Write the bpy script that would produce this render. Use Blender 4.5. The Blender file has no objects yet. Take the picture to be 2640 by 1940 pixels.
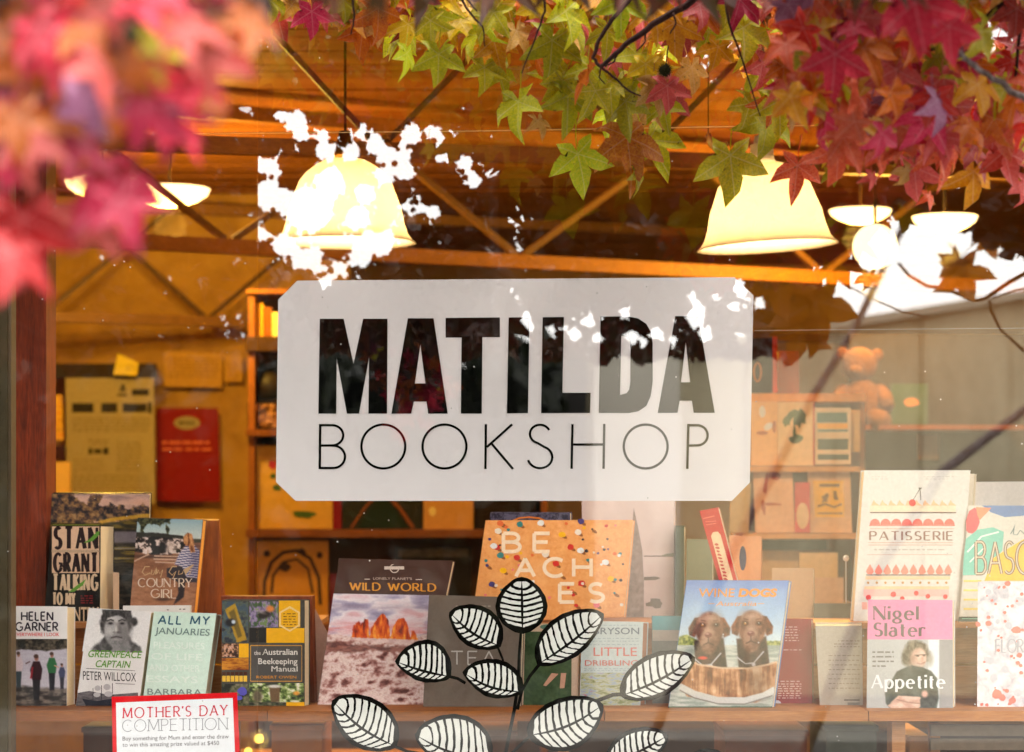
import bpy, math, random
from mathutils import Vector, Matrix, Euler
from mathutils.geometry import tessellate_polygon
random.seed(11)
SC = bpy.context.scene
COL = SC.collection
R_ = math.radians
# ------------------------------------------------------------------ camera, sky, sun, exposure
D, S, EYE, CX, HY = 5.0, 1230.0, 1.5, 1320.0, 1250.0      # metres to the glass, photo px per metre there, eye height
cam_d = bpy.data.cameras.new('camera'); cam = bpy.data.objects.new('camera', cam_d); COL.objects.link(cam)
cam.location = (0, -D, EYE); cam.rotation_euler = (R_(90), 0, 0)
cam_d.sensor_width = 36; cam_d.lens = 36 * D / (2640 / S); cam_d.shift_y = (HY - 970) / 2640.0
cam_d.clip_start = 0.05; cam_d.clip_end = 400
cam_d.dof.use_dof = True; cam_d.dof.focus_distance = 5.03
cam_d.dof.aperture_fstop = (cam_d.lens / 1000) / 0.0200; cam_d.dof.aperture_blades = 0
SC.camera = cam
W = bpy.data.worlds.new('World'); SC.world = W; W.use_nodes = True
nt = W.node_tree; nt.nodes.clear()
sky = nt.nodes.new('ShaderNodeTexSky'); sky.sky_type = 'NISHITA'; sky.sun_disc = False
sky.sun_elevation = R_(48); sky.sun_rotation = R_(155); sky.dust_density = 3.0
mix = nt.nodes.new('ShaderNodeMixRGB'); mix.inputs[0].default_value = 0.88
nz = nt.nodes.new('ShaderNodeTexNoise'); nz.inputs['Scale'].default_value = 2.2; nz.inputs['Detail'].default_value = 4
rp = nt.nodes.new('ShaderNodeValToRGB')
rp.color_ramp.elements[0].position = .3; rp.color_ramp.elements[0].color = (.78, .8, .84, 1)
rp.color_ramp.elements[1].position = .7; rp.color_ramp.elements[1].color = (1, 1, 1, 1)
tc = nt.nodes.new('ShaderNodeTexCoord')
nt.links.new(tc.outputs['Generated'], nz.inputs['Vector']); nt.links.new(nz.outputs['Fac'], rp.inputs[0])
cl = nt.nodes.new('ShaderNodeMixRGB'); cl.blend_type = 'MULTIPLY'; cl.inputs[0].default_value = 1; cl.inputs[2].default_value = (13.4, 13.0, 12.5, 1)
nt.links.new(rp.outputs[0], cl.inputs[1])
bg = nt.nodes.new('ShaderNodeBackground'); bg.inputs['Strength'].default_value = 0.15
wo = nt.nodes.new('ShaderNodeOutputWorld')
nt.links.new(sky.outputs[0], mix.inputs[1]); nt.links.new(cl.outputs[0], mix.inputs[2])
nt.links.new(mix.outputs[0], bg.inputs['Color']); nt.links.new(bg.outputs[0], wo.inputs['Surface'])
sun_d = bpy.data.lights.new('sun', 'SUN'); sun = bpy.data.objects.new('sun', sun_d); COL.objects.link(sun)
sun_d.energy = 0.7; sun_d.angle = R_(14); sun_d.color = (1, .96, .9)
sd = Vector((math.sin(R_(155)) * math.cos(R_(48)), math.cos(R_(155)) * math.cos(R_(48)), math.sin(R_(48))))
sun.rotation_euler = sd.to_track_quat('Z', 'Y').to_euler()
SC.view_settings.view_transform = 'Standard'; SC.view_settings.look = 'None'
SC.view_settings.gamma = 1; SC.view_settings.use_curve_mapping = False
SC.view_settings.exposure = 2.0
SC.render.engine = 'CYCLES'
SC.cycles.max_bounces = 8; SC.cycles.transparent_max_bounces = 24
SC.cycles.use_denoising = True; SC.cycles.sample_clamp_indirect = 6
SC.cycles.caustics_reflective = False; SC.cycles.caustics_refractive = False
WARM = (1.0, 0.60, 0.09)

# ------------------------------------------------------------------ helpers
CAM = Vector((0, -D, EYE))
def P(px, py, z):
    """a point seen at photo position px, py, at distance z from the lens plane"""
    return Vector(((px - CX) / S * z / D, z - D, EYE + (HY - py) / S * z / D))
def RF(px, py, d):
    """a point d metres out on the street side whose mirror image in the shop window is seen at px, py"""
    v = P(px, py, D + d); return Vector((v.x, -d, v.z))
def lin(c):
    return tuple(((v / 255) / 12.92 if v / 255 <= .04045 else ((v / 255 + .055) / 1.055) ** 2.4) for v in c)
_M = {}
def newmat(name):
    m = bpy.data.materials.new(name); m.use_nodes = True; n = m.node_tree; n.nodes.clear()
    o = n.nodes.new('ShaderNodeOutputMaterial'); return m, n, o
def mt(rgb, rough=.55, var=.07, scale=60, bump=0.0, metal=0, spec=.15):
    key = (rgb, rough, var, scale, bump, metal)
    if key in _M: return _M[key]
    m, n, o = newmat('paint_%d_%d_%d' % rgb)
    b = n.nodes.new('ShaderNodeBsdfPrincipled'); n.links.new(b.outputs[0], o.inputs[0])
    b.inputs['Roughness'].default_value = rough; b.inputs['Metallic'].default_value = metal
    b.inputs['Specular IOR Level'].default_value = spec
    c = lin(rgb)
    t = n.nodes.new('ShaderNodeTexCoord'); z = n.nodes.new('ShaderNodeTexNoise')
    z.inputs['Scale'].default_value = scale; z.inputs['Detail'].default_value = 3
    n.links.new(t.outputs['Object'], z.inputs['Vector'])
    r = n.nodes.new('ShaderNodeValToRGB')
    r.color_ramp.elements[0].position = .3; r.color_ramp.elements[1].position = .7
    r.color_ramp.elements[0].color = tuple(v * (1 - var) for v in c) + (1,)
    r.color_ramp.elements[1].color = tuple(min(1, v * (1 + var)) for v in c) + (1,)
    n.links.new(z.outputs['Fac'], r.inputs[0]); n.links.new(r.outputs[0], b.inputs['Base Color'])
    if bump:
        bp = n.nodes.new('ShaderNodeBump'); bp.inputs['Strength'].default_value = bump; bp.inputs['Distance'].default_value = .002
        n.links.new(z.outputs['Fac'], bp.inputs['Height']); n.links.new(bp.outputs[0], b.inputs['Normal'])
    _M[key] = m; return m
def pic(name, stops, scale=30, stretch=(1, 1, 1), detail=6, dist=0.0, rough=.4, bump=0, spec=.18):
    if name in _M: return _M[name]
    m, n, o = newmat(name)
    b = n.nodes.new('ShaderNodeBsdfPrincipled'); n.links.new(b.outputs[0], o.inputs[0]); b.inputs['Roughness'].default_value = rough
    b.inputs['Specular IOR Level'].default_value = spec
    t = n.nodes.new('ShaderNodeTexCoord'); mp = n.nodes.new('ShaderNodeMapping'); mp.inputs['Scale'].default_value = stretch
    z = n.nodes.new('ShaderNodeTexNoise'); z.inputs['Scale'].default_value = scale; z.inputs['Detail'].default_value = detail
    z.inputs['Distortion'].default_value = dist; z.inputs['Roughness'].default_value = .6
    n.links.new(t.outputs['Object'], mp.inputs[0]); n.links.new(mp.outputs[0], z.inputs['Vector'])
    r = n.nodes.new('ShaderNodeValToRGB'); el = r.color_ramp.elements
    while len(el) > 1: el.remove(el[0])
    for i, (p, c) in enumerate(stops):
        e = el[0] if i == 0 else el.new(p)
        e.position = p; e.color = lin(c) + (1,)
    zf = n.nodes.new('ShaderNodeTexNoise'); zf.inputs['Scale'].default_value = scale * 4.3; zf.inputs['Detail'].default_value = 8; zf.inputs['Distortion'].default_value = dist * .6
    n.links.new(mp.outputs[0], zf.inputs['Vector']); mf = n.nodes.new('ShaderNodeMath'); mf.operation = 'MULTIPLY_ADD'; mf.inputs[1].default_value = .8; mf.inputs[2].default_value = -.4
    n.links.new(zf.outputs['Fac'], mf.inputs[0]); af = n.nodes.new('ShaderNodeMath'); af.operation = 'ADD'; n.links.new(z.outputs['Fac'], af.inputs[0]); n.links.new(mf.outputs[0], af.inputs[1])
    n.links.new(af.outputs[0], r.inputs[0]); n.links.new(r.outputs[0], b.inputs['Base Color'])
    if bump:
        bp = n.nodes.new('ShaderNodeBump'); bp.inputs['Strength'].default_value = bump; bp.inputs['Distance'].default_value = .003
        n.links.new(z.outputs['Fac'], bp.inputs['Height']); n.links.new(bp.outputs[0], b.inputs['Normal'])
    _M[name] = m; return m
def wood(name, a, b_, along='X', scale=9, rough=.55):
    st = {'X': (1.2, 14, 14), 'Y': (14, 1.2, 14), 'Z': (14, 14, 1.2)}[along]
    return pic(name, [(.25, a), (.5, tuple((p + q) // 2 for p, q in zip(a, b_))), (.75, b_)], scale, st, 7, .6, rough, .25, .3)
def emis(name, rgb, strength):
    if name in _M: return _M[name]
    m, n, o = newmat(name); e = n.nodes.new('ShaderNodeEmission')
    e.inputs[0].default_value = tuple(rgb) + (1,); e.inputs[1].default_value = strength
    n.links.new(e.outputs[0], o.inputs[0]); _M[name] = m; return m

def tag(o, label=None, cat=None, group=None, kind=None):
    if label: o['label'] = label
    if cat: o['category'] = cat
    if group: o['group'] = group
    if kind: o['kind'] = kind
    return o
def thing(name, label, cat, loc, group=None):
    o = bpy.data.objects.new(name, None); o.empty_display_size = .05; COL.objects.link(o); o.location = loc
    return tag(o, label, cat, group)
def wl(o):
    v = Vector(o.location)
    while o.parent: o = o.parent; v = v + Vector(o.location)
    return v
def obj(name, verts, faces, mat, parent=None, smooth=False):
    vs = [Vector(v) for v in verts]
    if parent: base = wl(parent); loc = Vector((0, 0, 0))
    else:
        base = sum(vs, Vector((0, 0, 0))) / max(1, len(vs)); loc = base
    me = bpy.data.meshes.new(name); me.from_pydata([v - base for v in vs], [], faces); me.update()
    if isinstance(mat, (list, tuple)):
        for q in mat: me.materials.append(q)
    else: me.materials.append(mat)
    if smooth:
        for p in me.polygons: p.use_smooth = True
    o = bpy.data.objects.new(name, me); COL.objects.link(o); o.location = loc
    if parent: o.parent = parent
    return o
class B:
    def __init__(s): s.v = []; s.f = []
    def add(s, v, f):
        n = len(s.v); s.v += [Vector(q) for q in v]; s.f += [tuple(i + n for i in g) for g in f]; return s
    def box(s, x0, x1, y0, y1, z0, z1):
        v = [(x, y, z) for x in (x0, x1) for y in (y0, y1) for z in (z0, z1)]
        return s.add(v, [(0, 1, 3, 2), (4, 6, 7, 5), (0, 4, 5, 1), (2, 3, 7, 6), (0, 2, 6, 4), (1, 5, 7, 3)])
    def hexa(s, a, b):
        """a, b: four corners each, front ring and back ring"""
        return s.add(list(a) + list(b), [(3, 2, 1, 0), (4, 5, 6, 7), (0, 1, 5, 4), (1, 2, 6, 5), (2, 3, 7, 6), (3, 0, 4, 7)])
    def bar(s, p, q, w, h=None):
        p, q = Vector(p), Vector(q); h = h or w; d = (q - p).normalized()
        u = d.cross(Vector((0, 0, 1)));  u = Vector((1, 0, 0)) if u.length < 1e-4 else u.normalized()
        n = u.cross(d).normalized()
        r = lambda c: [c + u * a * w / 2 + n * b * h / 2 for a, b in ((-1, -1), (1, -1), (1, 1), (-1, 1))]
        return s.hexa(r(p), r(q))
    def tube(s, pts, rad, n=7):
        pts = [Vector(p) for p in pts]
        rad = rad if isinstance(rad, (list, tuple)) else [rad] * len(pts)
        ring = []; up = Vector((.3, .9, .2))
        for i, p in enumerate(pts):
            d = (pts[min(i + 1, len(pts) - 1)] - pts[max(i - 1, 0)]).normalized()
            u = d.cross(up).normalized(); w = u.cross(d)
            ring += [p + (u * math.cos(t) + w * math.sin(t)) * rad[i] for t in [2 * math.pi * k / n for k in range(n)]]
        f = [(i * n + k, i * n + (k + 1) % n, (i + 1) * n + (k + 1) % n, (i + 1) * n + k) for i in range(len(pts) - 1) for k in range(n)]
        f += [tuple(range(n))[::-1], tuple((len(pts) - 1) * n + k for k in range(n))]
        return s.add(ring, f)
    def lathe(s, c, prof, n=40, M=None):
        c = Vector(c); v = []
        for r, z in prof:
            for k in range(n):
                q = Vector((r * math.cos(2 * math.pi * k / n), r * math.sin(2 * math.pi * k / n), z))
                v.append(c + (M @ q if M else q))
        return s.add(v, [(i * n + k, i * n + (k + 1) % n, (i + 1) * n + (k + 1) % n, (i + 1) * n + k) for i in range(len(prof) - 1) for k in range(n)])
    def ball(s, c, r, n=12, sq=(1, 1, 1)):
        c = Vector(c); v = []; f = []
        for i in range(n + 1):
            a = math.pi * i / n
            for k in range(2 * n):
                t = math.pi * k / n
                v.append(c + Vector((math.sin(a) * math.cos(t) * sq[0], math.sin(a) * math.sin(t) * sq[1], math.cos(a) * sq[2])) * r)
        for i in range(n):
            for k in range(2 * n):
                f.append((i * 2 * n + k, (i + 1) * 2 * n + k, (i + 1) * 2 * n + (k + 1) % (2 * n), i * 2 * n + (k + 1) % (2 * n)))
        return s.add(v, f)
    # flat print on a surface
    def poly(s, sf, pts, layer=1, holes=()):
        rings = [[Vector((p[0], p[1], 0)) for p in pts]] + [[Vector((p[0], p[1], 0)) for p in h] for h in holes]
        tris = tessellate_polygon(rings); flat = [q for r in rings for q in r]
        return s.add([sf.pt(q.x, q.y, layer) for q in flat], [tuple(t) for t in tris])
    def obj(s, name, mat, parent=None, smooth=False): return obj(name, s.v, s.f, mat, parent, smooth)
class Surf:
    """a flat face standing in the scene; pt() finds where photo position px, py meets it"""
    def __init__(s, a, b, c):
        s.o = a; s.n = (b - a).cross(c - a).normalized()
        if s.n.dot(CAM - a) < 0: s.n = -s.n
    def pt(s, px, py, layer=0):
        d = P(px, py, D) - CAM; t = (s.o - CAM).dot(s.n) / d.dot(s.n)
        return CAM + d * t + s.n * (layer * .0004)
def rect(x0, y0, x1, y1, sk=0):
    """sk: px shift of the top edge against the bottom edge"""
    return [(x0 + sk, y0), (x1 + sk, y0), (x1, y1), (x0, y1)]
def blob(cx, cy, rx, ry, rot=0, n=20, jit=0, seed=None):
    rr = random.Random(seed if seed is not None else int(cx * 7 + cy)); a = R_(rot); out = []
    for k in range(n):
        t = 2 * math.pi * k / n; j = 1 + rr.uniform(-jit, jit)
        x, y = math.cos(t) * rx * j, math.sin(t) * ry * j
        out.append((cx + x * math.cos(a) - y * math.sin(a), cy + x * math.sin(a) + y * math.cos(a)))
    return out
def strip(pts, w):
    """thick polyline as one polygon (px)"""
    L = []; Rr = []
    for i, p in enumerate(pts):
        a = pts[max(0, i - 1)]; b = pts[min(len(pts) - 1, i + 1)]
        dx, dy = b[0] - a[0], b[1] - a[1]; l = math.hypot(dx, dy) or 1
        ww = w[i] if isinstance(w, (list, tuple)) else w
        L.append((p[0] - dy / l * ww / 2, p[1] + dx / l * ww / 2)); Rr.append((p[0] + dy / l * ww / 2, p[1] - dx / l * ww / 2))
    return L + Rr[::-1]
# --- lettering: Blender's own sans, and drawn letters for serif / thin geometric faces
_F = {}
def font_mesh(txt, off):
    if (txt, off) in _F: return _F[(txt, off)]
    cu = bpy.data.curves.new('lettering', 'FONT'); cu.body = txt; cu.size = 1; cu.offset = off; cu.resolution_u = 3
    o = bpy.data.objects.new('lettering', cu); COL.objects.link(o)
    dg = bpy.context.evaluated_depsgraph_get(); me = bpy.data.meshes.new_from_object(o.evaluated_get(dg))
    r = ([tuple(v.co[:2]) for v in me.vertices], [tuple(p.vertices) for p in me.polygons])
    bpy.data.objects.remove(o); bpy.data.curves.remove(cu); bpy.data.meshes.remove(me)
    _F[(txt, off)] = r; return r
def text(bt, sf, txt, x0, y0, x1, h, dy=0, lean=0, off=.0, layer=2, desc=False):
    """fit txt between x0 and x1 on a baseline from (x0,y0) to (x1,y0+dy), capitals h px high"""
    v, f = font_mesh(txt, off)
    xs = [p[0] for p in v]; ref = [p[1] for p in font_mesh('H', off)[0]]
    a, b, hb, ht = min(xs), max(xs), min(ref), max(ref)
    n = []
    for x, y in v:
        u = (x - a) / (b - a); w = (y - hb) / (ht - hb)
        n.append(sf.pt(x0 + u * (x1 - x0) + w * lean, y0 + u * dy - w * h, layer))
    bt.add(n, f); return bt
def arc(cx, cy, rx, ry, a0, a1, n=14):
    return [(cx + rx * math.cos(R_(a0 + (a1 - a0) * k / n)), cy + ry * math.sin(R_(a0 + (a1 - a0) * k / n))) for k in range(n + 1)]
G = {
 'A': (.8, [[(0, 0), (.4, 1)], [(.4, 1), (.8, 0)], [(.14, .34), (.66, .34)]]),
 'B': (.6, [[(0, 0), (0, 1)], [(0, 1), (.28, 1)] + arc(.3, .76, .24, .24, 90, -90) + [(0, .52)], [(.28, .52)] + arc(.32, .26, .27, .26, 90, -90) + [(0, 0)]]),
 'C': (.85, [arc(.47, .5, .47, .5, 48, 312)]), 'D': (.8, [[(0, 0), (0, 1)], [(0, 1), (.25, 1)] + arc(.3, .5, .48, .5, 90, -90) + [(0, 0)]]),
 'E': (.55, [[(0, 0), (0, 1)], [(0, 1), (.55, 1)], [(0, .52), (.48, .52)], [(0, 0), (.55, 0)]]),
 'F': (.52, [[(0, 0), (0, 1)], [(0, 1), (.52, 1)], [(0, .52), (.45, .52)]]),
 'G': (.9, [arc(.47, .5, .47, .5, 48, 330), [(.88, .26), (.88, .46), (.55, .46)]]),
 'H': (.75, [[(0, 0), (0, 1)], [(.75, 0), (.75, 1)], [(0, .52), (.75, .52)]]), 'I': (.0, [[(0, 0), (0, 1)]]),
 'K': (.65, [[(0, 0), (0, 1)], [(.62, 1), (.02, .47)], [(.18, .6), (.66, 0)]]), 'L': (.5, [[(0, 0), (0, 1)], [(0, 0), (.5, 0)]]),
 'M': (.95, [[(0, 0), (.06, 1)], [(.06, 1), (.475, .1)], [(.475, .1), (.89, 1)], [(.89, 1), (.95, 0)]]),
 'N': (.75, [[(0, 0), (0, 1)], [(0, 1), (.75, 0)], [(.75, 0), (.75, 1)]]),
 'O': (1.0, [arc(.5, .5, .5, .5, 0, 360, 36)]), 'P': (.58, [[(0, 0), (0, 1)], [(0, 1), (.28, 1)] + arc(.3, .74, .27, .26, 90, -90) + [(0, .48)]]),
 'Q': (1.0, [arc(.5, .5, .5, .5, 0, 360, 30), [(.6, .25), (.9, -.1)]]),
 'R': (.62, [[(0, 0), (0, 1)], [(0, 1), (.28, 1)] + arc(.3, .74, .27, .26, 90, -90) + [(0, .48)], [(.25, .48), (.62, 0)]]),
 'S': (.58, [arc(.3, .745, .25, .255, 40, 270, 12) + arc(.28, .25, .28, .24, 90, -140, 12)]),
 'T': (.7, [[(.35, 0), (.35, 1)], [(0, 1), (.7, 1)]]), 'U': (.7, [[(0, 1), (0, .35)] + arc(.35, .35, .35, .35, 180, 360, 12) + [(.7, 1)]]),
 'W': (1.15, [[(0, 1), (.3, 0)], [(.3, 0), (.575, .9)], [(.575, .9), (.85, 0)], [(.85, 0), (1.15, 1)]]),
 'Y': (.7, [[(.35, 0), (.35, .48)], [(0, 1), (.35, .48)], [(.7, 1), (.35, .48)]]), "'": (.0, [[(0, 1), (0, .78)]]), ' ': (.35, []),
 'a': (.52, [arc(.25, .45, .2, .2, 150, 0, 8) + [(.47, .02)], arc(.24, .19, .23, .2, 60, 330, 12)]),
 'b': (.55, [[(0, 0), (0, 1)], arc(.27, .32, .27, .33, 0, 360, 18)]), 'd': (.55, [[(.54, 0), (.54, 1)], arc(.27, .32, .27, .33, 0, 360, 18)]),
 'e': (.54, [arc(.27, .32, .27, .33, 0, 310, 16), [(.03, .36), (.52, .36)]]),
 'g': (.52, [arc(.25, .4, .22, .24, 0, 360, 16), arc(.25, -.1, .26, .17, 0, 360, 16), [(.1, .1), (.35, .05)]]),
 'i': (.0, [[(0, 0), (0, .65)], [(0, .85), (0, 1)]]), 'k': (.5, [[(0, 0), (0, 1)], [(.46, .65), (.03, .3)], [(.15, .4), (.5, 0)]]),
 'l': (.0, [[(0, 0), (0, 1)]]), 'n': (.5, [[(0, 0), (0, .65)], arc(.25, .4, .25, .25, 180, 0, 10) + [(.5, 0)]]), 'h': (.5, [[(0, 0), (0, 1)], arc(.25, .4, .25, .25, 180, 0, 10) + [(.5, 0)]]),
 'p': (.55, [[(0, -.3), (0, .65)], arc(.27, .32, .27, .33, 0, 360, 18)]), 'r': (.36, [[(0, 0), (0, .65)], arc(.22, .42, .22, .23, 180, 40, 8)]),
 's': (.4, [arc(.2, .48, .17, .17, 40, 270, 8) + arc(.19, .16, .19, .16, 90, -140, 8)]), 't': (.35, [[(.14, .9), (.14, .12)] + arc(.26, .14, .12, .14, 180, 290, 6), [(0, .64), (.34, .64)]]),
 'u': (.5, [[(0, .65), (0, .25)] + arc(.25, .25, .25, .25, 180, 360, 10), [(.5, .65), (.5, 0)]]),
}
def letters(bt, sf, txt, x0, y0, x1, h, th=.1, tn=None, serif=0, gap=.22, dy=0, lean=0, layer=2):
    tn = th if tn is None else tn; con = th > tn * 1.3
    tot = sum(G[c][0] + gap for c in txt) - gap; k = (x1 - x0) / tot; pen = 0; z = 0
    def mp(u, v): return (x0 + u * k + v * lean, y0 + (u / tot) * dy - v * h)
    for c in txt:
        w, st = G[c]
        for q in st:
            q = [(pen + a, b) for a, b in q]; ws = []
            for i, p in enumerate(q):
                a = q[max(0, i - 1)]; b = q[min(len(q) - 1, i + 1)]
                l = math.hypot(b[0] - a[0], b[1] - a[1]) or 1
                ver = abs(b[1] - a[1]) / l
                if len(q) == 2 and abs(b[0] - a[0]) > .1 and abs(b[1] - a[1]) > .3: ver = 1 if (b[0] - a[0]) * (b[1] - a[1]) < 0 or (c in 'MW' ) else (.2)
                if con and c == 'N': ver = 0 if a[0] == b[0] else 1
                ws.append((tn + (th - tn) * ver ** 1.5) * h)
            pp = [mp(*p) for p in q]
            closed = math.hypot(pp[0][0] - pp[-1][0], pp[0][1] - pp[-1][1]) < .5 and len(pp) > 6
            # quads, chained
            out = []; inn = []
            m = len(pp)
            for i, p in enumerate(pp):
                a = pp[i - 1] if i else (pp[-2] if closed else pp[0]); b = pp[i + 1] if i < m - 1 else (pp[1] if closed else pp[-1])
                dx, dy_ = b[0] - a[0], b[1] - a[1]; l = math.hypot(dx, dy_) or 1
                out.append((p[0] - dy_ / l * ws[i] / 2, p[1] + dx / l * ws[i] / 2)); inn.append((p[0] + dy_ / l * ws[i] / 2, p[1] - dx / l * ws[i] / 2))
            z += 1; ly = layer + (z % 5) * .08
            bt.add([sf.pt(a, b, ly) for a, b in out] + [sf.pt(a, b, ly) for a, b in inn], [(i, i + 1, m + i + 1, m + i) for i in range(m - 1)])
            if serif:
                for e, nb in ((q[0], q[1]), (q[-1], q[-2])):
                    if abs(e[1] - nb[1]) > .2 and (abs(e[1]) < .02 or abs(e[1] - 1) < .02 or abs(e[1] - .65) < .02 or abs(e[1] + .3) < .02) and c not in 'OQCGS':
                        s2 = serif; tt = max(tn, .05)
                        yy = e[1] + (tt / 2 if e[1] < .1 else -tt / 2)
                        a, b = mp(e[0], yy); ly += .02
                        bt.poly(sf, rect(a - s2 * h, b - tt * h / 2, a + s2 * h, b + tt * h / 2), ly)
        pen += w + gap
    return bt

def slab(name, label, cat, cs, zb, zt, thick, shift, cover, pages=None, side='R', group=None):
    """a book or card. cs: TL, TR, BR, BL of the face in photo px; zb / zt distance at foot and head; shift: px offset of the back face"""
    BL, BR, TL = P(*cs[3], zb), P(*cs[2], zb), P(*cs[0], zt)
    sf = Surf(BL, BR, TL); TR = sf.pt(*cs[1])
    t = thing(name, label, cat, (BL + BR) / 2, group)
    F = [TL, TR, BR, BL]
    def back(p):
        z = p.y + D; q = p - CAM; px = CX + q.x / z * D * S; py = HY - q.z / z * D * S
        return P(px + shift[0], py + shift[1], z + thick)
    K = [back(p) for p in F]
    def mixr(k, ins=0):
        r = [a.lerp(b, k) for a, b in zip(F, K)]
        if ins:
            c = sum(r, Vector()) / 4; r = [p + (c - p).normalized() * ins for p in r]
        return r
    if thick < .006 or pages is None:
        B().hexa(mixr(0), mixr(1)).obj('cover' if thick >= .006 else 'card', cover, t)
    else:
        bt = B(); ct = min(.16, .0018 / thick)
        bt.hexa(mixr(0), mixr(ct)); bt.hexa(mixr(1 - ct), mixr(1))
        a, b = mixr(ct), mixr(1 - ct)
        i0, i1 = (0, 3) if side == 'R' else (1, 2)      # spine on the side away from the visible page edge
        e = (a[1] - a[0]).normalized() * .0016 * (1 if side == 'R' else -1)
        if side in 'RL': bt.hexa([a[i0], a[i0] + e, a[i1] + e, a[i1]], [b[i0], b[i0] + e, b[i1] + e, b[i1]])
        bt.obj('cover', cover, t)
        B().hexa(mixr(ct + .001, .003), mixr(1 - ct - .001, .003)).obj('pages', pages, t)
    t['_'] = 1; del t['_']
    return t, sf
def art(parent, sf, name, mat, polys, layer=1):
    bt = B()
    for i, p in enumerate(polys): bt.poly(sf, p, layer + (i % 7) * .05)
    return bt.obj(name, mat, parent)
def lines(parent, sf, name, mat, rows, layer=1.5, seed=1):
    """rows: (x0, x1, y, h[, skew per px]) broken into word-like dashes"""
    rr = random.Random(seed); bt = B()
    for x0, x1, y, h in rows:
        x = x0
        while x < x1 - 2:
            w = min(rr.uniform(7, 26) * max(.4, h / 5), x1 - x); bt.poly(sf, rect(x, y, x + w, y + h), layer); x += w + rr.uniform(3, 5)
    return bt.obj(name, mat, parent)
PAGE = pic('page_edges', [(.3, (206, 184, 148)), (.7, (236, 220, 190))], 40, (1, 60, 1), 3)
PAGEV = pic('page_edges_cream', [(.3, (214, 190, 150)), (.7, (240, 222, 188))], 60, (60, 60, .3), 3)
WHITE = mt((226, 220, 218), .5, .03); INK = mt((22, 18, 20), .5, .1); BLACK = mt((8, 8, 9), .35, .1)
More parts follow.
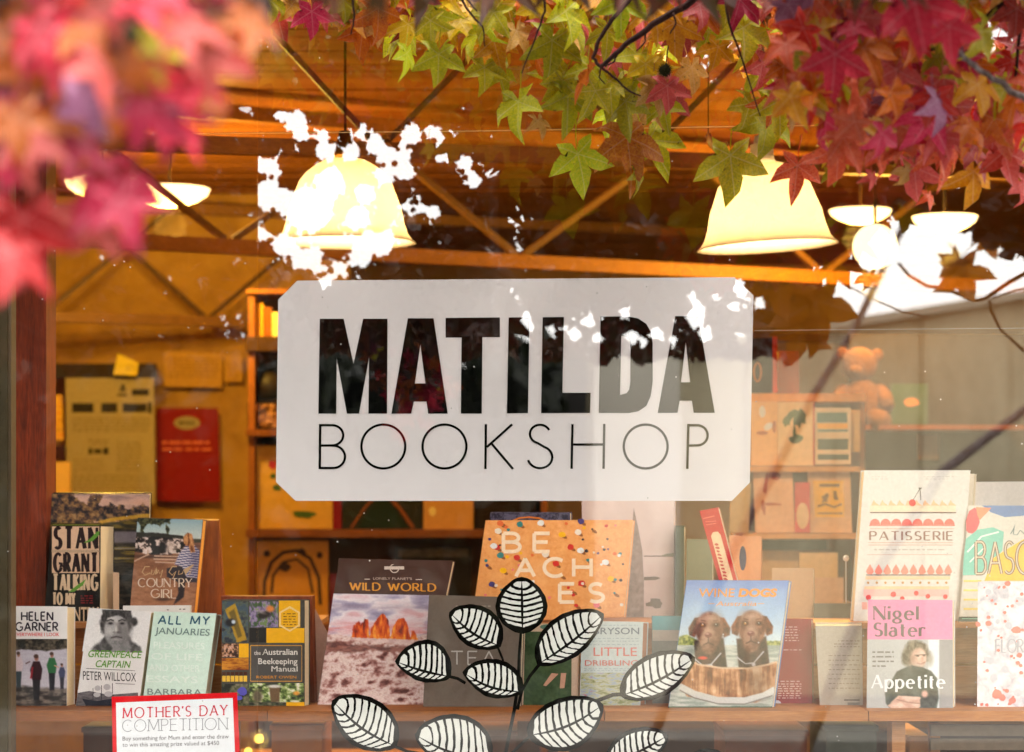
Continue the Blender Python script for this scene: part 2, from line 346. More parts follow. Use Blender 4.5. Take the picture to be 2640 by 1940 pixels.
# printed photographs: a fine grid of print colour computed from soft shapes
import numpy as np
def fbm(X, Y, sx, sy, seed, octv=4):
    out = np.zeros_like(X); amp = .5; tot = 0
    for o in range(octv):
        r = np.random.RandomState(seed + o); g = r.rand(97, 97)
        x = X / sx * 2 ** o; y = Y / sy * 2 ** o; xi = np.floor(x).astype(int); yi = np.floor(y).astype(int); fx = x - xi; fy = y - yi
        fx = fx * fx * (3 - 2 * fx); fy = fy * fy * (3 - 2 * fy); a = lambda i, j: g[(yi + j) % 97, (xi + i) % 97]
        out += amp * ((a(0, 0) * (1 - fx) + a(1, 0) * fx) * (1 - fy) + (a(0, 1) * (1 - fx) + a(1, 1) * fx) * fy); tot += amp; amp *= .55
    return out / tot
class Photo:
    def __init__(s, TL, TR, BR, BL, base=(200, 200, 200), step=1.7):
        w = max(math.hypot(TR[0] - TL[0], TR[1] - TL[1]), math.hypot(BR[0] - BL[0], BR[1] - BL[1])); h = max(abs(BL[1] - TL[1]), abs(BR[1] - TR[1]))
        s.nx, s.ny = max(3, int(w / step)), max(3, int(h / step)); U, V = np.meshgrid(np.linspace(0, 1, s.nx), np.linspace(0, 1, s.ny))
        f = lambda i: TL[i] * (1 - U) * (1 - V) + TR[i] * U * (1 - V) + BR[i] * U * V + BL[i] * (1 - U) * V
        s.X, s.Y, s.U, s.V = f(0), f(1), U, V; s.C = np.zeros(U.shape + (3,)) + np.array(base, float)
    def col(s, c): return c if isinstance(c, np.ndarray) else np.zeros_like(s.C) + np.array(c, float)
    def lay(s, a, c):
        a = np.clip(a, 0, 1)[..., None]; s.C = s.C * (1 - a) + s.col(c) * a; return s
    def ell(s, cx, cy, rx, ry, c, soft=.15, rot=0, op=1, jag=0, seed=1):
        t = R_(rot); dx, dy = s.X - cx, s.Y - cy; x = (dx * math.cos(t) + dy * math.sin(t)) / rx; y = (-dx * math.sin(t) + dy * math.cos(t)) / ry
        d = np.sqrt(x * x + y * y)
        if jag: d = d + (fbm(s.X, s.Y, 8, 8, seed) - .5) * jag
        return s.lay((1 + soft - d) / (2 * soft) * 1.0 * op if op < 1 else (1 + soft - d) / (2 * soft), c) if op == 1 else s.lay(np.clip((1 + soft - d) / (2 * soft), 0, 1) * op, c)
    def poly(s, pts, c, soft=2.0, op=1, jag=0, seed=1, js=8):
        X = s.X + ((fbm(s.X, s.Y, js, js, seed) - .5) * jag if jag else 0); Y = s.Y + ((fbm(s.X, s.Y, js, js, seed + 9) - .5) * jag if jag else 0)
        ins = np.zeros(X.shape, bool); dm = np.full(X.shape, 1e9); n = len(pts)
        for i in range(n):
            x1, y1 = pts[i]; x2, y2 = pts[i - 1]
            cond = (y1 > Y) != (y2 > Y); xx = (x2 - x1) * (Y - y1) / ((y2 - y1) or 1e-9) + x1; ins ^= cond & (X < xx)
            L = (x2 - x1) ** 2 + (y2 - y1) ** 2 or 1e-9; t = np.clip(((X - x1) * (x2 - x1) + (Y - y1) * (y2 - y1)) / L, 0, 1)
            dm = np.minimum(dm, np.hypot(X - x1 - t * (x2 - x1), Y - y1 - t * (y2 - y1)))
        sd = np.where(ins, dm, -dm); return s.lay(np.clip(.5 + sd / soft, 0, 1) * op, c)
    def line(s, pts, w, c, soft=1.5, op=1): return s.poly(strip(pts, w), c, soft, op)
    def ramp(s, f, stops):
        f = np.clip(f, 0, 1); out = np.zeros_like(s.C)
        for k in range(3): out[..., k] = np.interp(f, [p for p, _ in stops], [c[k] for _, c in stops])
        return out
    def nz(s, sx, sy, seed, o=4): return np.clip((fbm(s.X, s.Y, sx, sy, seed, o) - .5) * 1.9 + .5, 0, 1)
    def grain(s, a, seed=3): s.C = s.C * (1 + (np.random.RandomState(seed).rand(*s.C.shape[:2])[..., None] - .5) * a); return s
    def put(s, par, sf, name, layer=1.5):
        me_v = [sf.pt(x, y, layer) for x, y in zip(s.X.ravel(), s.Y.ravel())]; nx = s.nx
        f = [(j * nx + i, j * nx + i + 1, (j + 1) * nx + i + 1, (j + 1) * nx + i) for j in range(s.ny - 1) for i in range(nx - 1)]
        if 'photo_print' not in _M:
            m, n, o = newmat('photo_print'); b = n.nodes.new('ShaderNodeBsdfPrincipled'); b.inputs['Roughness'].default_value = .4; b.inputs['Specular IOR Level'].default_value = .2
            at = n.nodes.new('ShaderNodeAttribute'); at.attribute_name = 'print'; n.links.new(at.outputs['Color'], b.inputs['Base Color']); n.links.new(b.outputs[0], o.inputs[0]); _M['photo_print'] = m
        ob = obj(name, me_v, f, _M['photo_print'], par)
        c = np.clip(s.C / 255, 0, 1).reshape(-1, 3); c = np.where(c <= .04045, c / 12.92, ((c + .055) / 1.055) ** 2.4)
        a = ob.data.color_attributes.new('print', 'FLOAT_COLOR', 'POINT'); a.data.foreach_set('color', np.hstack([c, np.ones((len(c), 1))]).ravel()); return ob
# ------------------------------------------------------------------ ground and the shop's shell
pav = pic('paving_grey', [(.3, (96, 94, 90)), (.7, (128, 125, 118))], 6, rough=.8, bump=.2)
asph = pic('asphalt', [(.3, (58, 58, 60)), (.7, (74, 74, 75))], 30, rough=.9, bump=.3)
tag(B().box(-60, 60, -2.4, 0.02, -.3, 0.0).obj('pavement', pav), kind='structure')
tag(B().box(-60, 60, -2.56, -2.4, -.3, .004).obj('kerb', mt((150, 148, 140), .8)), kind='structure')
tag(B().box(-60, 60, -9, -2.56, -.4, -.12).obj('road', asph), kind='structure')
tag(B().box(-120, 120, -120, -9, -.4, 0.0).obj('ground', pav), kind='structure')
XL, XR, YB, ZC = -3.4, 4.2, 9.6, 2.84
ochre = pic('ochre_plaster', [(.2, (142, 104, 48)), (.5, (168, 126, 60)), (.8, (184, 142, 74))], 2.2, (1, 1, 1), 8, .8, .8, .15)
tag(B().box(XL, XR, .1, YB, -.15, 0).obj('floor', wood('floor_boards', (70, 44, 24), (104, 68, 38), 'Y', 6)), kind='structure')
tag(B().box(XL - .1, XL, .05, YB, 0, 3.2).obj('wall_left', ochre), kind='structure')
tag(B().box(XR, XR + .1, .05, YB, 0, 3.2).obj('wall_right', mt((70, 52, 36), .8)), kind='structure')
tag(B().box(XL, -.75, 6.0, 6.12, 0, ZC).obj('partition_wall', ochre), kind='structure')
tag(B().box(XL, XR, YB, YB + .1, 0, ZC + .029).obj('wall_back', mt((226, 176, 108), .8)), kind='structure')
ceil = B().box(XL - .1, XR + .1, .0, YB + .1, ZC + .03, ZC + .15).obj('ceiling', mt((60, 40, 22), .8)); tag(ceil, kind='structure')
bm = [pic('ceiling_board_%d' % i, [(.3, a), (.7, b)], 5, (.5, 60, 30), 6, .3, .45, .3) for i, (a, b) in enumerate(
    [((134, 78, 32), (166, 100, 42)), ((122, 70, 28), (156, 92, 38)), ((142, 86, 36), (174, 108, 48))])]
base = None
y = .1; i = 0
rr = random.Random(3)
bmesh_cache = []
for k in range(3):
    o = B().box(XL, XR, y, y + .114, ZC, ZC + .028 - k * .003).obj('ceiling_board', bm[k], ceil); bmesh_cache.append((o.data, o.location.copy())); y += .12
while y < YB - .1:
    k = rr.randrange(3); o = bpy.data.objects.new('ceiling_board', bmesh_cache[k][0]); COL.objects.link(o); o.parent = ceil
    o.location = bmesh_cache[k][1] + Vector((0, y - (.1 + .12 * k), rr.uniform(-.002, .002))); y += .12
# facade round the window (out of the picture): spandrel over the window, stall riser below, side piers
brick = mt((120, 78, 60), .85, .2, 12, .3)
tag(B().box(-6, 6, 0.02, .12, 2.62, 4.4).obj('facade_wall', brick), kind='structure')
tag(B().box(-6, 6, 0.02, .12, 0, .62).obj('stall_riser', brick), kind='structure')
tag(B().box(-6, -1.28, 0.02, .12, .62, 2.62).obj('facade_pier', brick), kind='structure')
tag(B().box(1.5, 6, 0.02, .12, .62, 2.62).obj('facade_pier', brick), kind='structure')
tag(B().box(-6, 6, 0.0, YB, 4.3, 4.5).obj('roof', mt((80, 80, 84), .7)), kind='structure')

aw = thing('added_daylight_blocker', 'added unseen awning over the pavement above the window', 'blocker', (0, 0, 3.0))
B().box(-6, 6, -.4, .02, 3.0, 3.12).obj('blocker_slab', mt((110, 100, 90), .7), aw)  # slab added out of view to cut skylight on sign and books

# window: two panes meeting behind the sign's left side, the timber post, the outer frame strip
def glass_mat(name, refl):
    m, n, o = newmat(name)
    tr = n.nodes.new('ShaderNodeBsdfTransparent'); gl = n.nodes.new('ShaderNodeBsdfGlossy'); gl.inputs['Roughness'].default_value = 0.0
    tr.inputs[0].default_value = (.985, .99, .98, 1)
    mx = n.nodes.new('ShaderNodeMixShader'); mx.inputs[0].default_value = refl
    t = n.nodes.new('ShaderNodeTexCoord'); z = n.nodes.new('ShaderNodeTexNoise'); z.inputs['Scale'].default_value = 1.7; z.inputs['Detail'].default_value = 1
    bp = n.nodes.new('ShaderNodeBump'); bp.inputs['Strength'].default_value = .04; bp.inputs['Distance'].default_value = .01
    n.links.new(t.outputs['Object'], z.inputs['Vector']); n.links.new(z.outputs['Fac'], bp.inputs['Height']); n.links.new(bp.outputs[0], gl.inputs['Normal'])
    n.links.new(tr.outputs[0], mx.inputs[1]); n.links.new(gl.outputs[0], mx.inputs[2])
    # dust specks
    v = n.nodes.new('ShaderNodeTexVoronoi'); v.inputs['Scale'].default_value = 26; n.links.new(t.outputs['Object'], v.inputs['Vector'])
    v.inputs['Randomness'].default_value = 1
    c = n.nodes.new('ShaderNodeMath'); c.operation = 'LESS_THAN'; c.inputs[1].default_value = .042; n.links.new(v.outputs['Distance'], c.inputs[0])
    z2 = n.nodes.new('ShaderNodeTexNoise'); z2.inputs['Scale'].default_value = 5; n.links.new(t.outputs['Object'], z2.inputs['Vector'])
    g2 = n.nodes.new('ShaderNodeMath'); g2.operation = 'GREATER_THAN'; g2.inputs[1].default_value = .52; n.links.new(z2.outputs['Fac'], g2.inputs[0])
    ml = n.nodes.new('ShaderNodeMath'); ml.operation = 'MULTIPLY'; n.links.new(c.outputs[0], ml.inputs[0]); n.links.new(g2.outputs[0], ml.inputs[1])
    m3 = n.nodes.new('ShaderNodeMath'); m3.operation = 'MULTIPLY'; m3.inputs[1].default_value = .55; n.links.new(ml.outputs[0], m3.inputs[0])
    df = n.nodes.new('ShaderNodeBsdfDiffuse'); df.inputs[0].default_value = (.8, .76, .7, 1)
    m2 = n.nodes.new('ShaderNodeMixShader'); n.links.new(m3.outputs[0], m2.inputs[0]); n.links.new(mx.outputs[0], m2.inputs[1]); n.links.new(df.outputs[0], m2.inputs[2])
    n.links.new(m2.outputs[0], o.inputs[0]); return m
GLASS_R = glass_mat('window_glass', .105)
xs = (663 - CX) / S
xl = -1.27; th = math.tan(R_(3.0))
a = Vector((xs - .001, 0, .62)); b = Vector((xl, (xs - xl) * th, .62)); up = Vector((0, 0, 2.0)); tk = Vector((0, .006, 0))
w = thing('window_pane', 'narrow clear window pane beside the timber post at the left end', 'window', (xs, 0, .62))
B().hexa([b, a, a + up, b + up], [b + tk, a + tk, a + tk + up, b + tk + up]).obj('glass', glass_mat('side_window_glass', .07), w)
w = thing('window_pane', 'large clear window pane mirroring white sky and leaves, behind it the shop sign', 'window', (0, 0, .62))
B().box(xs + .0015, 1.5, 0, .006, .62, 2.62).obj('glass', GLASS_R, w)
fr = thing('window_frame', 'narrow olive grey frame strip at the left edge of the window', 'window frame', P(14, 1940, 5.0))
x0 = (-60 - CX) / S; x1 = P(24, 0, 5.06).x
B().box(x0, x1, .04, .1, .62, 2.62).obj('frame_member', mt((60, 50, 32), .6, .2, 20), fr)
B().box(x1, x1 + .006, .05, .1, .62, 2.62).obj('bead', mt((96, 80, 62), .6), fr)
post = thing('timber_post', 'thick red brown timber post behind the window at the left', 'post', P(72, 1800, 5.55))
pw = wood('red_timber', (84, 28, 10), (138, 52, 20), 'Z', 5)
B().box(P(20, 0, 5.55).x, P(119, 0, 5.55).x, .55, .67, .95, ZC).obj('post', pw, post)

# ------------------------------------------------------------------ roof trusses
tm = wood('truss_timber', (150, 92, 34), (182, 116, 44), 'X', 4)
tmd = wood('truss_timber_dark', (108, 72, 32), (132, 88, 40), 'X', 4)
def ptz(px, py, h):  # point on photo position at height h above the eye
    return P(px, py, h * D * S / (HY - py))
def truss(label, h, cl, cr, chord_h, apexes, rod, m, mr, top):
    """cl, cr: two photo points on the lower chord; apexes: px where rods meet it; the rods climb to the upper chord"""
    a, b = ptz(*cl, h), ptz(*cr, h); d = (b - a).normalized()
    A = a + d * ((XL + .01 - a.x) / d.x); Bp = a + d * ((XR - .01 - a.x) / d.x)
    t = thing('roof_truss', label, 'roof truss', A, 'open timber roof trusses under the shop ceiling')
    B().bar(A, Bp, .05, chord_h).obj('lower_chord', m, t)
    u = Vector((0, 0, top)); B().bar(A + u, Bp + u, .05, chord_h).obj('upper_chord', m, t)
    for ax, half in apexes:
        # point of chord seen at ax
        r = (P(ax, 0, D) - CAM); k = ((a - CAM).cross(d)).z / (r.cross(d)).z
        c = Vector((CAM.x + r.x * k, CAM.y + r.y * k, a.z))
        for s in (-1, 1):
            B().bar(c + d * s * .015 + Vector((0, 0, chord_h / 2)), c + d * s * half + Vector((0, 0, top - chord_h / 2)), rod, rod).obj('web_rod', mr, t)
    return t
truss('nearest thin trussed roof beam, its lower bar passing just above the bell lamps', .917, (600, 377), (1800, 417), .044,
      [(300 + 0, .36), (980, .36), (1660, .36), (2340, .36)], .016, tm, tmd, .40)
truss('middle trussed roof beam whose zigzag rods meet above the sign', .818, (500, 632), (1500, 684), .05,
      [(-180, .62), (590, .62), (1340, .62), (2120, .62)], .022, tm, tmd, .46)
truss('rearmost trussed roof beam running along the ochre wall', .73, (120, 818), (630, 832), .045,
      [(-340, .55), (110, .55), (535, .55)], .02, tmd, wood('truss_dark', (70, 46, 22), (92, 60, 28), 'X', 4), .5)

# ------------------------------------------------------------------ lamps
def shade_mat(name, c, e, es):
    m, n, o = newmat(name)
    d = n.nodes.new('ShaderNodeBsdfDiffuse'); t = n.nodes.new('ShaderNodeBsdfTranslucent'); x = n.nodes.new('ShaderNodeMixShader'); x.inputs[0].default_value = .6
    d.inputs[0].default_value = c + (1,); t.inputs[0].default_value = c + (1,)
    em = n.nodes.new('ShaderNodeEmission'); em.inputs[0].default_value = e + (1,); em.inputs[1].default_value = es
    ad = n.nodes.new('ShaderNodeAddShader')
    n.links.new(d.outputs[0], x.inputs[1]); n.links.new(t.outputs[0], x.inputs[2]); n.links.new(x.outputs[0], ad.inputs[0]); n.links.new(em.outputs[0], ad.inputs[1])
    n.links.new(ad.outputs[0], o.inputs[0]); return m
AMB = shade_mat('amber_glass', (.6, .53, .4), (1, .55, .15), .05)
BOWL = shade_mat('bright_bowl_glass', (.9, .8, .55), (1, .8, .5), .5)
brass = mt((150, 104, 40), .3, .1, 60, 0, .8)
def lamp_light(name, loc, en, parent, r=.03, col=WARM):
    l = bpy.data.lights.new(name, 'POINT'); l.energy = en; l.color = col; l.shadow_soft_size = r
    o = bpy.data.objects.new(name, l); COL.objects.link(o); o.parent = parent; o.location = Vector(loc) - wl(parent)
PR = [(44, 1), (50, 0), (66, -8), (83, -19), (103, -36), (119, -56), (130, -86), (144, -123), (152, -161), (162, -191), (172, -205), (183, -214)]
def bell(label, px, py, z, tilt, en, neck):  # lathe profile in photo px at the lamp's distance
    k = z / D / S; c = P(px, py, z)
    t = thing('bell_pendant_lamp', label, 'pendant lamp', c, 'amber glass bell lamps in the shop window')
    M = Euler((0, R_(tilt), 0)).to_matrix()
    pr = [(r * k, h * k) for r, h in PR]; inn = [(r - .004, h) for r, h in pr[::-1]]
    B().lathe(c, pr + inn, 48, M).obj('lamp_shade', AMB, t, True)
    if neck: B().lathe(c, [(.0, .05), (.028, .05), (.031, .01), (.046 * .8, .0)], 20, M).obj('shade_neck', AMB, t, True)
    B().lathe(c, [(0, .075), (.016, .072), (.02, .052), (.026, .03), (.03, .004), (.0, .002)], 20, M).obj('lamp_holder', mt((214, 208, 200), .3) if neck else brass, t, True)
    B().tube([c + Vector((0, 0, .07)), Vector((c.x, c.y, ZC - .02))], .0035, 8).obj('cord', mt((90, 60, 34), .6), t)
    B().lathe((c.x, c.y, ZC - .03), [(0, .03), (.045, .03), (.04, .01), (.012, 0), (0, 0)], 20).obj('ceiling_rose', brass, t, True)
    B().ball(c + M @ Vector((0, 0, -.1)), .028, 10).obj('bulb', emis('bulb_glow', (1, .78, .45), 6), t, True)
    lamp_light('bulb_light', c + M @ Vector((0, 0, -.145)), en * 1.1, t, .03, (1, .76, .46))
    return t
bell('amber glass bell lamp at left half hidden by white sky glare', 890, 413, 6.0, 0, 6, False)
bell('amber glass bell lamp at right with green and red leaves before it', 1966, 424, 6.0, -3.5, 6, True)
def dish(label, px, py, rx, ry, z, en):
    k = z / D / S; c = P(px, py, z)
    t = thing('bowl_pendant_lamp', label, 'pendant lamp', c, 'bright bowl lamps deep in the shop')
    pr = [(0, -ry * k), (rx * .35 * k, -ry * .93 * k), (rx * .7 * k, -ry * .55 * k), (rx * .93 * k, -ry * .1 * k), (rx * k, ry * .35 * k), (rx * .97 * k, ry * .4 * k), (rx * .5 * k, ry * .5 * k), (0, ry * .55 * k)]
    B().lathe(c, pr, 36).obj('lamp_bowl', BOWL, t, True)
    B().tube([c + Vector((0, 0, ry * .5 * k)), Vector((c.x, c.y, ZC - .02))], .005, 6).obj('cord', mt((60, 44, 30), .6), t)
    lamp_light('bulb_light', c + Vector((0, 0, -ry * k - .06)), en, t, .06)
dish('bright shallow bowl lamp partly behind the pink leaves', 262, 480, 92, 34, 9.0, 20)
dish('bright shallow bowl lamp just right of the pink leaf', 438, 500, 103, 34, 8.6, 22)
dish('bright shallow bowl lamp right of the second bell lamp', 2218, 552, 80, 26, 8.8, 13)
dish('bright shallow bowl lamp below the red leaves at far right', 2436, 570, 84, 30, 8.2, 13)
c = P(2256, 636, 7.4); t = thing('globe_pendant_lamp', 'round glowing globe lamp overlapped by the white sky reflection', 'pendant lamp', c)
B().ball(c, 58 * 7.4 / D / S, 16).obj('lamp_globe', emis('globe_glow', (1, .72, .32), .9), t, True)
B().tube([c + Vector((0, 0, .07)), Vector((c.x, c.y, ZC - .02))], .005, 6).obj('cord', mt((60, 44, 30), .6), t)
lamp_light('bulb_light', c + Vector((0, -.1, -.12)), 8, t, .06)
# coiled filament bulb and the little gilt hook near the ceiling
c = P(1706, 100, 5.5); t = thing('coil_filament_lamp', 'small hanging lamp with a glowing gold coil above the leaves', 'pendant lamp', c)
pts = [c + Vector((math.cos(a * .9) * .011, math.sin(a * .9) * .011, -a * .0011)) for a in range(0, 56)]
B().tube(pts, .0016, 5).obj('filament', emis('filament_glow', (1, .5, .12), 1.2), t, True)
B().tube([c, Vector((c.x, c.y, ZC - .02))], .002, 6).obj('cord', mt((50, 34, 22), .6), t)
c = P(1852, 372, 5.6); t = thing('gilt_hook', 'small shiny gilt hook hanging between the two lamps', 'hook', c)
B().tube([P(1826, 345, 5.6), P(1832, 372, 5.6), P(1846, 384, 5.6), P(1866, 376, 5.6), P(1874, 366, 5.6)], [.006, .008, .01, .01, .005], 10).obj('hook', mt((240, 190, 90), .25, .05, 60, 0, .7), t, True)
B().tube([P(1826, 345, 5.6), Vector((P(1826, 345, 5.6).x, .6, ZC - .02))], .0015, 5).obj('thread', mt((90, 60, 34), .6), t)
# taut wires along the glass
t = thing('hanging_wire', 'thin taut bright wire running along the glass above the lamps', 'wire', P(663, 345, 5.04))
B().tube([P(455, 346, 5.04), P(1200, 339, 5.04), P(1960, 326, 5.04), P(2700, 316, 5.04)], .0012, 6).obj('wire', mt((240, 190, 120), .3, .05, 60, 0, .6), t)
t = thing('hanging_wire', 'thin taut wire running behind the glass right of the sign', 'wire', P(2130, 850, 5.04))
B().tube([P(1945, 853, 5.04), P(2130, 851, 5.04), P(2700, 846, 5.04)], .0005, 6).obj('wire', mt((230, 220, 205), .3, .05, 60, 0, .6), t)

# ------------------------------------------------------------------ ochre wall: notices, desk edge
ZW = 10.94
def sheet(name, label, cat, cs, z, m, parent=None, th=.006, back=.004):
    a = [P(*q, z) for q in cs]; k = [p + Vector((0, th, 0)) for p in a]
    t = thing(name, label, cat, (a[2] + a[3]) / 2)
    B().hexa(a, k).obj('sheet', m, t); return t, Surf(a[3], a[2], a[0])
paper = mt((156, 142, 116), .7, .08)
dk = mt((40, 32, 22), .7)
t, sf = sheet('notice', 'large printed paper notice with dark headline on the ochre wall', 'notice', [(169, 975), (397, 975), (400, 1300), (172, 1300)], ZW - .3, paper)
art(t, sf, 'headline', dk, [rect(186, 1040, 241, 1064), rect(261, 1040, 302, 1064), rect(316, 1041, 378, 1063), rect(381, 1038, 391, 1066)], 2)
art(t, sf, 'emblem', dk, [rect(307, 1004, 325, 1010), rect(312, 992, 322, 1003), rect(340, 1004, 384, 1020), rect(303, 1016, 327, 1022)], 2)
art(t, sf, 'subheading', dk, [rect(228, 1156, 238, 1172), rect(242, 1158, 262, 1170), rect(266, 1155, 280, 1172)], 2)
lines(t, sf, 'small_print', mt((120, 100, 66), .7), [(188, 385, 1078 + 8 * k, 3) for k in range(5)] + [(228, 280, 1134, 4), (228, 278, 1144, 3)] + [(300, 365, 1140 + 9 * k, 3) for k in range(9)] + [(190, 270, 1185 + 9 * k, 2.5) for k in range(4)] + [(186, 385, 1225 + 9 * k, 3) for k in range(5)], 2)
t, sf = sheet('poster', 'plain red poster with a small cream label near its top', 'poster', [(403, 1052), (562, 1053), (568, 1294), (403, 1292)], ZW - .02, mt((132, 6, 10), .6, .05))
art(t, sf, 'cream_label', paper, [blob(482, 1091, 34, 17, 0, 16)], 2)
text(B(), sf, 'MATILDA', 462, 1096, 503, 10, layer=3, off=.02).obj('label_lettering', dk, t)
lines(t, sf, 'small_print', mt((214, 110, 80), .6), [(418, 545, 1138, 7), (418, 470, 1156, 6), (478, 545, 1156, 6)], 2)
t, sf = sheet('note_card', 'small yellow card standing tilted on the dark ledge', 'card', [(304, 912), (357, 936), (353, 969), (292, 967)], ZW - .36, mt((214, 190, 60), .6))
lines(t, sf, 'pen_marks', mt((150, 120, 40), .6), [(325, 350, 940 + 5 * k, 2) for k in range(4)], 2)
for cs, nm, lb in (([(424, 905), (575, 912), (572, 1000), (424, 998)], 'notice', 'faded tan paper pinned above the red poster'), ([(578, 915), (625, 918), (625, 985), (578, 985)], 'notice', 'small faded paper pinned close to the bookcase')):
    t, sf = sheet(nm, lb, 'notice', cs, ZW - .01, mt((186, 140, 62), .7, .08))
    lines(t, sf, 'small_print', mt((140, 98, 40), .7), [(cs[0][0] + 10, cs[1][0] - 12, cs[0][1] + 20 + 9 * k, 3) for k in range(6)], 2)
t = thing('dark_ledge', 'dark wooden ledge box behind the paper notice', 'ledge', P(260, 975, ZW - .25))
B().hexa([P(119, 938, ZW - .28), P(405, 938, ZW - .28), P(405, 975, ZW - .28), P(119, 975, ZW - .28)], [P(119, 938, ZW), P(405, 938, ZW), P(405, 975, ZW), P(119, 975, ZW)]).obj('ledge_board', mt((46, 30, 14), .6), t)
t, sf = sheet('postcard', 'colourful yellow and red picture card beside the timber post', 'card', [(110, 1018), (160, 1018), (163, 1135), (110, 1135)], ZW - .32, pic('card_colours', [(.3, (206, 66, 40)), (.45, (232, 190, 60)), (.6, (210, 150, 60)), (.75, (90, 100, 40))], 14), th=.004)
t, sf = sheet('box_file', 'dark purple box under the colourful picture card', 'box', [(110, 1150), (166, 1150), (166, 1185), (110, 1185)], ZW - .33, mt((58, 24, 44), .6), th=.2)
t, sf = sheet('paper_stack', 'pale orange lit papers between post and notice', 'paper', [(110, 1192), (180, 1192), (180, 1400), (110, 1400)], ZW - .34, mt((226, 186, 120), .6), th=.1)

# ------------------------------------------------------------------ bookcase behind the sign
ZK = 9.0
bw = wood('bookcase_timber', (108, 58, 22), (140, 80, 30), 'X', 5)
bwv = wood('bookcase_side', (126, 72, 26), (152, 90, 34), 'Z', 5)
bk = thing('bookcase', 'tall brown timber bookcase standing behind the shop sign', 'bookcase', P(1020, 1700, ZK))
def kbox(x0, y0, x1, y1, z0, z1, m, nm, par):
    a, b = P(x0, y0, z0), P(x1, y1, z0)
    return B().box(a.x, b.x, z0 - D, z1 - D, b.z, a.z).obj(nm, m, par)
yb = HY + 1.5 * D * S / ZK
for x in (640, 1395): kbox(x, 745, x + 16, yb, ZK, ZK + .3, bwv, 'side_board', bk)
kbox(656, 745, 1395, yb, ZK + .3, ZK + .32, mt((112, 74, 42), .8), 'back_board', bk)
for y0, y1, m in ((868, 905, mt((66, 42, 20), .7)), (1108, 1124, bw), (1366, 1386, bw), (1610, 1630, bw), (745, 757, bwv)): kbox(634, y0, 1396, y1, ZK - .02, ZK + .298, m, 'shelf', bk)
for x in (866, 1100): kbox(x, 1124, x + 9, 1366, ZK + .06, ZK + .298, bwv, 'divider', bk)
def kbook(lb, x0, y0, x1, y1, m, z=ZK + .03, th=.05, nm='book', tilt=0, grp=None):
    t = thing(nm, lb, nm.split('_')[-1], P((x0 + x1) / 2, y1, z), grp); a, b = P(x0, y0, z), P(x1, y1, z)
    s = P(x0 + tilt, y0, z).x - a.x
    F = [Vector((a.x + s, z - D, a.z)), Vector((b.x + s, z - D, a.z)), Vector((b.x, z - D, b.z)), Vector((a.x, z - D, b.z))]
    K = [p + Vector((0, th, 0)) for p in F]
    ct = [p + Vector((0, .003, 0)) for p in F]; ck = [p + Vector((0, th - .003, 0)) for p in F]
    B().hexa(F, ct).hexa(ck, K).obj('cover', m, t)
    i = Vector((.003, 0, 0)); q = Vector((0, 0, .003))
    g = lambda r, e: [r[0] + i - q, r[1] - i - q, r[2] - i + q, r[3] + i + q]
    B().hexa([p + Vector((0, .0005, 0)) for p in g(ct, 0)], [p - Vector((0, .0005, 0)) for p in g(ck, 0)]).obj('pages', PAGE, t)
    return t, Surf(F[3], F[2], F[0])
kbook('black spined book at the end of the top shelf', 637, 762, 648, 868, mt((30, 22, 14), .5), th=.2)
kbook('tall yellow book on the top shelf of the bookcase', 649, 782, 678, 868, mt((232, 170, 50), .5), th=.2)
kbook('brown book between the yellow and the cream books', 680, 792, 700, 868, mt((150, 84, 30), .5), th=.2)
kbook('cream book touching the sign edge on the top shelf', 701, 806, 722, 868, mt((240, 216, 150), .5), th=.2)
g = thing('animal_figurine', 'dark animal figurine with horns on the second shelf', 'figurine', P(695, 1025, ZK + .1))
bt = B(); cc = lambda x, y: P(x, y, ZK + .1)
bt.ball(cc(700, 955), .05, 10, (1, .8, 1)); bt.tube([cc(655, 960), cc(672, 968), cc(690, 962)], [.012, .022, .04], 8)
bt.tube([cc(700, 950), cc(698, 985), cc(705, 1028)], [.04, .075, .085], 10); bt.tube([cc(676, 1028), cc(690, 990), cc(700, 965)], [.014, .03, .04], 8)
bt.obj('figurine_body', mt((36, 24, 14), .5), g, True)
t, sf = kbook('framed dark figure painting under the animal figurine', 638, 1036, 724, 1106, mt((40, 28, 18), .5), th=.02, nm='framed_picture')
art(t, sf, 'painted_figures', pic('figures', [(.35, (40, 28, 16)), (.5, (120, 72, 34)), (.65, (200, 150, 100))], 22), [rect(648, 1042, 716, 1102)])
t, sf = kbook('picture book with red and green flowers on cream', 662, 1150, 857, 1364, mt((206, 160, 72), .5))
art(t, sf, 'flower_picture', mt((178, 40, 30), .5), [blob(702, 1198, 11, 12, 0, 9, .2), blob(770, 1180, 9, 9, 0, 9, .2)], 2)
art(t, sf, 'leaf_picture', mt((70, 96, 40), .5), [blob(714, 1258, 13, 8, 20, 9, .2), blob(784, 1326, 28, 9, 5, 12, .3), blob(704, 1228, 8, 7, 0, 9), blob(760, 1270, 18, 5, 60, 9)], 2)
t, sf = kbook('ornate yellow picture book with a dark double arch', 660, 1394, 845, 1640, mt((214, 152, 58), .5))
art(t, sf, 'arch_ornament', mt((70, 50, 36), .6), [strip([(680, 1560), (682, 1500), (700, 1450), (730, 1425), (765, 1420), (800, 1440), (822, 1490), (826, 1560)], 9), strip([(700, 1530), (704, 1485), (730, 1450), (765, 1442), (795, 1468), (806, 1530)], 7),
    blob(688, 1428, 9, 9), blob(824, 1432, 8, 9), blob(735, 1462, 14, 12, 0, 9, .3), blob(780, 1425, 14, 9, 30, 9, .3)], 2)
kbook('dark red spined book on the middle shelf under the sign', 858, 1200, 880, 1365, mt((126, 16, 18), .5))
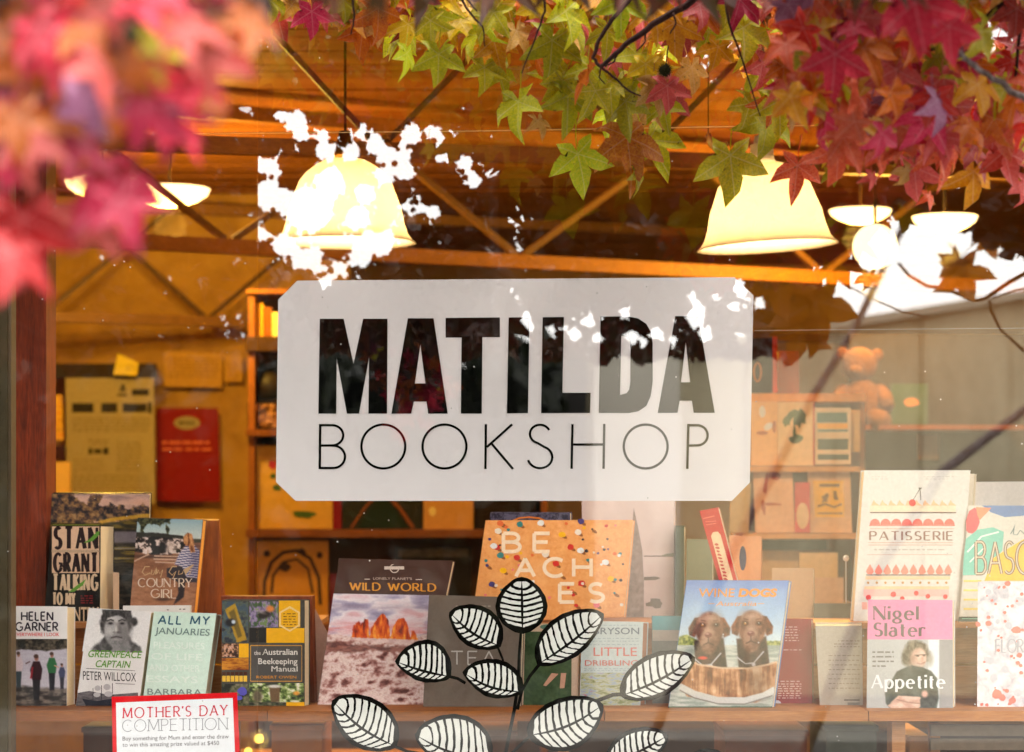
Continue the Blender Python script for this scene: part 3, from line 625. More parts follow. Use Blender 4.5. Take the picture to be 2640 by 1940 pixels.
t, sf = kbook('dark green picture book showing a triangular roof', 882, 1180, 1086, 1365, mt((40, 38, 22), .5))
art(t, sf, 'roof_picture', mt((26, 40, 20), .5), [[(920, 1362), (985, 1270), (1052, 1362)]], 2)
art(t, sf, 'rafter_picture', mt((132, 72, 26), .5), [strip([(985, 1262), (1030, 1310), (1066, 1362)], 9), strip([(985, 1262), (940, 1310), (905, 1362)], 6)], 3)
t, sf = kbook('plain tan book with one pale spot', 1092, 1170, 1220, 1365, mt((204, 150, 92), .5))
art(t, sf, 'pale_spot', mt((236, 214, 150), .5), [blob(1115, 1319, 9, 12)], 2)
kbook('dark book with its cover turned to the middle shelf', 1228, 1190, 1380, 1365, mt((38, 24, 18), .5))
t, sf = kbook('wide dark landscape book on the lower shelf', 1018, 1412, 1215, 1606, mt((34, 26, 22), .5))
art(t, sf, 'grey_sky_picture', pic('dusk', [(.3, (52, 44, 38)), (.7, (96, 84, 72))], 9, (1, 1, 4)), [rect(1026, 1416, 1208, 1436)], 2)
kbook('dull red book at the foot of the bookcase', 850, 1480, 905, 1608, mt((110, 30, 40), .5))

# ------------------------------------------------------------------ card display, right of the sign
ZD = 7.0
dw = wood('display_timber', (196, 128, 62), (222, 156, 84), 'X', 5)
dp = thing('card_display', 'pale timber display stand holding rows of cards right of the sign', 'display stand', P(2070, 1800, ZD))
kbox(1900, 1015, 2232, 1036, ZD + .06, ZD + .3, mt((226, 150, 50), .5), 'top_rail', dp)
for x in (1900, 2216): kbox(x, 1036, x + 14, 2200, ZD + .12, ZD + .3, wood('display_side', (186, 118, 56), (210, 144, 74), 'Z', 5), 'side_board', dp)
for y in (1203, 1376, 1560): kbox(1914, y, 2216, y + 14, ZD - .03, ZD + .3, dw, 'shelf', dp)
kbox(1914, 1036, 2216, 2200, ZD + .3, ZD + .32, mt((150, 112, 72), .8), 'back_board', dp)
def dcard(lb, x0, y0, x1, y1, m, z=ZD, nm='greeting_card', th=.012, tilt=0):
    return kbook(lb, x0, y0, x1, y1, m, z, th, nm, tilt)
t, sf = dcard('orange card with a white gull picture, top row of the stand', 1937, 1036, 2005, 1201, mt((232, 172, 104), .5))
art(t, sf, 'gull', WHITE, [blob(1981, 1100, 13, 8, -35), blob(1965, 1062, 8, 15)], 2)
art(t, sf, 'brown_shapes', mt((170, 92, 40), .5), [blob(1965, 1117, 15, 5), blob(1996, 1101, 5, 16)], 2)
t, sf = dcard('cream card with a green palm tree, top row of the stand', 2006, 1037, 2100, 1201, mt((232, 190, 136), .5))
art(t, sf, 'red_edge', mt((190, 60, 40), .5), [rect(2096, 1040, 2100, 1201)], 2)
art(t, sf, 'palm_tree', mt((96, 110, 60), .5), [blob(2045, 1068, 24, 9, -20, 14, .35), blob(2062, 1078, 15, 22, 10, 14, .35), blob(2030, 1085, 9, 16, 20, 12, .3), blob(2048, 1120, 4, 24), blob(2052, 1132, 19, 10, 0, 12, .3)], 2)
t, sf = dcard('striped card in teal, yellow and pink bands', 2102, 1052, 2194, 1198, mt((226, 196, 160), .5))
art(t, sf, 'teal_band', mt((92, 122, 116), .5), [rect(2106, 1064, 2184, 1090), rect(2108, 1108, 2186, 1114)], 2)
art(t, sf, 'yellow_band', mt((236, 168, 44), .5), [rect(2107, 1092, 2185, 1106)], 2)
art(t, sf, 'green_band', mt((74, 84, 66), .5), [rect(2108, 1132, 2187, 1160), rect(2108, 1172, 2188, 1186)], 2)
dcard('narrow tan card leaning behind the striped card', 2194, 1057, 2217, 1166, mt((224, 176, 110), .5), ZD + .04)
t, sf = dcard('brown and pink card with red scribbles, second row', 1948, 1210, 2049, 1374, mt((222, 166, 122), .5), tilt=-6)
art(t, sf, 'scribble', mt((178, 92, 56), .5), [blob(1975, 1250, 5, 28, 10, 10, .4), blob(1990, 1300, 26, 4, 0, 10, .4), blob(2000, 1225, 10, 12, 0, 10, .4), blob(1968, 1310, 5, 24, -8, 10, .3)], 2)
t, sf = dcard('red card with a pale round shape, second row', 2050, 1244, 2088, 1374, mt((206, 60, 44), .5), ZD - .02)
art(t, sf, 'pale_circle', mt((224, 178, 130), .5), [blob(2069, 1330, 16, 34)], 2)
t, sf = dcard('cream card with a square yellow label, second row', 2088, 1214, 2197, 1374, mt((226, 172, 122), .5), tilt=-5)
art(t, sf, 'yellow_label', mt((240, 174, 30), .5), [rect(2100, 1240, 2178, 1334, -4)], 2)
art(t, sf, 'label_marks', mt((130, 96, 40), .5), [blob(2128, 1284, 8, 13, 20, 10, .4), blob(2154, 1280, 6, 15, -15, 10, .4), strip([(2108, 1306), (2128, 1300), (2150, 1308), (2170, 1300)], 5), rect(2112, 1248, 2164, 1256), rect(2108, 1322, 2172, 1326)], 3)
dcard('tan card with a faint yellow flower beside the sign corner', 1880, 1245, 1930, 1374, mt((196, 160, 108), .5), ZD + .02, tilt=6)
t, sf = dcard('dark green box file on the third row', 1955, 1392, 2132, 1418, mt((50, 70, 50), .5), ZD + .05, 'box_file', .2)
dcard('tan notebook leaning on the third row', 1945, 1420, 2060, 1558, mt((196, 150, 96), .5), ZD + .05, 'notebook')
dcard('wide cream book on the third row beside the white pages', 2062, 1425, 2160, 1558, mt((222, 176, 116), .5), ZD + .02, 'book')
dcard('pink tan booklet in front of the cream book', 2098, 1490, 2175, 1558, mt((220, 168, 124), .5), ZD - .02, 'booklet')
t, sf = dcard('black book with a gold ring, above the display rail', 1930, 872, 1992, 1013, mt((36, 16, 14), .5), ZD + .1, 'book', .04)
art(t, sf, 'gold_ring', mt((214, 128, 40), .5), [strip(blob(1953, 960, 9, 24) + [blob(1953, 960, 9, 24)[0]], 4)], 2)
dcard('thin bright orange book standing beside the black book', 1992, 868, 2004, 1013, mt((222, 70, 24), .5), ZD + .1, 'book', .14)
dcard('brown box above the display rail', 2006, 905, 2060, 1013, mt((150, 84, 40), .6), ZD + .14, 'box', .1)

# back shelf at the right with the teddy bear and a small picture
ZT = 8.6
t = thing('wall_shelf', 'thin timber wall shelf carrying the teddy bear', 'shelf', P(2380, 1100, ZT))
kbox(2200, 1096, 2640, 1108, ZT, ZT + .3, mt((130, 74, 50), .6), 'board', t)
kbox(2190, 860, 2720, 1500, ZT + .32, ZT + .36, mt((58, 42, 26), .8), 'backing_board', t)
fur = pic('teddy_fur', [(.3, (92, 56, 32)), (.7, (134, 86, 50))], 90, rough=.9, bump=.8, spec=.1)
te = thing('teddy_bear', 'orange brown teddy bear sitting on the wall shelf', 'teddy bear', P(2200, 1094, ZT + .1))
q = lambda x, y, dz=0: P(x, y, ZT + .12 + dz)
k = ZT / D / S
B().ball(q(2215, 940), 48 * k, 12, (1, .9, .95)).obj('head', fur, te, True)
B().ball(q(2222, 1040), 60 * k, 12, (.95, .8, 1.05)).obj('torso', fur, te, True)
for x, y in ((2172, 912), (2262, 915)): B().ball(q(x, y), 16 * k, 8, (1, .5, 1)).obj('ear', fur, te, True)
B().ball(q(2206, 955, -.06), 16 * k, 8, (1.1, .8, .8)).obj('muzzle', fur, te, True)
for a, b in (((2180, 1005), (2160, 1050)), ((2262, 1005), (2288, 1050))): B().tube([q(*a), q((a[0] + b[0]) / 2 + (4 if a[0] > 2200 else -4), (a[1] + b[1]) / 2, -.03), q(*b, -.06)], [.03, .034, .028], 10).obj('arm', fur, te, True)
for a, b in (((2200, 1080), (2165, 1086)), ((2240, 1080), (2272, 1086))): B().tube([q(*a), q(*b, -.12)], [.045, .04], 10).obj('leg', fur, te, True)
t, sf = kbook('small dark green framed picture beside the teddy bear', 2298, 990, 2392, 1095, mt((60, 76, 56), .5), ZT + .1, .02, 'framed_picture')
art(t, sf, 'orange_shape', mt((190, 120, 70), .5), [blob(2350, 1038, 20, 11, 0, 14, .1)], 2)
kbook('small pinkish framed card below the wall shelf', 2368, 1120, 2420, 1185, mt((178, 134, 96), .5), ZT + .29, .02, 'framed_picture')
# ------------------------------------------------------------------ window display shelf
pine = pic('pine_plank', [(.2, (150, 92, 44)), (.42, (176, 116, 62)), (.6, (196, 136, 78)), (.8, (120, 72, 36))], 7, (1.1, 12, 12), 8, 1.1, .6, .3, .3)
pine2 = wood('crate_pine', (176, 112, 62), (206, 146, 92), 'X', 6)
zf, zr = 5.12, 5.52
sh = thing('display_shelf', 'long rough timber plank shelf carrying the front row of books', 'shelf', P(1320, 1860, zf))
def wbox(x0, y0, x1, y1, z0, z1, m, nm, par):
    """px box: front face at z0 between photo corners, straight back to z1"""
    return kbox(x0, y0, x1, y1, z0, z1, m, nm, par)
cuts = [-200, 690, 1560, 2240, 2900]
for i in range(4):
    m = wood('shelf_plank_%d' % i, ((122, 66, 22), (138, 76, 26), (160, 98, 46), (156, 94, 44))[i], ((160, 92, 34), (172, 100, 38), (190, 126, 68), (184, 122, 66))[i], 'X', 7)
    wbox(cuts[i], 1834, cuts[i + 1] - 2, 1860, zf, zr + .12, m, 'plank', sh)
for x, w in ((585, 26), (1440, 26), (2300, 34)): wbox(x, 1861, x + w, 2600, zf + .09, zf + .16, pine2, 'bracket_leg', sh)
rs = thing('display_riser', 'timber riser behind the front books lifting the back row', 'riser', P(1320, 1834, 5.42))
ys = 1606
wbox(-60, ys, 820, ys + 14, 5.40, 5.72, pine2, 'riser_top', rs); wbox(1200, ys, 2900, ys + 14, 5.40, 5.72, pine2, 'riser_top', rs)
for i, (x0, x1) in enumerate(((-60, 330), (334, 820), (1200, 1700), (1704, 2220), (2224, 2900))):
    wbox(x0, ys + 15, x1, ys + 105, 5.42, 5.44, wood('riser_face_%d' % i, (150, 88 + i * 5, 44 + i * 5), (190, 124 + i * 3, 72 + i * 4), 'X', 5), 'riser_board', rs)
    wbox(x0, ys + 112, x1, 1832 - 25, 5.42, 5.44, pine2, 'riser_board', rs)
# things under the shelf
t = thing('storage_crate', 'pale timber crate under the shelf at right', 'crate', P(2340, 2300, 5.35))
for y in (1870, 1906, 1944, 1984): wbox(2400, y, 2640, y + 28, 5.36, 5.38, mt((150, 132, 112), .7), 'slat', t)
wbox(2400, 1866, 2424, 2200, 5.38, 5.42, pine2, 'corner_post', t)
for lb, x0, x1, y0, m in (('brown carton under the shelf below the dog picture book', 1870, 2080, 1885, (120, 66, 40)), ('grey green box under the shelf right of the brown carton', 2130, 2260, 1872, (88, 92, 76)),
        ('small orange timber block under the shelf beside the bracket leg', 2345, 2392, 1898, (214, 150, 84)), ('dark box in the shade under the shelf at left', 215, 500, 1876, (96, 48, 22)),
        ('amber lit carton under the shelf left of the painted leaves', 700, 830, 1870, (206, 120, 40)), ('plum coloured box under the shelf behind the painted stem', 1180, 1330, 1885, (120, 76, 52))):
    t = thing('storage_box', lb, 'box', P((x0 + x1) / 2, 2200, 5.5)); a, b = P(x0, y0, 5.5), P(x1, 2200, 5.5)
    B().box(a.x, b.x, .5, .8, b.z, a.z - .012).obj('box_body', mt(m, .7, .15, 8), t)
    B().box(a.x - .004, b.x + .004, .495, .805, a.z - .0115, a.z).obj('box_lid', mt(tuple(min(255, v + 20) for v in m), .7, .15, 8), t)
c = P(668, 1905, 6.6)
t = thing('small_glow_lamp', 'small glowing amber lamp seen under the shelf', 'table lamp', c)
B().ball(c, .013, 10).obj('bulb', emis('ember_glow', (1, .55, .08), .8), t, True); B().ball(c + Vector((-.03, 0, -.035)), .011, 10).obj('bulb', emis('ember_glow', (1, .55, .08), .8), t, True)
B().lathe(c, [(.09, -.3), (.09, -.28), (.012, -.27), (.012, -.05), (0, -.05)], 16).obj('lamp_stand', brass, t, True)
B().tube([c + Vector((0, 0, -.3)), Vector((c.x, c.y, .0))], .02, 8).obj('lamp_pole', brass, t)
lamp_light('bulb_light', c + Vector((0, -.06, 0)), 1.2, t)
t = thing('side_table', 'low table deep in the shop below the shelf', 'table', P(560, 1990, 7.2))
wbox(150, 1990, 1250, 2010, 7.0, 7.6, pine2, 'table_top', t)
for x in (170, 1210): wbox(x, 2011, x + 26, 2200, 7.05, 7.12, pine2, 'leg', t)

# ------------------------------------------------------------------ books, front row
def ccol(r, g, b, ro=.4): return mt((r, g, b), ro, .055, 140)
skin = ccol(206, 150, 118)
zf0, zf1 = 5.24, 5.30
# 1
t, sf = slab('book', 'paperback with dark capitals on white over a photo of people standing by water', 'book', [(22, 1563), (173, 1564), (172, 1830), (18, 1830)], zf0, zf1, .04, (21, 2), WHITE, PAGEV)
bt = B(); letters(bt, sf, 'HELEN', 56, 1600, 136, 21, .19, gap=.3); letters(bt, sf, 'GARNER', 41, 1627, 149, 21, .19, gap=.26); bt.obj('title_lettering', ccol(40, 30, 44), t)
text(B(), sf, 'EVERYWHERE I LOOK', 38, 1641, 153, 9, off=.012).obj('subtitle_lettering', ccol(214, 60, 66), t)
ph = Photo((21, 1648), (173, 1648), (172, 1829), (18, 1829), (190, 182, 192))
ph.lay(ph.nz(60, 8, 4) * .35, (150, 142, 156)); ph.poly([(10, 1640), (180, 1640), (180, 1672), (120, 1679), (60, 1675), (10, 1680)], ph.ramp(ph.nz(10, 8, 7), [(.2, (26, 22, 20)), (.8, (92, 80, 66))]), 4, 1, 6)
ph.poly([(10, 1777), (60, 1768), (100, 1774), (180, 1776), (180, 1835), (10, 1835)], ph.ramp(ph.nz(24, 10, 12), [(.2, (48, 42, 42)), (.8, (120, 108, 100))]), 8, 1, 5)
for x, y, h, c, l in ((48, 1681, 92, (196, 176, 180), (50, 60, 66)), (94, 1688, 118, (46, 18, 26), (34, 30, 36)), (134, 1682, 98, (44, 98, 58), (34, 32, 40)), (160, 1711, 66, (58, 62, 88), (44, 42, 52)), (22, 1702, 62, (50, 60, 112), (60, 40, 44))):
    ph.poly([(x - h * .09, y + h * .48), (x + h * .09, y + h * .48), (x + h * .06, y + h), (x - h * .06, y + h)], l, 3); ph.poly([(x - h * .07, y + h * .15), (x + h * .07, y + h * .15), (x + h * .13, y + h * .32), (x + h * .1, y + h * .55), (x - h * .09, y + h * .55), (x - h * .14, y + h * .34)], c, 3)
    ph.ell(x, y + h * .075, h * .045, h * .07, (150, 100, 84), .3); ph.ell(x - 1, y + h * .04, h * .05, h * .045, (70, 48, 40), .3); ph.poly([(x - h * .06, y + h), (x + h * .06, y + h), (x + h * .03, y + h * 1.3), (x - h * .03, y + h * 1.3)], (50, 44, 46), 6, .5)
ph.line([(66, 1712), (78, 1706)], 3, (90, 60, 60)); ph.line([(140, 1716), (152, 1722)], 3, (190, 140, 120)); ph.line([(84, 1720), (80, 1750)], 5, (150, 30, 44), 2)
ph.grain(.1).put(t, sf, 'cover_photo')
# 2
t, sf = slab('book', 'white paperback with green brush lettering under a black and white portrait', 'book', [(230, 1568), (390, 1577), (356, 1831), (194, 1830)], zf0, zf1, .03, (11, 1), WHITE, PAGE)
ph = Photo((229, 1570), (391, 1577), (371, 1684), (212, 1680), (226, 221, 220))
g = lambda a, b, sx=9, sy=9, sd=2: ph.ramp(ph.nz(sx, sy, sd), [(.1, (a, a - 3, a - 2)), (.9, (b, b - 5, b - 5))])
ph.poly([(228, 1690), (240, 1668), (262, 1652), (272, 1640), (334, 1640), (342, 1656), (362, 1668), (368, 1690)], g(66, 128, 14, 10), 7, 1, 5)
ph.poly([(276, 1640), (330, 1640), (338, 1690), (286, 1690)], g(120, 150), 6); ph.poly([(262, 1652), (276, 1638), (290, 1672), (282, 1686), (262, 1670)], g(50, 90), 5)
ph.ell(300, 1608, 41, 42, g(34, 74, 6, 12), .12, 4, 1, .25, 5); ph.ell(346, 1604, 9, 11, g(34, 80), .3, 0, 1, .4, 6); ph.ell(266, 1612, 7, 16, g(40, 80), .3, 0, 1, .3, 7)
ph.ell(300, 1626, 31, 41, g(150, 178), .09, 2); ph.ell(322, 1632, 15, 34, (112, 106, 105), .7, 6, .75); ph.ell(290, 1598, 20, 10, (196, 189, 186), .6, 0, .8); ph.ell(284, 1628, 10, 10, (190, 183, 180), .8, 0, .8)
ph.ell(300, 1656, 22, 14, g(96, 132, 4, 4), .6, 0, .8); ph.ell(300, 1644, 16, 7, g(110, 140, 4, 4), .7, 0, .7)
for x in (285, 315): ph.ell(x, 1607, 9, 5, (100, 94, 94), .6, 0, .9); ph.ell(x, 1608, 5, 2.4, (40, 36, 38), .4); ph.line([(x - 10, 1602 + (3 if x > 300 else 0) * 0), (x, 1598), (x + 9, 1601)], 3.6, (56, 52, 52), 2.5)
ph.poly([(298, 1606), (304, 1606), (311, 1628), (304, 1632), (294, 1630)], (150, 144, 142), 5); ph.ell(309, 1622, 4, 12, (98, 92, 92), .8, -8, .8); ph.ell(302, 1631, 9, 3, (84, 78, 78), .6, 0, .9); ph.ell(299, 1624, 3, 8, (208, 202, 198), .8, 0, .8)
ph.line([(286, 1645), (300, 1642), (315, 1645)], 3.4, (72, 62, 64), 2.5); ph.ell(300, 1650, 11, 2.5, (166, 158, 156), .8, 0, .7)
ph.poly([(262, 1600), (264, 1571), (338, 1574), (340, 1606), (330, 1588), (318, 1594), (306, 1586), (292, 1592), (278, 1592), (270, 1606)], g(36, 84, 5, 10, 9), 4, 1, 6)
ph.grain(.1).put(t, sf, 'portrait_photo')
bt = B(); text(bt, sf, 'GREENPEACE', 226, 1695, 363, 18, dy=3, lean=4, off=.01, layer=4); text(bt, sf, 'CAPTAIN', 245, 1721, 334, 18, dy=2, lean=4, off=.01, layer=4); bt.obj('title_lettering', ccol(92, 150, 34), t)
text(B(), sf, 'PETER WILLCOX', 214, 1753, 351, 22, dy=5, off=0.0, layer=2).obj('author_lettering', ccol(50, 42, 44), t)
art(t, sf, 'rule_lines', ccol(110, 104, 104), [strip([(222, 1724), (348, 1730)], 1.6), strip([(298, 1763), (348, 1765)], 1.6)], 2)
art(t, sf, 'sea_picture', pic('grey_sea', [(.3, (76, 70, 74)), (.7, (120, 112, 114))], 30, (1, 1, 4)), [[(200, 1787), (230, 1782), (280, 1792), (356, 1786), (357, 1829), (195, 1828)]], 1)
art(t, sf, 'ship_picture', ccol(38, 38, 50), [[(212, 1802), (250, 1808), (300, 1800), (304, 1822), (224, 1824)], strip([(290, 1762), (291, 1805)], 1.6), strip([(262, 1768), (262, 1805)], 1.6), strip([(240, 1775), (240, 1805)], 1.4)], 2)
art(t, sf, 'sail_picture', ccol(186, 180, 182), [blob(252, 1775, 8, 7), blob(276, 1772, 9, 8), blob(280, 1790, 11, 7), blob(250, 1792, 9, 6)], 2.6)
# 3
t, sf = slab('book', 'pale mint green paperback with grey capitals at its head', 'book', [(397, 1577), (558, 1582), (524, 1831), (366, 1830)], zf0, zf1, .04, (13, 4), ccol(204, 226, 212), PAGE)
letters(B(), sf, 'ALL MY', 408, 1609, 538, 21, .19, gap=.34, dy=2, lean=3).obj('title_lettering', ccol(44, 88, 110), t)
text(B(), sf, 'JANUARIES', 399, 1635, 540, 17, dy=5, lean=2, off=.008).obj('second_title_lettering', ccol(110, 130, 126), t)
bt = B()
for i, s in enumerate(('PLEASURES', 'OF LIFE', 'AND OTHER', 'ESSAYS')): text(bt, sf, s, 396 - i * 6, 1672 + i * 29, 528 - i * 6, 17, dy=3, off=.012)
bt.obj('pale_lettering', ccol(222, 234, 224), t)
text(B(), sf, 'BARBARA', 380, 1792, 521, 16, dy=2, off=.008).obj('author_lettering', ccol(120, 138, 132), t)
# 4 beekeeping
t, sf = slab('book', 'yellow and black chequered gardening book of small bee photographs', 'book', [(572, 1548), (785, 1549), (785, 1833), (571, 1831)], zf0, zf1, .028, (14, -3), ccol(70, 66, 60), PAGEV)
yel = ccol(232, 170, 18); slate = ccol(76, 72, 70)
art(t, sf, 'yellow_squares', yel, [rect(719, 1549, 774, 1618), rect(687, 1620, 785, 1658), rect(616, 1660, 641, 1696), rect(738, 1811, 785, 1833)], 1)
art(t, sf, 'black_square', ccol(34, 30, 28), [rect(643, 1620, 686, 1657)], 1)
def bee_photo(nm, q, stops, sx, sy, sd, extra=()):
    ph = Photo(*q); ph.C = ph.ramp(ph.nz(sx, sy, sd, 4), stops)
    for e in extra: getattr(ph, e[0])(*e[1:])
    ph.grain(.12).put(t, sf, nm, 1)
bee_photo('bee_frame_photo', ((573, 1551), (640, 1551), (640, 1657), (572, 1657)), [(.2, (40, 44, 56)), (.5, (84, 92, 80)), (.8, (60, 76, 90))], 14, 14, 5, (('poly', [(581, 1572), (606, 1556), (637, 1650), (611, 1658)], (170, 132, 34), 3, 1, 3), ('poly', [(590, 1580), (604, 1570), (624, 1640), (614, 1646)], (104, 84, 30), 4), ('ell', 594, 1606, 13, 10, (24, 22, 28), .3), ('ell', 602, 1604, 5, 5, (190, 200, 214), .4)))
bee_photo('lavender_photo', ((643, 1551), (717, 1551), (717, 1618), (643, 1618)), [(.2, (60, 84, 50)), (.45, (120, 100, 140)), (.6, (150, 130, 166)), (.85, (110, 130, 80))], 7, 12, 7, (('ell', 682, 1586, 17, 9, (44, 34, 32), .3, -15, 1, .3), ('ell', 697, 1570, 10, 8, (220, 130, 60), .4), ('ell', 672, 1578, 12, 4, (150, 140, 140), .6, 20, .7)))
bee_photo('hive_photo', ((572, 1660), (614, 1660), (614, 1694), (572, 1694)), [(.3, (50, 28, 24)), (.5, (150, 104, 66)), (.8, (206, 160, 140))], 5, 5, 9)
bee_photo('garden_photo', ((643, 1762), (783, 1762), (783, 1811), (643, 1811)), [(.2, (40, 44, 30)), (.45, (90, 112, 50)), (.65, (160, 176, 110)), (.9, (226, 220, 200))], 12, 9, 15, (('poly', [(694, 1772), (722, 1772), (720, 1811), (698, 1811)], (104, 80, 54), 3), ('ell', 708, 1770, 18, 4, (210, 204, 196), .4), ('ell', 664, 1796, 12, 18, (90, 78, 60), .4), ('ell', 764, 1788, 8, 5, (222, 150, 50), .4)))
bee_photo('lower_garden_photo', ((572, 1764), (641, 1764), (641, 1832), (572, 1832)), [(.2, (36, 36, 30)), (.5, (80, 84, 54)), (.85, (120, 110, 90))], 12, 12, 18)
bee_photo('third_garden_photo', ((643, 1812), (737, 1812), (737, 1832), (643, 1832)), [(.2, (36, 36, 30)), (.5, (70, 74, 50)), (.85, (120, 110, 90))], 12, 8, 19)
art(t, sf, 'honey_photo', pic('honey_band', [(.3, (120, 50, 20)), (.6, (200, 130, 30))], 20, (1, 1, 5)), [rect(572, 1697, 641, 1728)], 1)
art(t, sf, 'jar_caps', ccol(70, 34, 20), [rect(573 + k * 11, 1733, 582 + k * 11, 1742) for k in range(6)], 1)
art(t, sf, 'honey_jars', ccol(226, 180, 60), [rect(573 + k * 11, 1743, 582 + k * 11, 1758) for k in range(6)], 1)
art(t, sf, 'blue_flowers', ccol(84, 80, 170), [blob(625, 1782, 12, 11, 0, 10, .2), blob(616, 1800, 9, 6)], 1.7)
art(t, sf, 'slate_panel', slate, [rect(643, 1662, 781, 1759)], 1.2)
art(t, sf, 'gold_outline', ccol(206, 150, 50), [strip([(646, 1665), (778, 1665), (778, 1757), (646, 1757), (646, 1665.5)], 2)], 1.8)
bt = B(); text(bt, sf, 'the', 655, 1689, 672, 10, layer=2.6)
letters(bt, sf, 'A', 678, 1689, 691, 15, .16, .08, .1, layer=2.6); text(bt, sf, 'ustralian', 693, 1689, 767, 15, off=.012, layer=2.6)
text(bt, sf, 'Beekeeping', 666, 1713, 767, 15, off=.008, layer=2.6); text(bt, sf, 'Manual', 700, 1732, 767, 14, off=0, layer=2.6); bt.obj('title_lettering', ccol(220, 212, 204), t)
text(B(), sf, 'ROBERT OWEN', 661, 1750, 764, 7, off=.01, layer=2.6).obj('author_lettering', ccol(196, 130, 40), t)
art(t, sf, 'badge', ccol(238, 200, 130), [strip([(747, 1566), (771, 1580), (771, 1613), (747, 1627), (722, 1613), (722, 1580), (747, 1566.3)], 5)], 1.8)
lines(t, sf, 'badge_print', ccol(120, 84, 20), [(730, 764, 1582 + 7 * k, 2.5) for k in range(5)], 1.8)
t, sf = slab('display_box', 'red brown timber box standing behind the bee book', 'box', [(570, 1538), (804, 1538), (812, 1832), (572, 1832)], 5.32, 5.34, .05, (8, -3), wood('mahogany', (110, 44, 20), (150, 66, 30), 'Z', 5))
t, sf = slab('book', 'pale book edge showing between bee book and mountain book', 'book', [(811, 1570), (845, 1636), (843, 1832), (800, 1832)], 5.36, 5.38, .02, (3, 2), ccol(214, 170, 150), PAGE)
# 5 mountains
t, sf = slab('book', 'large travel book with orange rock towers and gold lettering on a dark band', 'book', [(874, 1440), (1168, 1446), (1090, 1832), (816, 1831)], 5.27, 5.37, .022, (6, 2), ccol(76, 52, 48, .3), PAGE)
ph = Photo((860, 1531), (1151, 1536), (1090, 1831), (817, 1830), (206, 198, 212), 1.9)
ph.C = ph.ramp(ph.nz(70, 22, 3, 5) * .8 + ph.V * .35, [(0, (140, 132, 160)), (.3, (186, 176, 200)), (.5, (232, 220, 226)), (.75, (226, 196, 206)), (1, (214, 150, 150))])
ph.lay(np.exp(-((ph.Y - 1622) / 14.0) ** 2) * .8 * ph.nz(60, 8, 5), (226, 110, 104)); ph.lay(np.exp(-((ph.Y - 1566) / 9.0) ** 2) * .5 * ph.nz(50, 8, 8), (150, 130, 150))
rk = 1 - np.abs(fbm(ph.X + ph.Y * .5, ph.Y, 34, 22, 21, 6) - .5) * 5; rk2 = fbm(ph.X, ph.Y, 8, 8, 31, 4)
ground = ph.ramp(np.clip(rk * .55 + rk2 * .55, 0, 1), [(0, (92, 48, 44)), (.3, (158, 104, 98)), (.55, (214, 178, 172)), (.8, (236, 214, 208)), (1, (190, 142, 132))])
ph.poly([(800, 1640), (860, 1636), (900, 1643), (1000, 1640), (1060, 1643), (1100, 1636), (1200, 1640), (1200, 1850), (800, 1850)], ground, 3, 1, 6)
ph.poly([(800, 1650), (900, 1660), (1000, 1668), (1150, 1662), (1150, 1680), (1040, 1684), (960, 1676), (900, 1684), (800, 1676)], ph.ramp(ph.nz(20, 6, 9), [(.2, (90, 50, 46)), (.8, (150, 92, 80))]), 6, .85, 10)
ph.poly([(896, 1648), (960, 1640), (1070, 1644), (1110, 1652), (1040, 1660), (940, 1656)], (236, 206, 200), 6, .8, 6)
rkc = ph.ramp(np.clip(fbm(ph.X, ph.Y, 7, 22, 41, 5) * 1.5 - .25 + (ph.Y - 1600) * .004, 0, 1), [(0, (84, 22, 18)), (.4, (190, 62, 22)), (.7, (236, 110, 28)), (1, (250, 166, 60))])
for q in ([(906, 1644), (910, 1616), (920, 1606), (926, 1600), (930, 1611), (942, 1596), (949, 1598), (952, 1646)], [(952, 1646), (958, 1618), (972, 1596), (980, 1588), (987, 1581), (994, 1590), (1002, 1600), (1007, 1647)], [(1007, 1648), (1012, 1620), (1024, 1600), (1032, 1595), (1042, 1594), (1050, 1608), (1059, 1650)], [(1057, 1650), (1062, 1626), (1068, 1628), (1078, 1650)]):
    ph.poly(q, rkc, 2, 1, 5, 3, 4)
ph.grain(.08).put(t, sf, 'mountain_photo')
letters(B(), sf, 'WILD WORLD', 903, 1522, 1123, 19, .24, .12, .14, gap=.3, dy=3).obj('title_lettering', ccol(222, 152, 56), t)
text(B(), sf, "LONELY PLANET'S", 962, 1495, 1062, 6, dy=1, off=.004).obj('publisher_lettering', ccol(200, 180, 172), t)
rg = blob(1017, 1466, 11, 11, 0, 24)
art(t, sf, 'ring_emblem', ccol(216, 200, 192), [strip(rg + [rg[0], rg[1]], 2.6), rect(991, 1461, 1042, 1469), rect(940, 1493, 954, 1495), rect(1072, 1494, 1088, 1496)], 2)
# 6 tea
t, sf = slab('book', 'plain taupe hardback with a single short grey word, partly behind painted leaves', 'book', [(1106, 1534), (1349, 1541), (1340, 1832), (1090, 1831)], 5.22, 5.26, .025, (5, 1), ccol(112, 98, 88, .5), PAGE)
letters(B(), sf, 'TEA', 1163, 1714, 1278, 34, .1, .1, 0, gap=.3).obj('title_lettering', ccol(186, 178, 172), t)
lines(t, sf, 'small_print', ccol(150, 138, 126), [(1175, 1265, 1562, 3), (1180, 1250, 1572, 3)], 2)
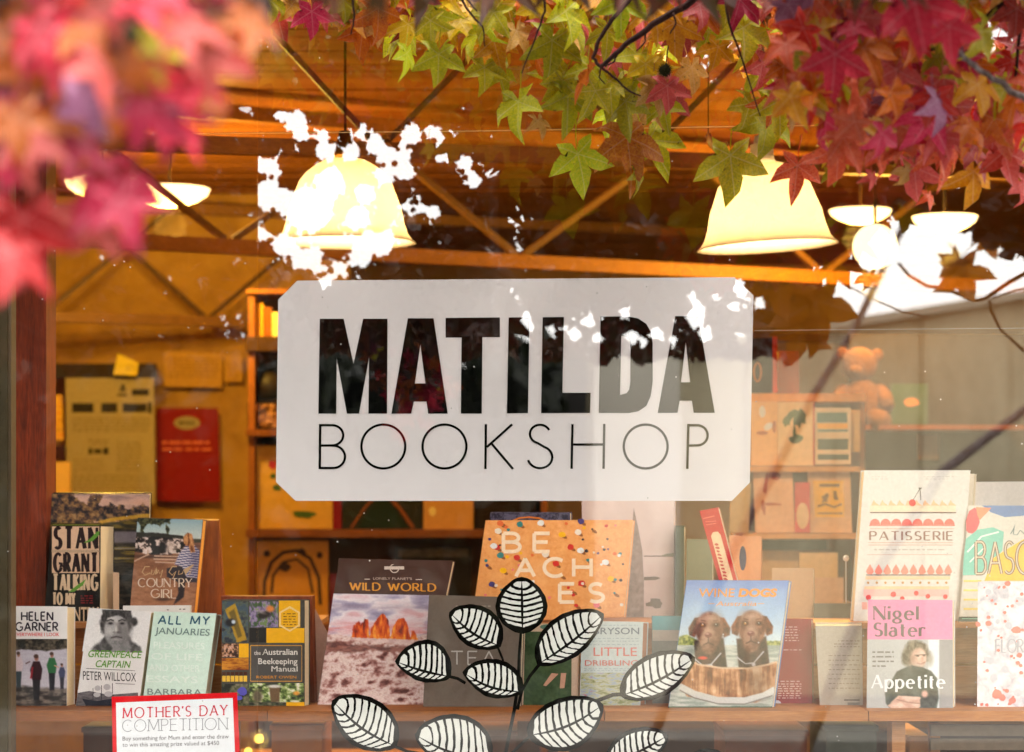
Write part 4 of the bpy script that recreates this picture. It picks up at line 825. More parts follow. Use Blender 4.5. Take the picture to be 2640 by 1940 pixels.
# 7 green
t, sf = slab('book', 'dark green book with a pale splayed leg shape and white border', 'book', [(1350, 1608), (1492, 1608), (1490, 1832), (1344, 1832)], 5.26, 5.30, .02, (4, 1), ccol(206, 178, 156), PAGE)
art(t, sf, 'green_picture', pic('leaf_green', [(.3, (50, 72, 44)), (.7, (76, 98, 62))], 30), [[(1354, 1629), (1474, 1629), (1473, 1826), (1349, 1826)]], 1)
art(t, sf, 'teal_strip', ccol(90, 130, 116), [blob(1412, 1617, 20, 7)], 1)
art(t, sf, 'leg_shape', ccol(200, 152, 128), [[(1422, 1736), (1440, 1738), (1408, 1770), (1400, 1768)], [(1446, 1736), (1460, 1736), (1455, 1775), (1443, 1775)]], 2)
# 8 bryson
t, sf = slab('book', 'pale blue grey travel paperback with faded red capitals beside the green book', 'book', [(1500, 1601), (1658, 1604), (1650, 1832), (1494, 1832)], 5.25, 5.30, .03, (14, 1), ccol(196, 206, 204), mt((178, 120, 84), .6))
text(B(), sf, 'BRYSON', 1530, 1636, 1648, 17, off=.006).obj('author_lettering', ccol(110, 120, 130), t)
bt = B(); text(bt, sf, 'LITTLE', 1530, 1692, 1642, 22, off=.004); text(bt, sf, 'DRIBBLING', 1508, 1717, 1644, 14, off=.004); bt.obj('title_lettering', ccol(214, 120, 110), t)
lines(t, sf, 'small_print', ccol(150, 168, 174), [(1506, 1646, y, 1.6) for y in (1612, 1646, 1653, 1662, 1724, 1729)], 2)
art(t, sf, 'coast_picture', pic('coast', [(.3, (120, 130, 70)), (.5, (190, 190, 160)), (.65, (150, 170, 196)), (.78, (206, 120, 110))], 16, (1, 1, 3), dist=1), [[(1498, 1735), (1650, 1735), (1648, 1829), (1497, 1829)]], 1)
# 9 teal card
t, sf = slab('book', 'thin book with a teal sky over grey sea beside the dog picture book', 'book', [(1680, 1588), (1770, 1588), (1768, 1832), (1682, 1832)], 5.30, 5.34, .015, (3, 1), ccol(120, 124, 118), PAGE)
art(t, sf, 'sky_picture', ccol(96, 168, 176), [rect(1682, 1589, 1769, 1625)], 1); art(t, sf, 'haze_picture', ccol(190, 180, 170), [rect(1682, 1625, 1769, 1653)], 1)
# 10 wine dogs
t, sf = slab('book', 'large sky blue book of two brown dogs in a wooden tub', 'book', [(1770, 1496), (2034, 1497), (1990, 1829), (1722, 1829)], 5.20, 5.29, .022, (7, 3), ccol(80, 120, 180), PAGE, 'N')
ph = Photo((1771, 1497), (2033, 1498), (1990, 1828), (1723, 1828), (170, 196, 220), 1.9)
ph.C = ph.ramp(ph.V * 2 + (ph.nz(60, 30, 2) - .5) * .15, [(0, (120, 148, 204)), (.5, (166, 194, 224)), (1, (206, 220, 226)), (2, (214, 220, 220))])
ph.poly([(1700, 1650), (1770, 1638), (1800, 1652), (1800, 1668), (1700, 1668)], ph.ramp(ph.nz(6, 6, 4), [(.2, (84, 104, 40)), (.8, (180, 184, 96))]), 4, 1, 8)
ph.poly([(1940, 1662), (1970, 1654), (2040, 1652), (2040, 1668), (1940, 1668)], ph.ramp(ph.nz(6, 6, 5), [(.2, (104, 120, 60)), (.8, (186, 186, 110))]), 4, 1, 6)
ph.poly([(1700, 1664), (2060, 1664), (2060, 1840), (1700, 1840)], ph.ramp(ph.nz(40, 6, 6), [(.2, (150, 160, 150)), (.8, (206, 206, 196))]), 2)
co = lambda a, b, sx=8, sy=12, sd=3: ph.ramp(ph.nz(sx, sy, sd), [(.1, a), (.9, b)])
for cx, cy, k in ((1829, 1632, 1), (1939, 1628, -1)):
    ph.poly([(cx - 40, cy + 20), (cx + 36, cy + 14), (cx + 46, cy + 96), (cx - 34, cy + 96)], co((30, 20, 18), (78, 50, 42)), 5); ph.ell(cx - 8, cy + 66, 20, 30, (92, 62, 52), .8, 0, .5)
    for s_ in (-1, 1): ph.poly([(cx + s_ * 26, cy - 40), (cx + s_ * 38, cy - 38), (cx + s_ * 54, cy - 12), (cx + s_ * 52, cy + 6), (cx + s_ * 38, cy + 12), (cx + s_ * 28, cy - 10)], co((64, 28, 18), (150, 84, 54), 10, 14), 4)
    ph.ell(cx, cy - 8, 36, 45, co((96, 52, 36), (164, 112, 86), 12, 16, 5), .1); ph.ell(cx + k * 14, cy - 8, 18, 34, (74, 40, 30), .9, 0, .55); ph.ell(cx - 3, cy - 38, 22, 11, (216, 176, 154), .8, 0, .75)
    ph.ell(cx - 2, cy + 22, 23, 34, co((110, 70, 54), (150, 106, 84), 6, 6, 7), .14); ph.ell(cx - 4, cy - 2, 13, 18, (206, 164, 140), .8, 0, .8); ph.ell(cx - 8, cy + 22, 10, 13, (188, 146, 126), .8, 0, .7); ph.ell(cx + 8, cy + 30, 10, 14, (90, 54, 44), .8, 0, .6)
    ph.ell(cx - 3, cy + 6, 9, 6.5, (116, 60, 54), .3); ph.ell(cx - 5, cy + 3, 4, 2, (220, 180, 170), .8, 0, .8); ph.line([(cx - 3, cy + 12), (cx - 3, cy + 24)], 2, (56, 32, 28), 2); ph.line([(cx - 16, cy + 32), (cx - 3, cy + 25), (cx + 12, cy + 32)], 2.4, (50, 28, 24), 2.5)
    for s_ in (-1, 1): ph.ell(cx + s_ * 18, cy - 20, 7, 5, (60, 32, 22), .6); ph.ell(cx + s_ * 18, cy - 20, 3.4, 3.2, (206, 140, 60) if s_ < 0 else (40, 22, 18), .5); ph.ell(cx + s_ * 17, cy - 21.5, 1.3, 1.3, (250, 240, 230), .5); ph.line([(cx + s_ * 10, cy - 30), (cx + s_ * 22, cy - 32)], 2.6, (80, 44, 32), 3, .7)
    ph.line([(cx - 40, cy + 66), (cx - 18, cy + 84), (cx + 4, cy + 82), (cx + 30, cy + 52)], 3.6, (186, 180, 184), 1.6); ph.line([(cx - 36, cy + 74), (cx - 14, cy + 88), (cx + 8, cy + 84)], 1.6, (60, 50, 52), 1.4); ph.ell(cx + 4, cy + 86, 5, 5, (196, 190, 194), .3)
ph.ell(1812, 1697, 12, 4, (220, 60, 44), .3)
tub = ph.ramp(ph.nz(7, 60, 8, 3) * .6 + ph.nz(30, 24, 18) * .5, [(0, (84, 44, 26)), (.4, (150, 90, 54)), (.7, (206, 148, 104)), (1, (236, 196, 160))])
ph.poly([(1776, 1698), (1800, 1714), (1860, 1723), (1930, 1724), (1980, 1714), (2004, 1706), (1996, 1786), (1950, 1812), (1850, 1812), (1770, 1796), (1752, 1760)], tub, 3)
ph.line([(1776, 1699), (1800, 1714), (1860, 1723), (1930, 1724), (1980, 1714), (2002, 1707)], 5, (216, 180, 150), 2); ph.ell(1950, 1760, 30, 40, (60, 34, 24), .9, 0, .5)
ph.line([(1752, 1770), (1790, 1790), (1850, 1806), (1920, 1807), (1970, 1794), (1998, 1778)], 17, (206, 203, 198), 2.5); ph.line([(1752, 1780), (1790, 1800), (1850, 1815), (1920, 1816), (1992, 1794)], 3, (120, 112, 106), 2)
ph.poly([(1700, 1822), (2000, 1822), (2000, 1840), (1700, 1840)], (40, 60, 36), 3, .8, 3)
ph.grain(.08).put(t, sf, 'dog_photo')
text(B(), sf, 'WINE', 1800, 1540, 1893, 22, lean=2, off=.014, layer=2).obj('title_lettering', ccol(232, 160, 84), t)
text(B(), sf, 'DOGS', 1903, 1540, 2001, 22, lean=4, off=.05, layer=2).obj('title_lettering', ccol(240, 156, 70), t)
text(B(), sf, 'Australia', 1845, 1563, 1950, 12, off=.006, lean=4, layer=2).obj('subtitle_lettering', ccol(236, 166, 96), t)
art(t, sf, 'rule_lines', ccol(232, 176, 120), [rect(1826, 1556, 1842, 1558), rect(1954, 1556, 1970, 1558)], 2)
# 11 red back cover
t, sf = slab('book', 'dark red back cover with rows of white small print', 'book', [(2020, 1595), (2092, 1596), (2095, 1832), (2000, 1832)], 5.30, 5.34, .02, (4, 1), ccol(146, 34, 44), PAGE)
lines(t, sf, 'small_print', ccol(214, 160, 160), [(2024, 2060, 1616 + 7 * k, 2.4) for k in range(6)] + [(2020, 2066, 1675, 2.4), (2012, 2066, 1756, 2.4)] + [(2006, 2066, 1763 + 6 * k, 2.4) for k in range(7)], 1.5)
art(t, sf, 'round_sticker', ccol(206, 196, 206), [blob(2004, 1819, 11, 13)], 2)
# 12 grey back cover
t, sf = slab('book', 'cream grey back cover with fine rows of print and a barcode', 'book', [(2102, 1614), (2222, 1614), (2225, 1832), (2114, 1832)], 5.26, 5.30, .03, (0, -9), ccol(184, 172, 158), PAGE)
lines(t, sf, 'small_print', ccol(140, 126, 112), [(2160, 2216, 1652, 2), (2150, 2216, 1660, 2), (2150, 2216, 1667, 2)] + [(2136, 2216, 1690 + 12 * k, 1.8) for k in range(8)], 1.5)
art(t, sf, 'barcode_panel', ccol(160, 150, 142), [rect(2184, 1811, 2217, 1826)], 1.5)
art(t, sf, 'barcode_lines', ccol(110, 98, 88), [rect(2176, 1804, 2216, 1807), rect(2176, 1829, 2216, 1831)] + [rect(2187 + 3 * k, 1813, 2188.4 + 3 * k, 1824) for k in range(9)], 2)
# 13 appetite
t, sf = slab('book', 'cookbook with a pink band above a man in a dark jumper folding his arms', 'book', [(2238, 1546), (2456, 1547), (2457, 1834), (2234, 1833)], 5.19, 5.25, .035, (6, 1), ccol(186, 184, 182), PAGEV, 'R')
art(t, sf, 'pink_band', ccol(232, 138, 172), [[(2238, 1547), (2455, 1548), (2456, 1649), (2236, 1649)]], 1)
ph = Photo((2236, 1650), (2456, 1650), (2457, 1833), (2234, 1832), (180, 178, 176))
ph.C = ph.ramp(ph.nz(80, 60, 2) * .3 + ph.V * .3 + ph.U * .1, [(0, (192, 190, 188)), (.6, (168, 166, 164))]); ph.poly([(2393, 1640), (2421, 1640), (2421, 1840), (2393, 1840)], (214, 218, 222), 3); ph.poly([(2422, 1640), (2470, 1640), (2470, 1840), (2422, 1840)], (150, 146, 145), 4)
cg = lambda a, b, sx=8, sy=8, sd=3: ph.ramp(ph.nz(sx, sy, sd), [(.1, a), (.9, b)])
ph.poly([(2340, 1719), (2352, 1714), (2378, 1722), (2400, 1730), (2416, 1750), (2420, 1800), (2414, 1834), (2300, 1834), (2284, 1814), (2281, 1784), (2298, 1756), (2312, 1732)], cg((48, 54, 48), (84, 90, 82), 20, 24), 4); ph.ell(2350, 1760, 26, 20, (100, 106, 98), .9, 0, .5)
ph.ell(2362, 1684, 33, 33, cg((78, 68, 52), (136, 122, 100), 5, 9), .14, 0, 1, .3, 5); ph.ell(2336, 1698, 12, 18, cg((74, 66, 50), (120, 108, 88)), .3, 0, 1, .4, 6); ph.ell(2398, 1700, 8, 16, (150, 136, 116), .6, 0, .7)
ph.ell(2368, 1698, 20, 27, cg((190, 150, 130), (226, 188, 166), 16, 16), .12, 4); ph.ell(2352, 1702, 8, 20, (150, 112, 94), .8, 0, .6); ph.ell(2376, 1686, 9, 10, (236, 204, 184), .8, 0, .7)
ph.line([(2358, 1690), (2388, 1688)], 2, (96, 76, 66), 2); ph.ell(2366, 1692, 4, 2, (60, 46, 40), .5, 0, .8); ph.ell(2382, 1691, 3.4, 2, (60, 46, 40), .5, 0, .8); ph.ell(2378, 1699, 4, 6, (208, 150, 130), .7, 0, .8); ph.line([(2364, 1710), (2374, 1713), (2384, 1708)], 2.4, (150, 84, 76), 2)
ph.ell(2368, 1717, 16, 8, (186, 162, 148), .6, 0, .7); ph.poly([(2350, 1716), (2382, 1722), (2384, 1732), (2350, 1728)], (70, 74, 68), 4)
fa = cg((196, 152, 132), (226, 190, 170), 20, 8)
ph.poly([(2296, 1812), (2316, 1794), (2370, 1797), (2384, 1806), (2372, 1816), (2320, 1812)], fa, 3); ph.poly([(2288, 1820), (2306, 1806), (2350, 1812), (2378, 1816), (2366, 1829), (2300, 1830)], fa, 3); ph.line([(2312, 1804), (2340, 1811), (2372, 1815)], 2.6, (140, 100, 84), 3, .8)
ph.poly([(2372, 1804), (2392, 1780), (2418, 1782), (2414, 1812), (2402, 1834), (2374, 1834)], cg((34, 34, 32), (66, 66, 60)), 4); ph.ell(2384, 1790, 8, 9, (214, 164, 150), .4)
ph.grain(.08).put(t, sf, 'man_photo', 1.2)
bt = B(); letters(bt, sf, 'Nigel', 2253, 1598, 2365, 34, .22, .08, .09, gap=.3); letters(bt, sf, 'Slater', 2254, 1641, 2384, 34, .22, .08, .09, gap=.3); bt.obj('author_lettering', ccol(112, 98, 96), t)
lines(t, sf, 'small_print', ccol(120, 116, 112), [(2249, 2304, 1680 + 12 * k, 4) for k in range(3)] + [(2249, 2284, 1716, 4)], 2)

letters(B(), sf, 'Appetite', 2248, 1775, 2434, 34, .2, .08, .08, gap=.3, layer=4.4).obj('title_lettering', ccol(226, 226, 228), t)
# 14 florentine
t, sf = slab('book', 'white book spattered with coral dots at the right edge', 'book', [(2521, 1500), (2760, 1500), (2762, 1834), (2519, 1834)], 5.22, 5.28, .03, (6, 1), pic('marbled_lilac', [(.3, (176, 170, 180)), (.5, (214, 206, 210)), (.75, (232, 226, 226))], 14, (1, 1, 1), 8, 1.0, .5), PAGEV, 'N')
rr = random.Random(8); dots = [(2548, 1608, 8), (2522, 1610, 7), (2620, 1625, 11), (2570, 1790, 14), (2584, 1800, 10), (2610, 1806, 9), (2595, 1782, 6), (2628, 1690, 8), (2624, 1710, 6), (2590, 1580, 5), (2598, 1505, 8)] + [(rr.uniform(2524, 2740), rr.uniform(1510, 1828), rr.uniform(2, 5.5)) for _ in range(60)]
art(t, sf, 'coral_dots', ccol(238, 120, 106), [blob(x, y, r, r * .9, 0, 10, .15, i) for i, (x, y, r) in enumerate(dots)], 1)
art(t, sf, 'grey_dots', ccol(188, 186, 194), [blob(rr.uniform(2524, 2740), rr.uniform(1510, 1828), r, r, 0, 12, .1) for r in [rr.uniform(4, 12) for _ in range(40)]], .6)
letters(B(), sf, 'FLORENTINE', 2567, 1683, 2735, 34, .13, .08, 0, gap=.2).obj('title_lettering', ccol(168, 166, 172), t)

# ------------------------------------------------------------------ books, back row
zb0, zb1 = 5.46, 5.52
# patisserie
t, sf = slab('book', 'tall white cookbook printed with coral cake layers and a cherry', 'book', [(2228, 1213), (2502, 1213), (2474, 1600), (2200, 1602)], zb0, zb1, .03, (-9, 1), ccol(218, 212, 204), PAGEV, 'L')
CO = ccol(232, 112, 100); PE = ccol(238, 190, 148); CR = ccol(232, 214, 184)
art(t, sf, 'cherry', ccol(206, 40, 44), [blob(2352, 1297, 9, 9)], 2.5); art(t, sf, 'cherry_stalk', ccol(90, 80, 70), [strip([(2354, 1290), (2372, 1260)], 1.6), strip([(2372, 1260), (2374, 1290)], 1.6), rect(2368, 1258, 2376, 1261)], 2)
cx = [(2246 + i * 22) for i in range(10)]
art(t, sf, 'cream_peaks', PE, [[(x, 1304), (x + 3, 1296), (x + 7, 1289), (x + 11, 1296), (x + 22, 1304)] for x in cx], 1); art(t, sf, 'cream_layer', CR, [rect(2243, 1304, 2464, 1320)], 1)
art(t, sf, 'dark_line', ccol(110, 70, 60), [rect(2243, 1321, 2465, 1323.5), rect(2233, 1482, 2451, 1484)], 2)
art(t, sf, 'scalloped_layer', CO, [[(2242 + i * 27.4 + 13.7 - 13.6 * math.cos(math.pi * k / 10), 1354 - 16 * math.sin(math.pi * k / 10)) for k in range(11)] for i in range(8)], 1)
art(t, sf, 'scallop_base', CO, [rect(2241, 1354.5, 2462, 1356.5)], 1.4)
letters(B(), sf, 'PATISSERIE', 2243, 1393, 2456, 22, .22, .1, 0, gap=.32).obj('title_lettering', ccol(150, 112, 100), t)
art(t, sf, 'rule_lines', ccol(206, 160, 140), [rect(2243, 1363, 2460, 1364.6), rect(2238, 1399, 2457, 1400.6), rect(2238, 1405, 2457, 1406.6), rect(2236, 1430, 2455, 1431.4)], 1)
lines(t, sf, 'small_print', ccol(190, 180, 170), [(2254, 2436, 1416, 3.4), (2248, 2290, 1229, 1.5), (2248, 2290, 1235, 1.5), (2382, 2470, 1229, 1.5), (2386, 2444, 1235, 1.5)], 1)
art(t, sf, 'meringue_drops', ccol(236, 134, 116), [[(2233 + i * 22.4 + 10, 1455), (2233 + i * 22.4 + 17, 1467), (2233 + i * 22.4 + 20, 1475), (2233 + i * 22.4 + 15, 1481), (2233 + i * 22.4 + 4, 1481), (2233 + i * 22.4 - .5, 1474), (2233 + i * 22.4 + 3, 1466)] for i in range(10)], 1)
art(t, sf, 'peach_layer', ccol(238, 200, 160), [rect(2231, 1486, 2450, 1495), rect(2228, 1512, 2447, 1520)], 1); art(t, sf, 'pink_layer', ccol(232, 184, 176), [rect(2226, 1520, 2446, 1538)], 1)
art(t, sf, 'gold_dots', ccol(200, 150, 90), [blob(2238 + i * 22.4, 1503, 3.4, 3.4, 0, 10) for i in range(10)], 1)
art(t, sf, 'berry_dots', ccol(226, 70, 74), [blob(2239, 1541, 7, 7), blob(2303, 1533, 7, 7), blob(2362, 1530, 6, 6), blob(2392, 1538, 6, 6), blob(2437, 1539, 6, 6), blob(2326, 1544, 6, 6)], 2)
art(t, sf, 'lower_layer', ccol(238, 176, 160), [rect(2222, 1553, 2236, 1572)], 1)
slab('book', 'grey white book showing as a thin strip behind the white cake book', 'book', [(2300, 1222), (2512, 1222), (2490, 1602), (2280, 1602)], 5.52, 5.57, .02, (6, 1), ccol(206, 192, 174), PAGE)
# basque
t, sf = slab('book', 'bright book of red, teal and yellow brush shapes with outlined capitals', 'book', [(2497, 1304), (2740, 1304), (2718, 1590), (2474, 1590)], 5.44, 5.50, .022, (4, 2), ccol(214, 208, 196), PAGE, 'N')
art(t, sf, 'red_shape', ccol(222, 92, 100), [blob(2508, 1345, 17, 34, 8, 16, .1)], 1); art(t, sf, 'orange_shape', ccol(238, 146, 110), [[(2516, 1308), (2556, 1310), (2526, 1342), (2520, 1330)]], 1.2)
art(t, sf, 'blue_shape', ccol(104, 134, 180), [[(2532, 1304), (2660, 1304), (2640, 1330), (2590, 1334), (2556, 1322)]], 1)
art(t, sf, 'teal_shape', ccol(124, 196, 176), [[(2490, 1390), (2520, 1366), (2560, 1360), (2588, 1372), (2584, 1420), (2560, 1450), (2536, 1482), (2482, 1484), (2484, 1440)]], 1.1)
art(t, sf, 'yellow_shape', ccol(240, 192, 74), [[(2538, 1498), (2560, 1440), (2590, 1420), (2640, 1390), (2700, 1380), (2690, 1498)]], 1.6)
art(t, sf, 'yellow_stripes', ccol(240, 214, 120), [rect(2484, 1496 + i * 24, 2530, 1501 + i * 24) for i in range(4)], 1.6)
art(t, sf, 'white_brush', ccol(226, 236, 228), [strip([(2494, 1424), (2530, 1384), (2575, 1372)], 4), strip([(2500, 1450), (2540, 1410)], 3)], 1.9)
bt = B(); letters(bt, sf, 'BASQUE', 2516, 1480, 2730, 82, .1, .1, 0, gap=.16, layer=2.4); bt.obj('title_lettering', ccol(120, 92, 80), t)
letters(B(), sf, 'BASQUE', 2516, 1480, 2730, 82, .045, .045, 0, gap=.16, layer=3.2).obj('title_inline', ccol(214, 196, 170), t)
art(t, sf, 'signature', ccol(110, 130, 130), [strip([(2605, 1378), (2612, 1366), (2616, 1352), (2612, 1378), (2622, 1380), (2630, 1368), (2642, 1378)], 2.4)], 2.4)
slab('book', 'plain pale grey book standing behind the bright brush shape book', 'book', [(2516, 1243), (2760, 1241), (2740, 1600), (2500, 1600)], 5.54, 5.60, .025, (4, 1), ccol(196, 190, 190), PAGE)
art(*(lambda r: (r[0], r[1]))(slab('book', 'dark green book lying flat under the bright brush shape book', 'book', [(2472, 1591), (2700, 1591), (2700, 1604), (2470, 1604)], 5.44, 5.445, .14, (0, -2), ccol(50, 66, 58), PAGE, 'N')), 'teal_line', ccol(110, 160, 140), [rect(2480, 1594, 2690, 1597)], 1)
# landscape
t, sf = slab('book', 'big landscape photograph book with evening trees and a lake', 'book', [(117, 1273), (386, 1273), (380, 1604), (106, 1604)], 5.55, 5.62, .02, (5, -3), ccol(34, 26, 26, .3), PAGE, 'N')
ph = Photo((117, 1274), (386, 1274), (381, 1602), (106, 1602), (36, 28, 28), 2)
ph.C = ph.ramp(ph.nz(60, 12, 2) * .5 + ph.V * 2, [(0, (120, 96, 96)), (.4, (196, 156, 140)), (1, (206, 150, 120))])
tr_ = ph.ramp(ph.nz(9, 8, 5, 5), [(.1, (26, 22, 28)), (.45, (74, 54, 50)), (.7, (116, 84, 50)), (1, (150, 116, 80))])
ph.poly([(100, 1272), (186, 1272), (200, 1290), (222, 1300), (236, 1276), (266, 1276), (254, 1300), (272, 1306), (285, 1296), (300, 1306), (312, 1299), (330, 1313), (352, 1306), (366, 1299), (390, 1312), (390, 1342), (240, 1346), (100, 1380)], tr_, 4, 1, 12)
ph.poly([(100, 1346), (200, 1350), (300, 1346), (390, 1334), (390, 1380), (100, 1380)], ph.ramp(ph.nz(30, 5, 6), [(.2, (40, 34, 18)), (.8, (104, 84, 26))]), 3); ph.poly([(252, 1344), (300, 1334), (390, 1324), (390, 1334), (310, 1342), (262, 1350)], (190, 144, 40), 3, .9, 3)
ph.poly([(100, 1364), (400, 1364), (400, 1610), (100, 1610)], ph.ramp(ph.nz(26, 8, 9) * .6 + ph.nz(8, 3, 14) * .4, [(.25, (20, 16, 18)), (.7, (60, 50, 40))]), 6)
ph.poly([(290, 1371), (390, 1371), (390, 1400), (290, 1400)], (112, 102, 110), 5); ph.poly([(290, 1411), (390, 1411), (390, 1452), (290, 1452)], ph.ramp(ph.nz(60, 5, 19), [(.2, (54, 46, 36)), (.6, (140, 116, 40)), (.9, (130, 124, 124))]), 4)
ph.grain(.12).put(t, sf, 'landscape_photo', .6)
# stan grant
t, sf = slab('book', 'black paperback with huge cream condensed capitals and two green leaves', 'book', [(134, 1354), (259, 1355), (257, 1604), (112, 1604)], 5.46, 5.53, .075, (36, 1), ccol(24, 18, 18, .35), PAGEV)
bt = B()
letters(bt, sf, 'TALKING', 138, 1522, 251, 40, .19, .13, gap=.48); letters(bt, sf, 'TO MY', 137, 1559, 193, 29, .2, .15, gap=.4); text(bt, sf, 'COUNTRY', 133, 1602, 255, 36, off=.014)
for s, y, h in (('STAN', 1418, 63), ('GRANT', 1477, 52)):
    pass
bt.poly(sf, rect(133, 1420, 257, 1423), 2.2)
bt.obj('title_lettering', ccol(206, 176, 146), t)
art(t, sf, 'cream_panel', ccol(206, 168, 140), [rect(134, 1358, 256, 1419), rect(134, 1424, 256, 1478)], 1)
bt = B(); letters(bt, sf, 'STAN', 142, 1415, 250, 54, .2, .14, gap=.46, layer=1.7); letters(bt, sf, 'GRANT', 141, 1475, 250, 47, .21, .14, gap=.46, layer=1.7); bt.obj('author_lettering', ccol(34, 16, 20), t)
art(t, sf, 'green_leaves', ccol(92, 140, 50), [[(216, 1400), (230, 1392), (250, 1372), (257, 1370), (256, 1380), (240, 1395), (224, 1400)], [(176, 1528), (196, 1512), (222, 1494), (214, 1510), (192, 1526)]], 3)
art(t, sf, 'green_top_line', ccol(110, 120, 30), [rect(136, 1353.5, 257, 1355.5)], 3)
lines(t, sf, 'red_print', ccol(120, 20, 26), [(208, 240, 1536 + 6 * k, 2.4) for k in range(4)], 2)
slab('book', 'slim book with a cream edge right of the black paperback', 'book', [(291, 1476), (306, 1477), (306, 1604), (292, 1604)], 5.45, 5.5, .03, (1, 0), ccol(196, 160, 130), PAGEV)
# city girl
t, sf = slab('book', 'memoir paperback showing a woman in a striped shirt facing black and white cows', 'book', [(355, 1335), (524, 1340), (498, 1604), (332, 1604)], 5.46, 5.53, .028, (10, 1), ccol(120, 78, 54, .35), mt((236, 170, 80), .5))
ph = Photo((355, 1336), (523, 1341), (498, 1602), (333, 1602), (150, 100, 74))
ph.C = ph.ramp(ph.nz(20, 8, 2) * .4 + ph.V * .5, [(0, (92, 58, 42)), (.35, (140, 92, 66)), (.8, (176, 124, 92))])
ph.poly([(340, 1320), (540, 1320), (540, 1394), (340, 1380)], ph.ramp((ph.Y - 1336) / 55, [(0, (134, 164, 176)), (1, (206, 212, 204))]), 3)
dk_ = ph.ramp(ph.nz(5, 5, 5), [(.2, (24, 28, 18)), (.8, (84, 82, 52))])
ph.poly([(350, 1330), (444, 1332), (438, 1350), (424, 1348), (412, 1358), (398, 1350), (378, 1354), (370, 1366), (372, 1384), (362, 1384), (362, 1360)], dk_, 3, 1, 8); ph.poly([(428, 1350), (438, 1366), (434, 1382), (426, 1366)], dk_, 3, 1, 5)
ph.poly([(340, 1373), (400, 1374), (470, 1382), (476, 1392), (400, 1390), (340, 1386)], (46, 42, 36), 3, 1, 4); ph.poly([(500, 1390), (530, 1391), (530, 1400), (500, 1400)], (70, 70, 50), 3)
cw = ph.ramp(ph.nz(11, 9, 11, 3), [(.3, (26, 20, 22)), (.5, (62, 46, 44)), (.58, (190, 166, 156)), (.8, (224, 204, 196))]); ph.poly([(340, 1386), (400, 1384), (468, 1391), (478, 1402), (466, 1428), (400, 1432), (340, 1424)], cw, 4, 1, 8)
ph.ell(440, 1410, 13, 15, (206, 180, 168), .5, 0, .8, .5, 7); ph.ell(420, 1412, 10, 16, (28, 22, 24), .4, 0, .9, .4, 8); ph.poly([(344, 1430), (430, 1432), (470, 1434), (470, 1440), (344, 1440)], (60, 38, 30), 6, .7)
for q in ([(398, 1434), (462, 1436)], [(396, 1442), (460, 1444)], [(400, 1450), (456, 1452)], [(346, 1448), (366, 1438), (384, 1430)]): ph.line(q, 3, (206, 168, 146), 1.6)
ph.line([(382, 1418), (380, 1434)], 3, (196, 160, 140), 1.6)
st2 = np.where(np.sin((ph.Y + (ph.X - 490) * .12 * np.sign(490 - ph.X)) * 1.0) > 0, 1.0, 0.0)[..., None]; shirt = st2 * np.array([70, 70, 118.]) + (1 - st2) * np.array([206, 196, 206.])
ph.poly([(430, 1466), (470, 1458), (510, 1480), (508, 1502), (460, 1502), (430, 1488)], (50, 42, 50), 3); ph.poly([(458, 1498), (478, 1498), (474, 1540), (446, 1562), (460, 1530)], (46, 36, 40), 3)
ph.poly([(478, 1408), (500, 1405), (514, 1420), (516, 1450), (510, 1492), (480, 1488), (470, 1462), (450, 1456), (462, 1428)], shirt, 3); ph.ell(504, 1450, 12, 40, (60, 50, 80), .9, 0, .45)
ph.ell(485, 1392, 11, 15, (150, 90, 56), .25); ph.poly([(474, 1384), (484, 1374), (495, 1378), (500, 1400), (503, 1424), (492, 1426), (486, 1408), (474, 1402)], ph.ramp(ph.nz(3, 14, 21), [(.2, (110, 60, 34)), (.8, (206, 144, 92))]), 3)
ph.poly([(330, 1560), (520, 1556), (520, 1610), (330, 1610)], (186, 130, 96), 20, .5); ph.ell(420, 1546, 20, 4, (50, 34, 30), .5, 0, .7)
ph.grain(.1).put(t, sf, 'cover_photo', 2)
letters(B(), sf, 'COUNTRY', 357, 1514, 494, 22, .15, .07, .08, gap=.2, dy=1, layer=4.2).obj('title_lettering', ccol(222, 200, 180), t)
letters(B(), sf, 'GIRL', 390, 1542, 454, 22, .15, .07, .08, gap=.2, dy=1, layer=4.2).obj('title_lettering', ccol(222, 200, 180), t)
art(t, sf, 'script_lettering', ccol(196, 160, 120), [strip([(386, 1462), (374, 1462), (367, 1476), (374, 1484), (388, 1478)], 2.6), strip([(392, 1470), (390, 1482), (396, 1482), (404, 1464), (400, 1482), (408, 1480)], 2.2), strip([(408, 1470), (412, 1480), (420, 1470), (414, 1490)], 2.2),
    strip([(456, 1462), (444, 1462), (436, 1476), (444, 1484), (454, 1474), (446, 1492)], 2.6), strip([(462, 1472), (460, 1482), (470, 1480), (474, 1470), (478, 1482), (500, 1456), (488, 1484)], 2.2)], 4.4)
slab('display_box', 'tapering brown timber box leaning behind the memoir paperback', 'box', [(500, 1342), (563, 1343), (581, 1604), (480, 1604)], 5.56, 5.58, .05, (4, -4), wood('easel_timber', (120, 58, 16), (164, 86, 24), 'Z', 4))
t, sf = slab('booklet', 'white booklet peeping over the portrait and mint paperbacks', 'booklet', [(317, 1562), (491, 1561), (490, 1640), (316, 1640)], 5.36, 5.37, .01, (3, 0), WHITE)
lines(t, sf, 'small_print', ccol(90, 80, 80), [(462, 478, 1570, 2.5), (430, 436, 1572, 2)], 1.5)
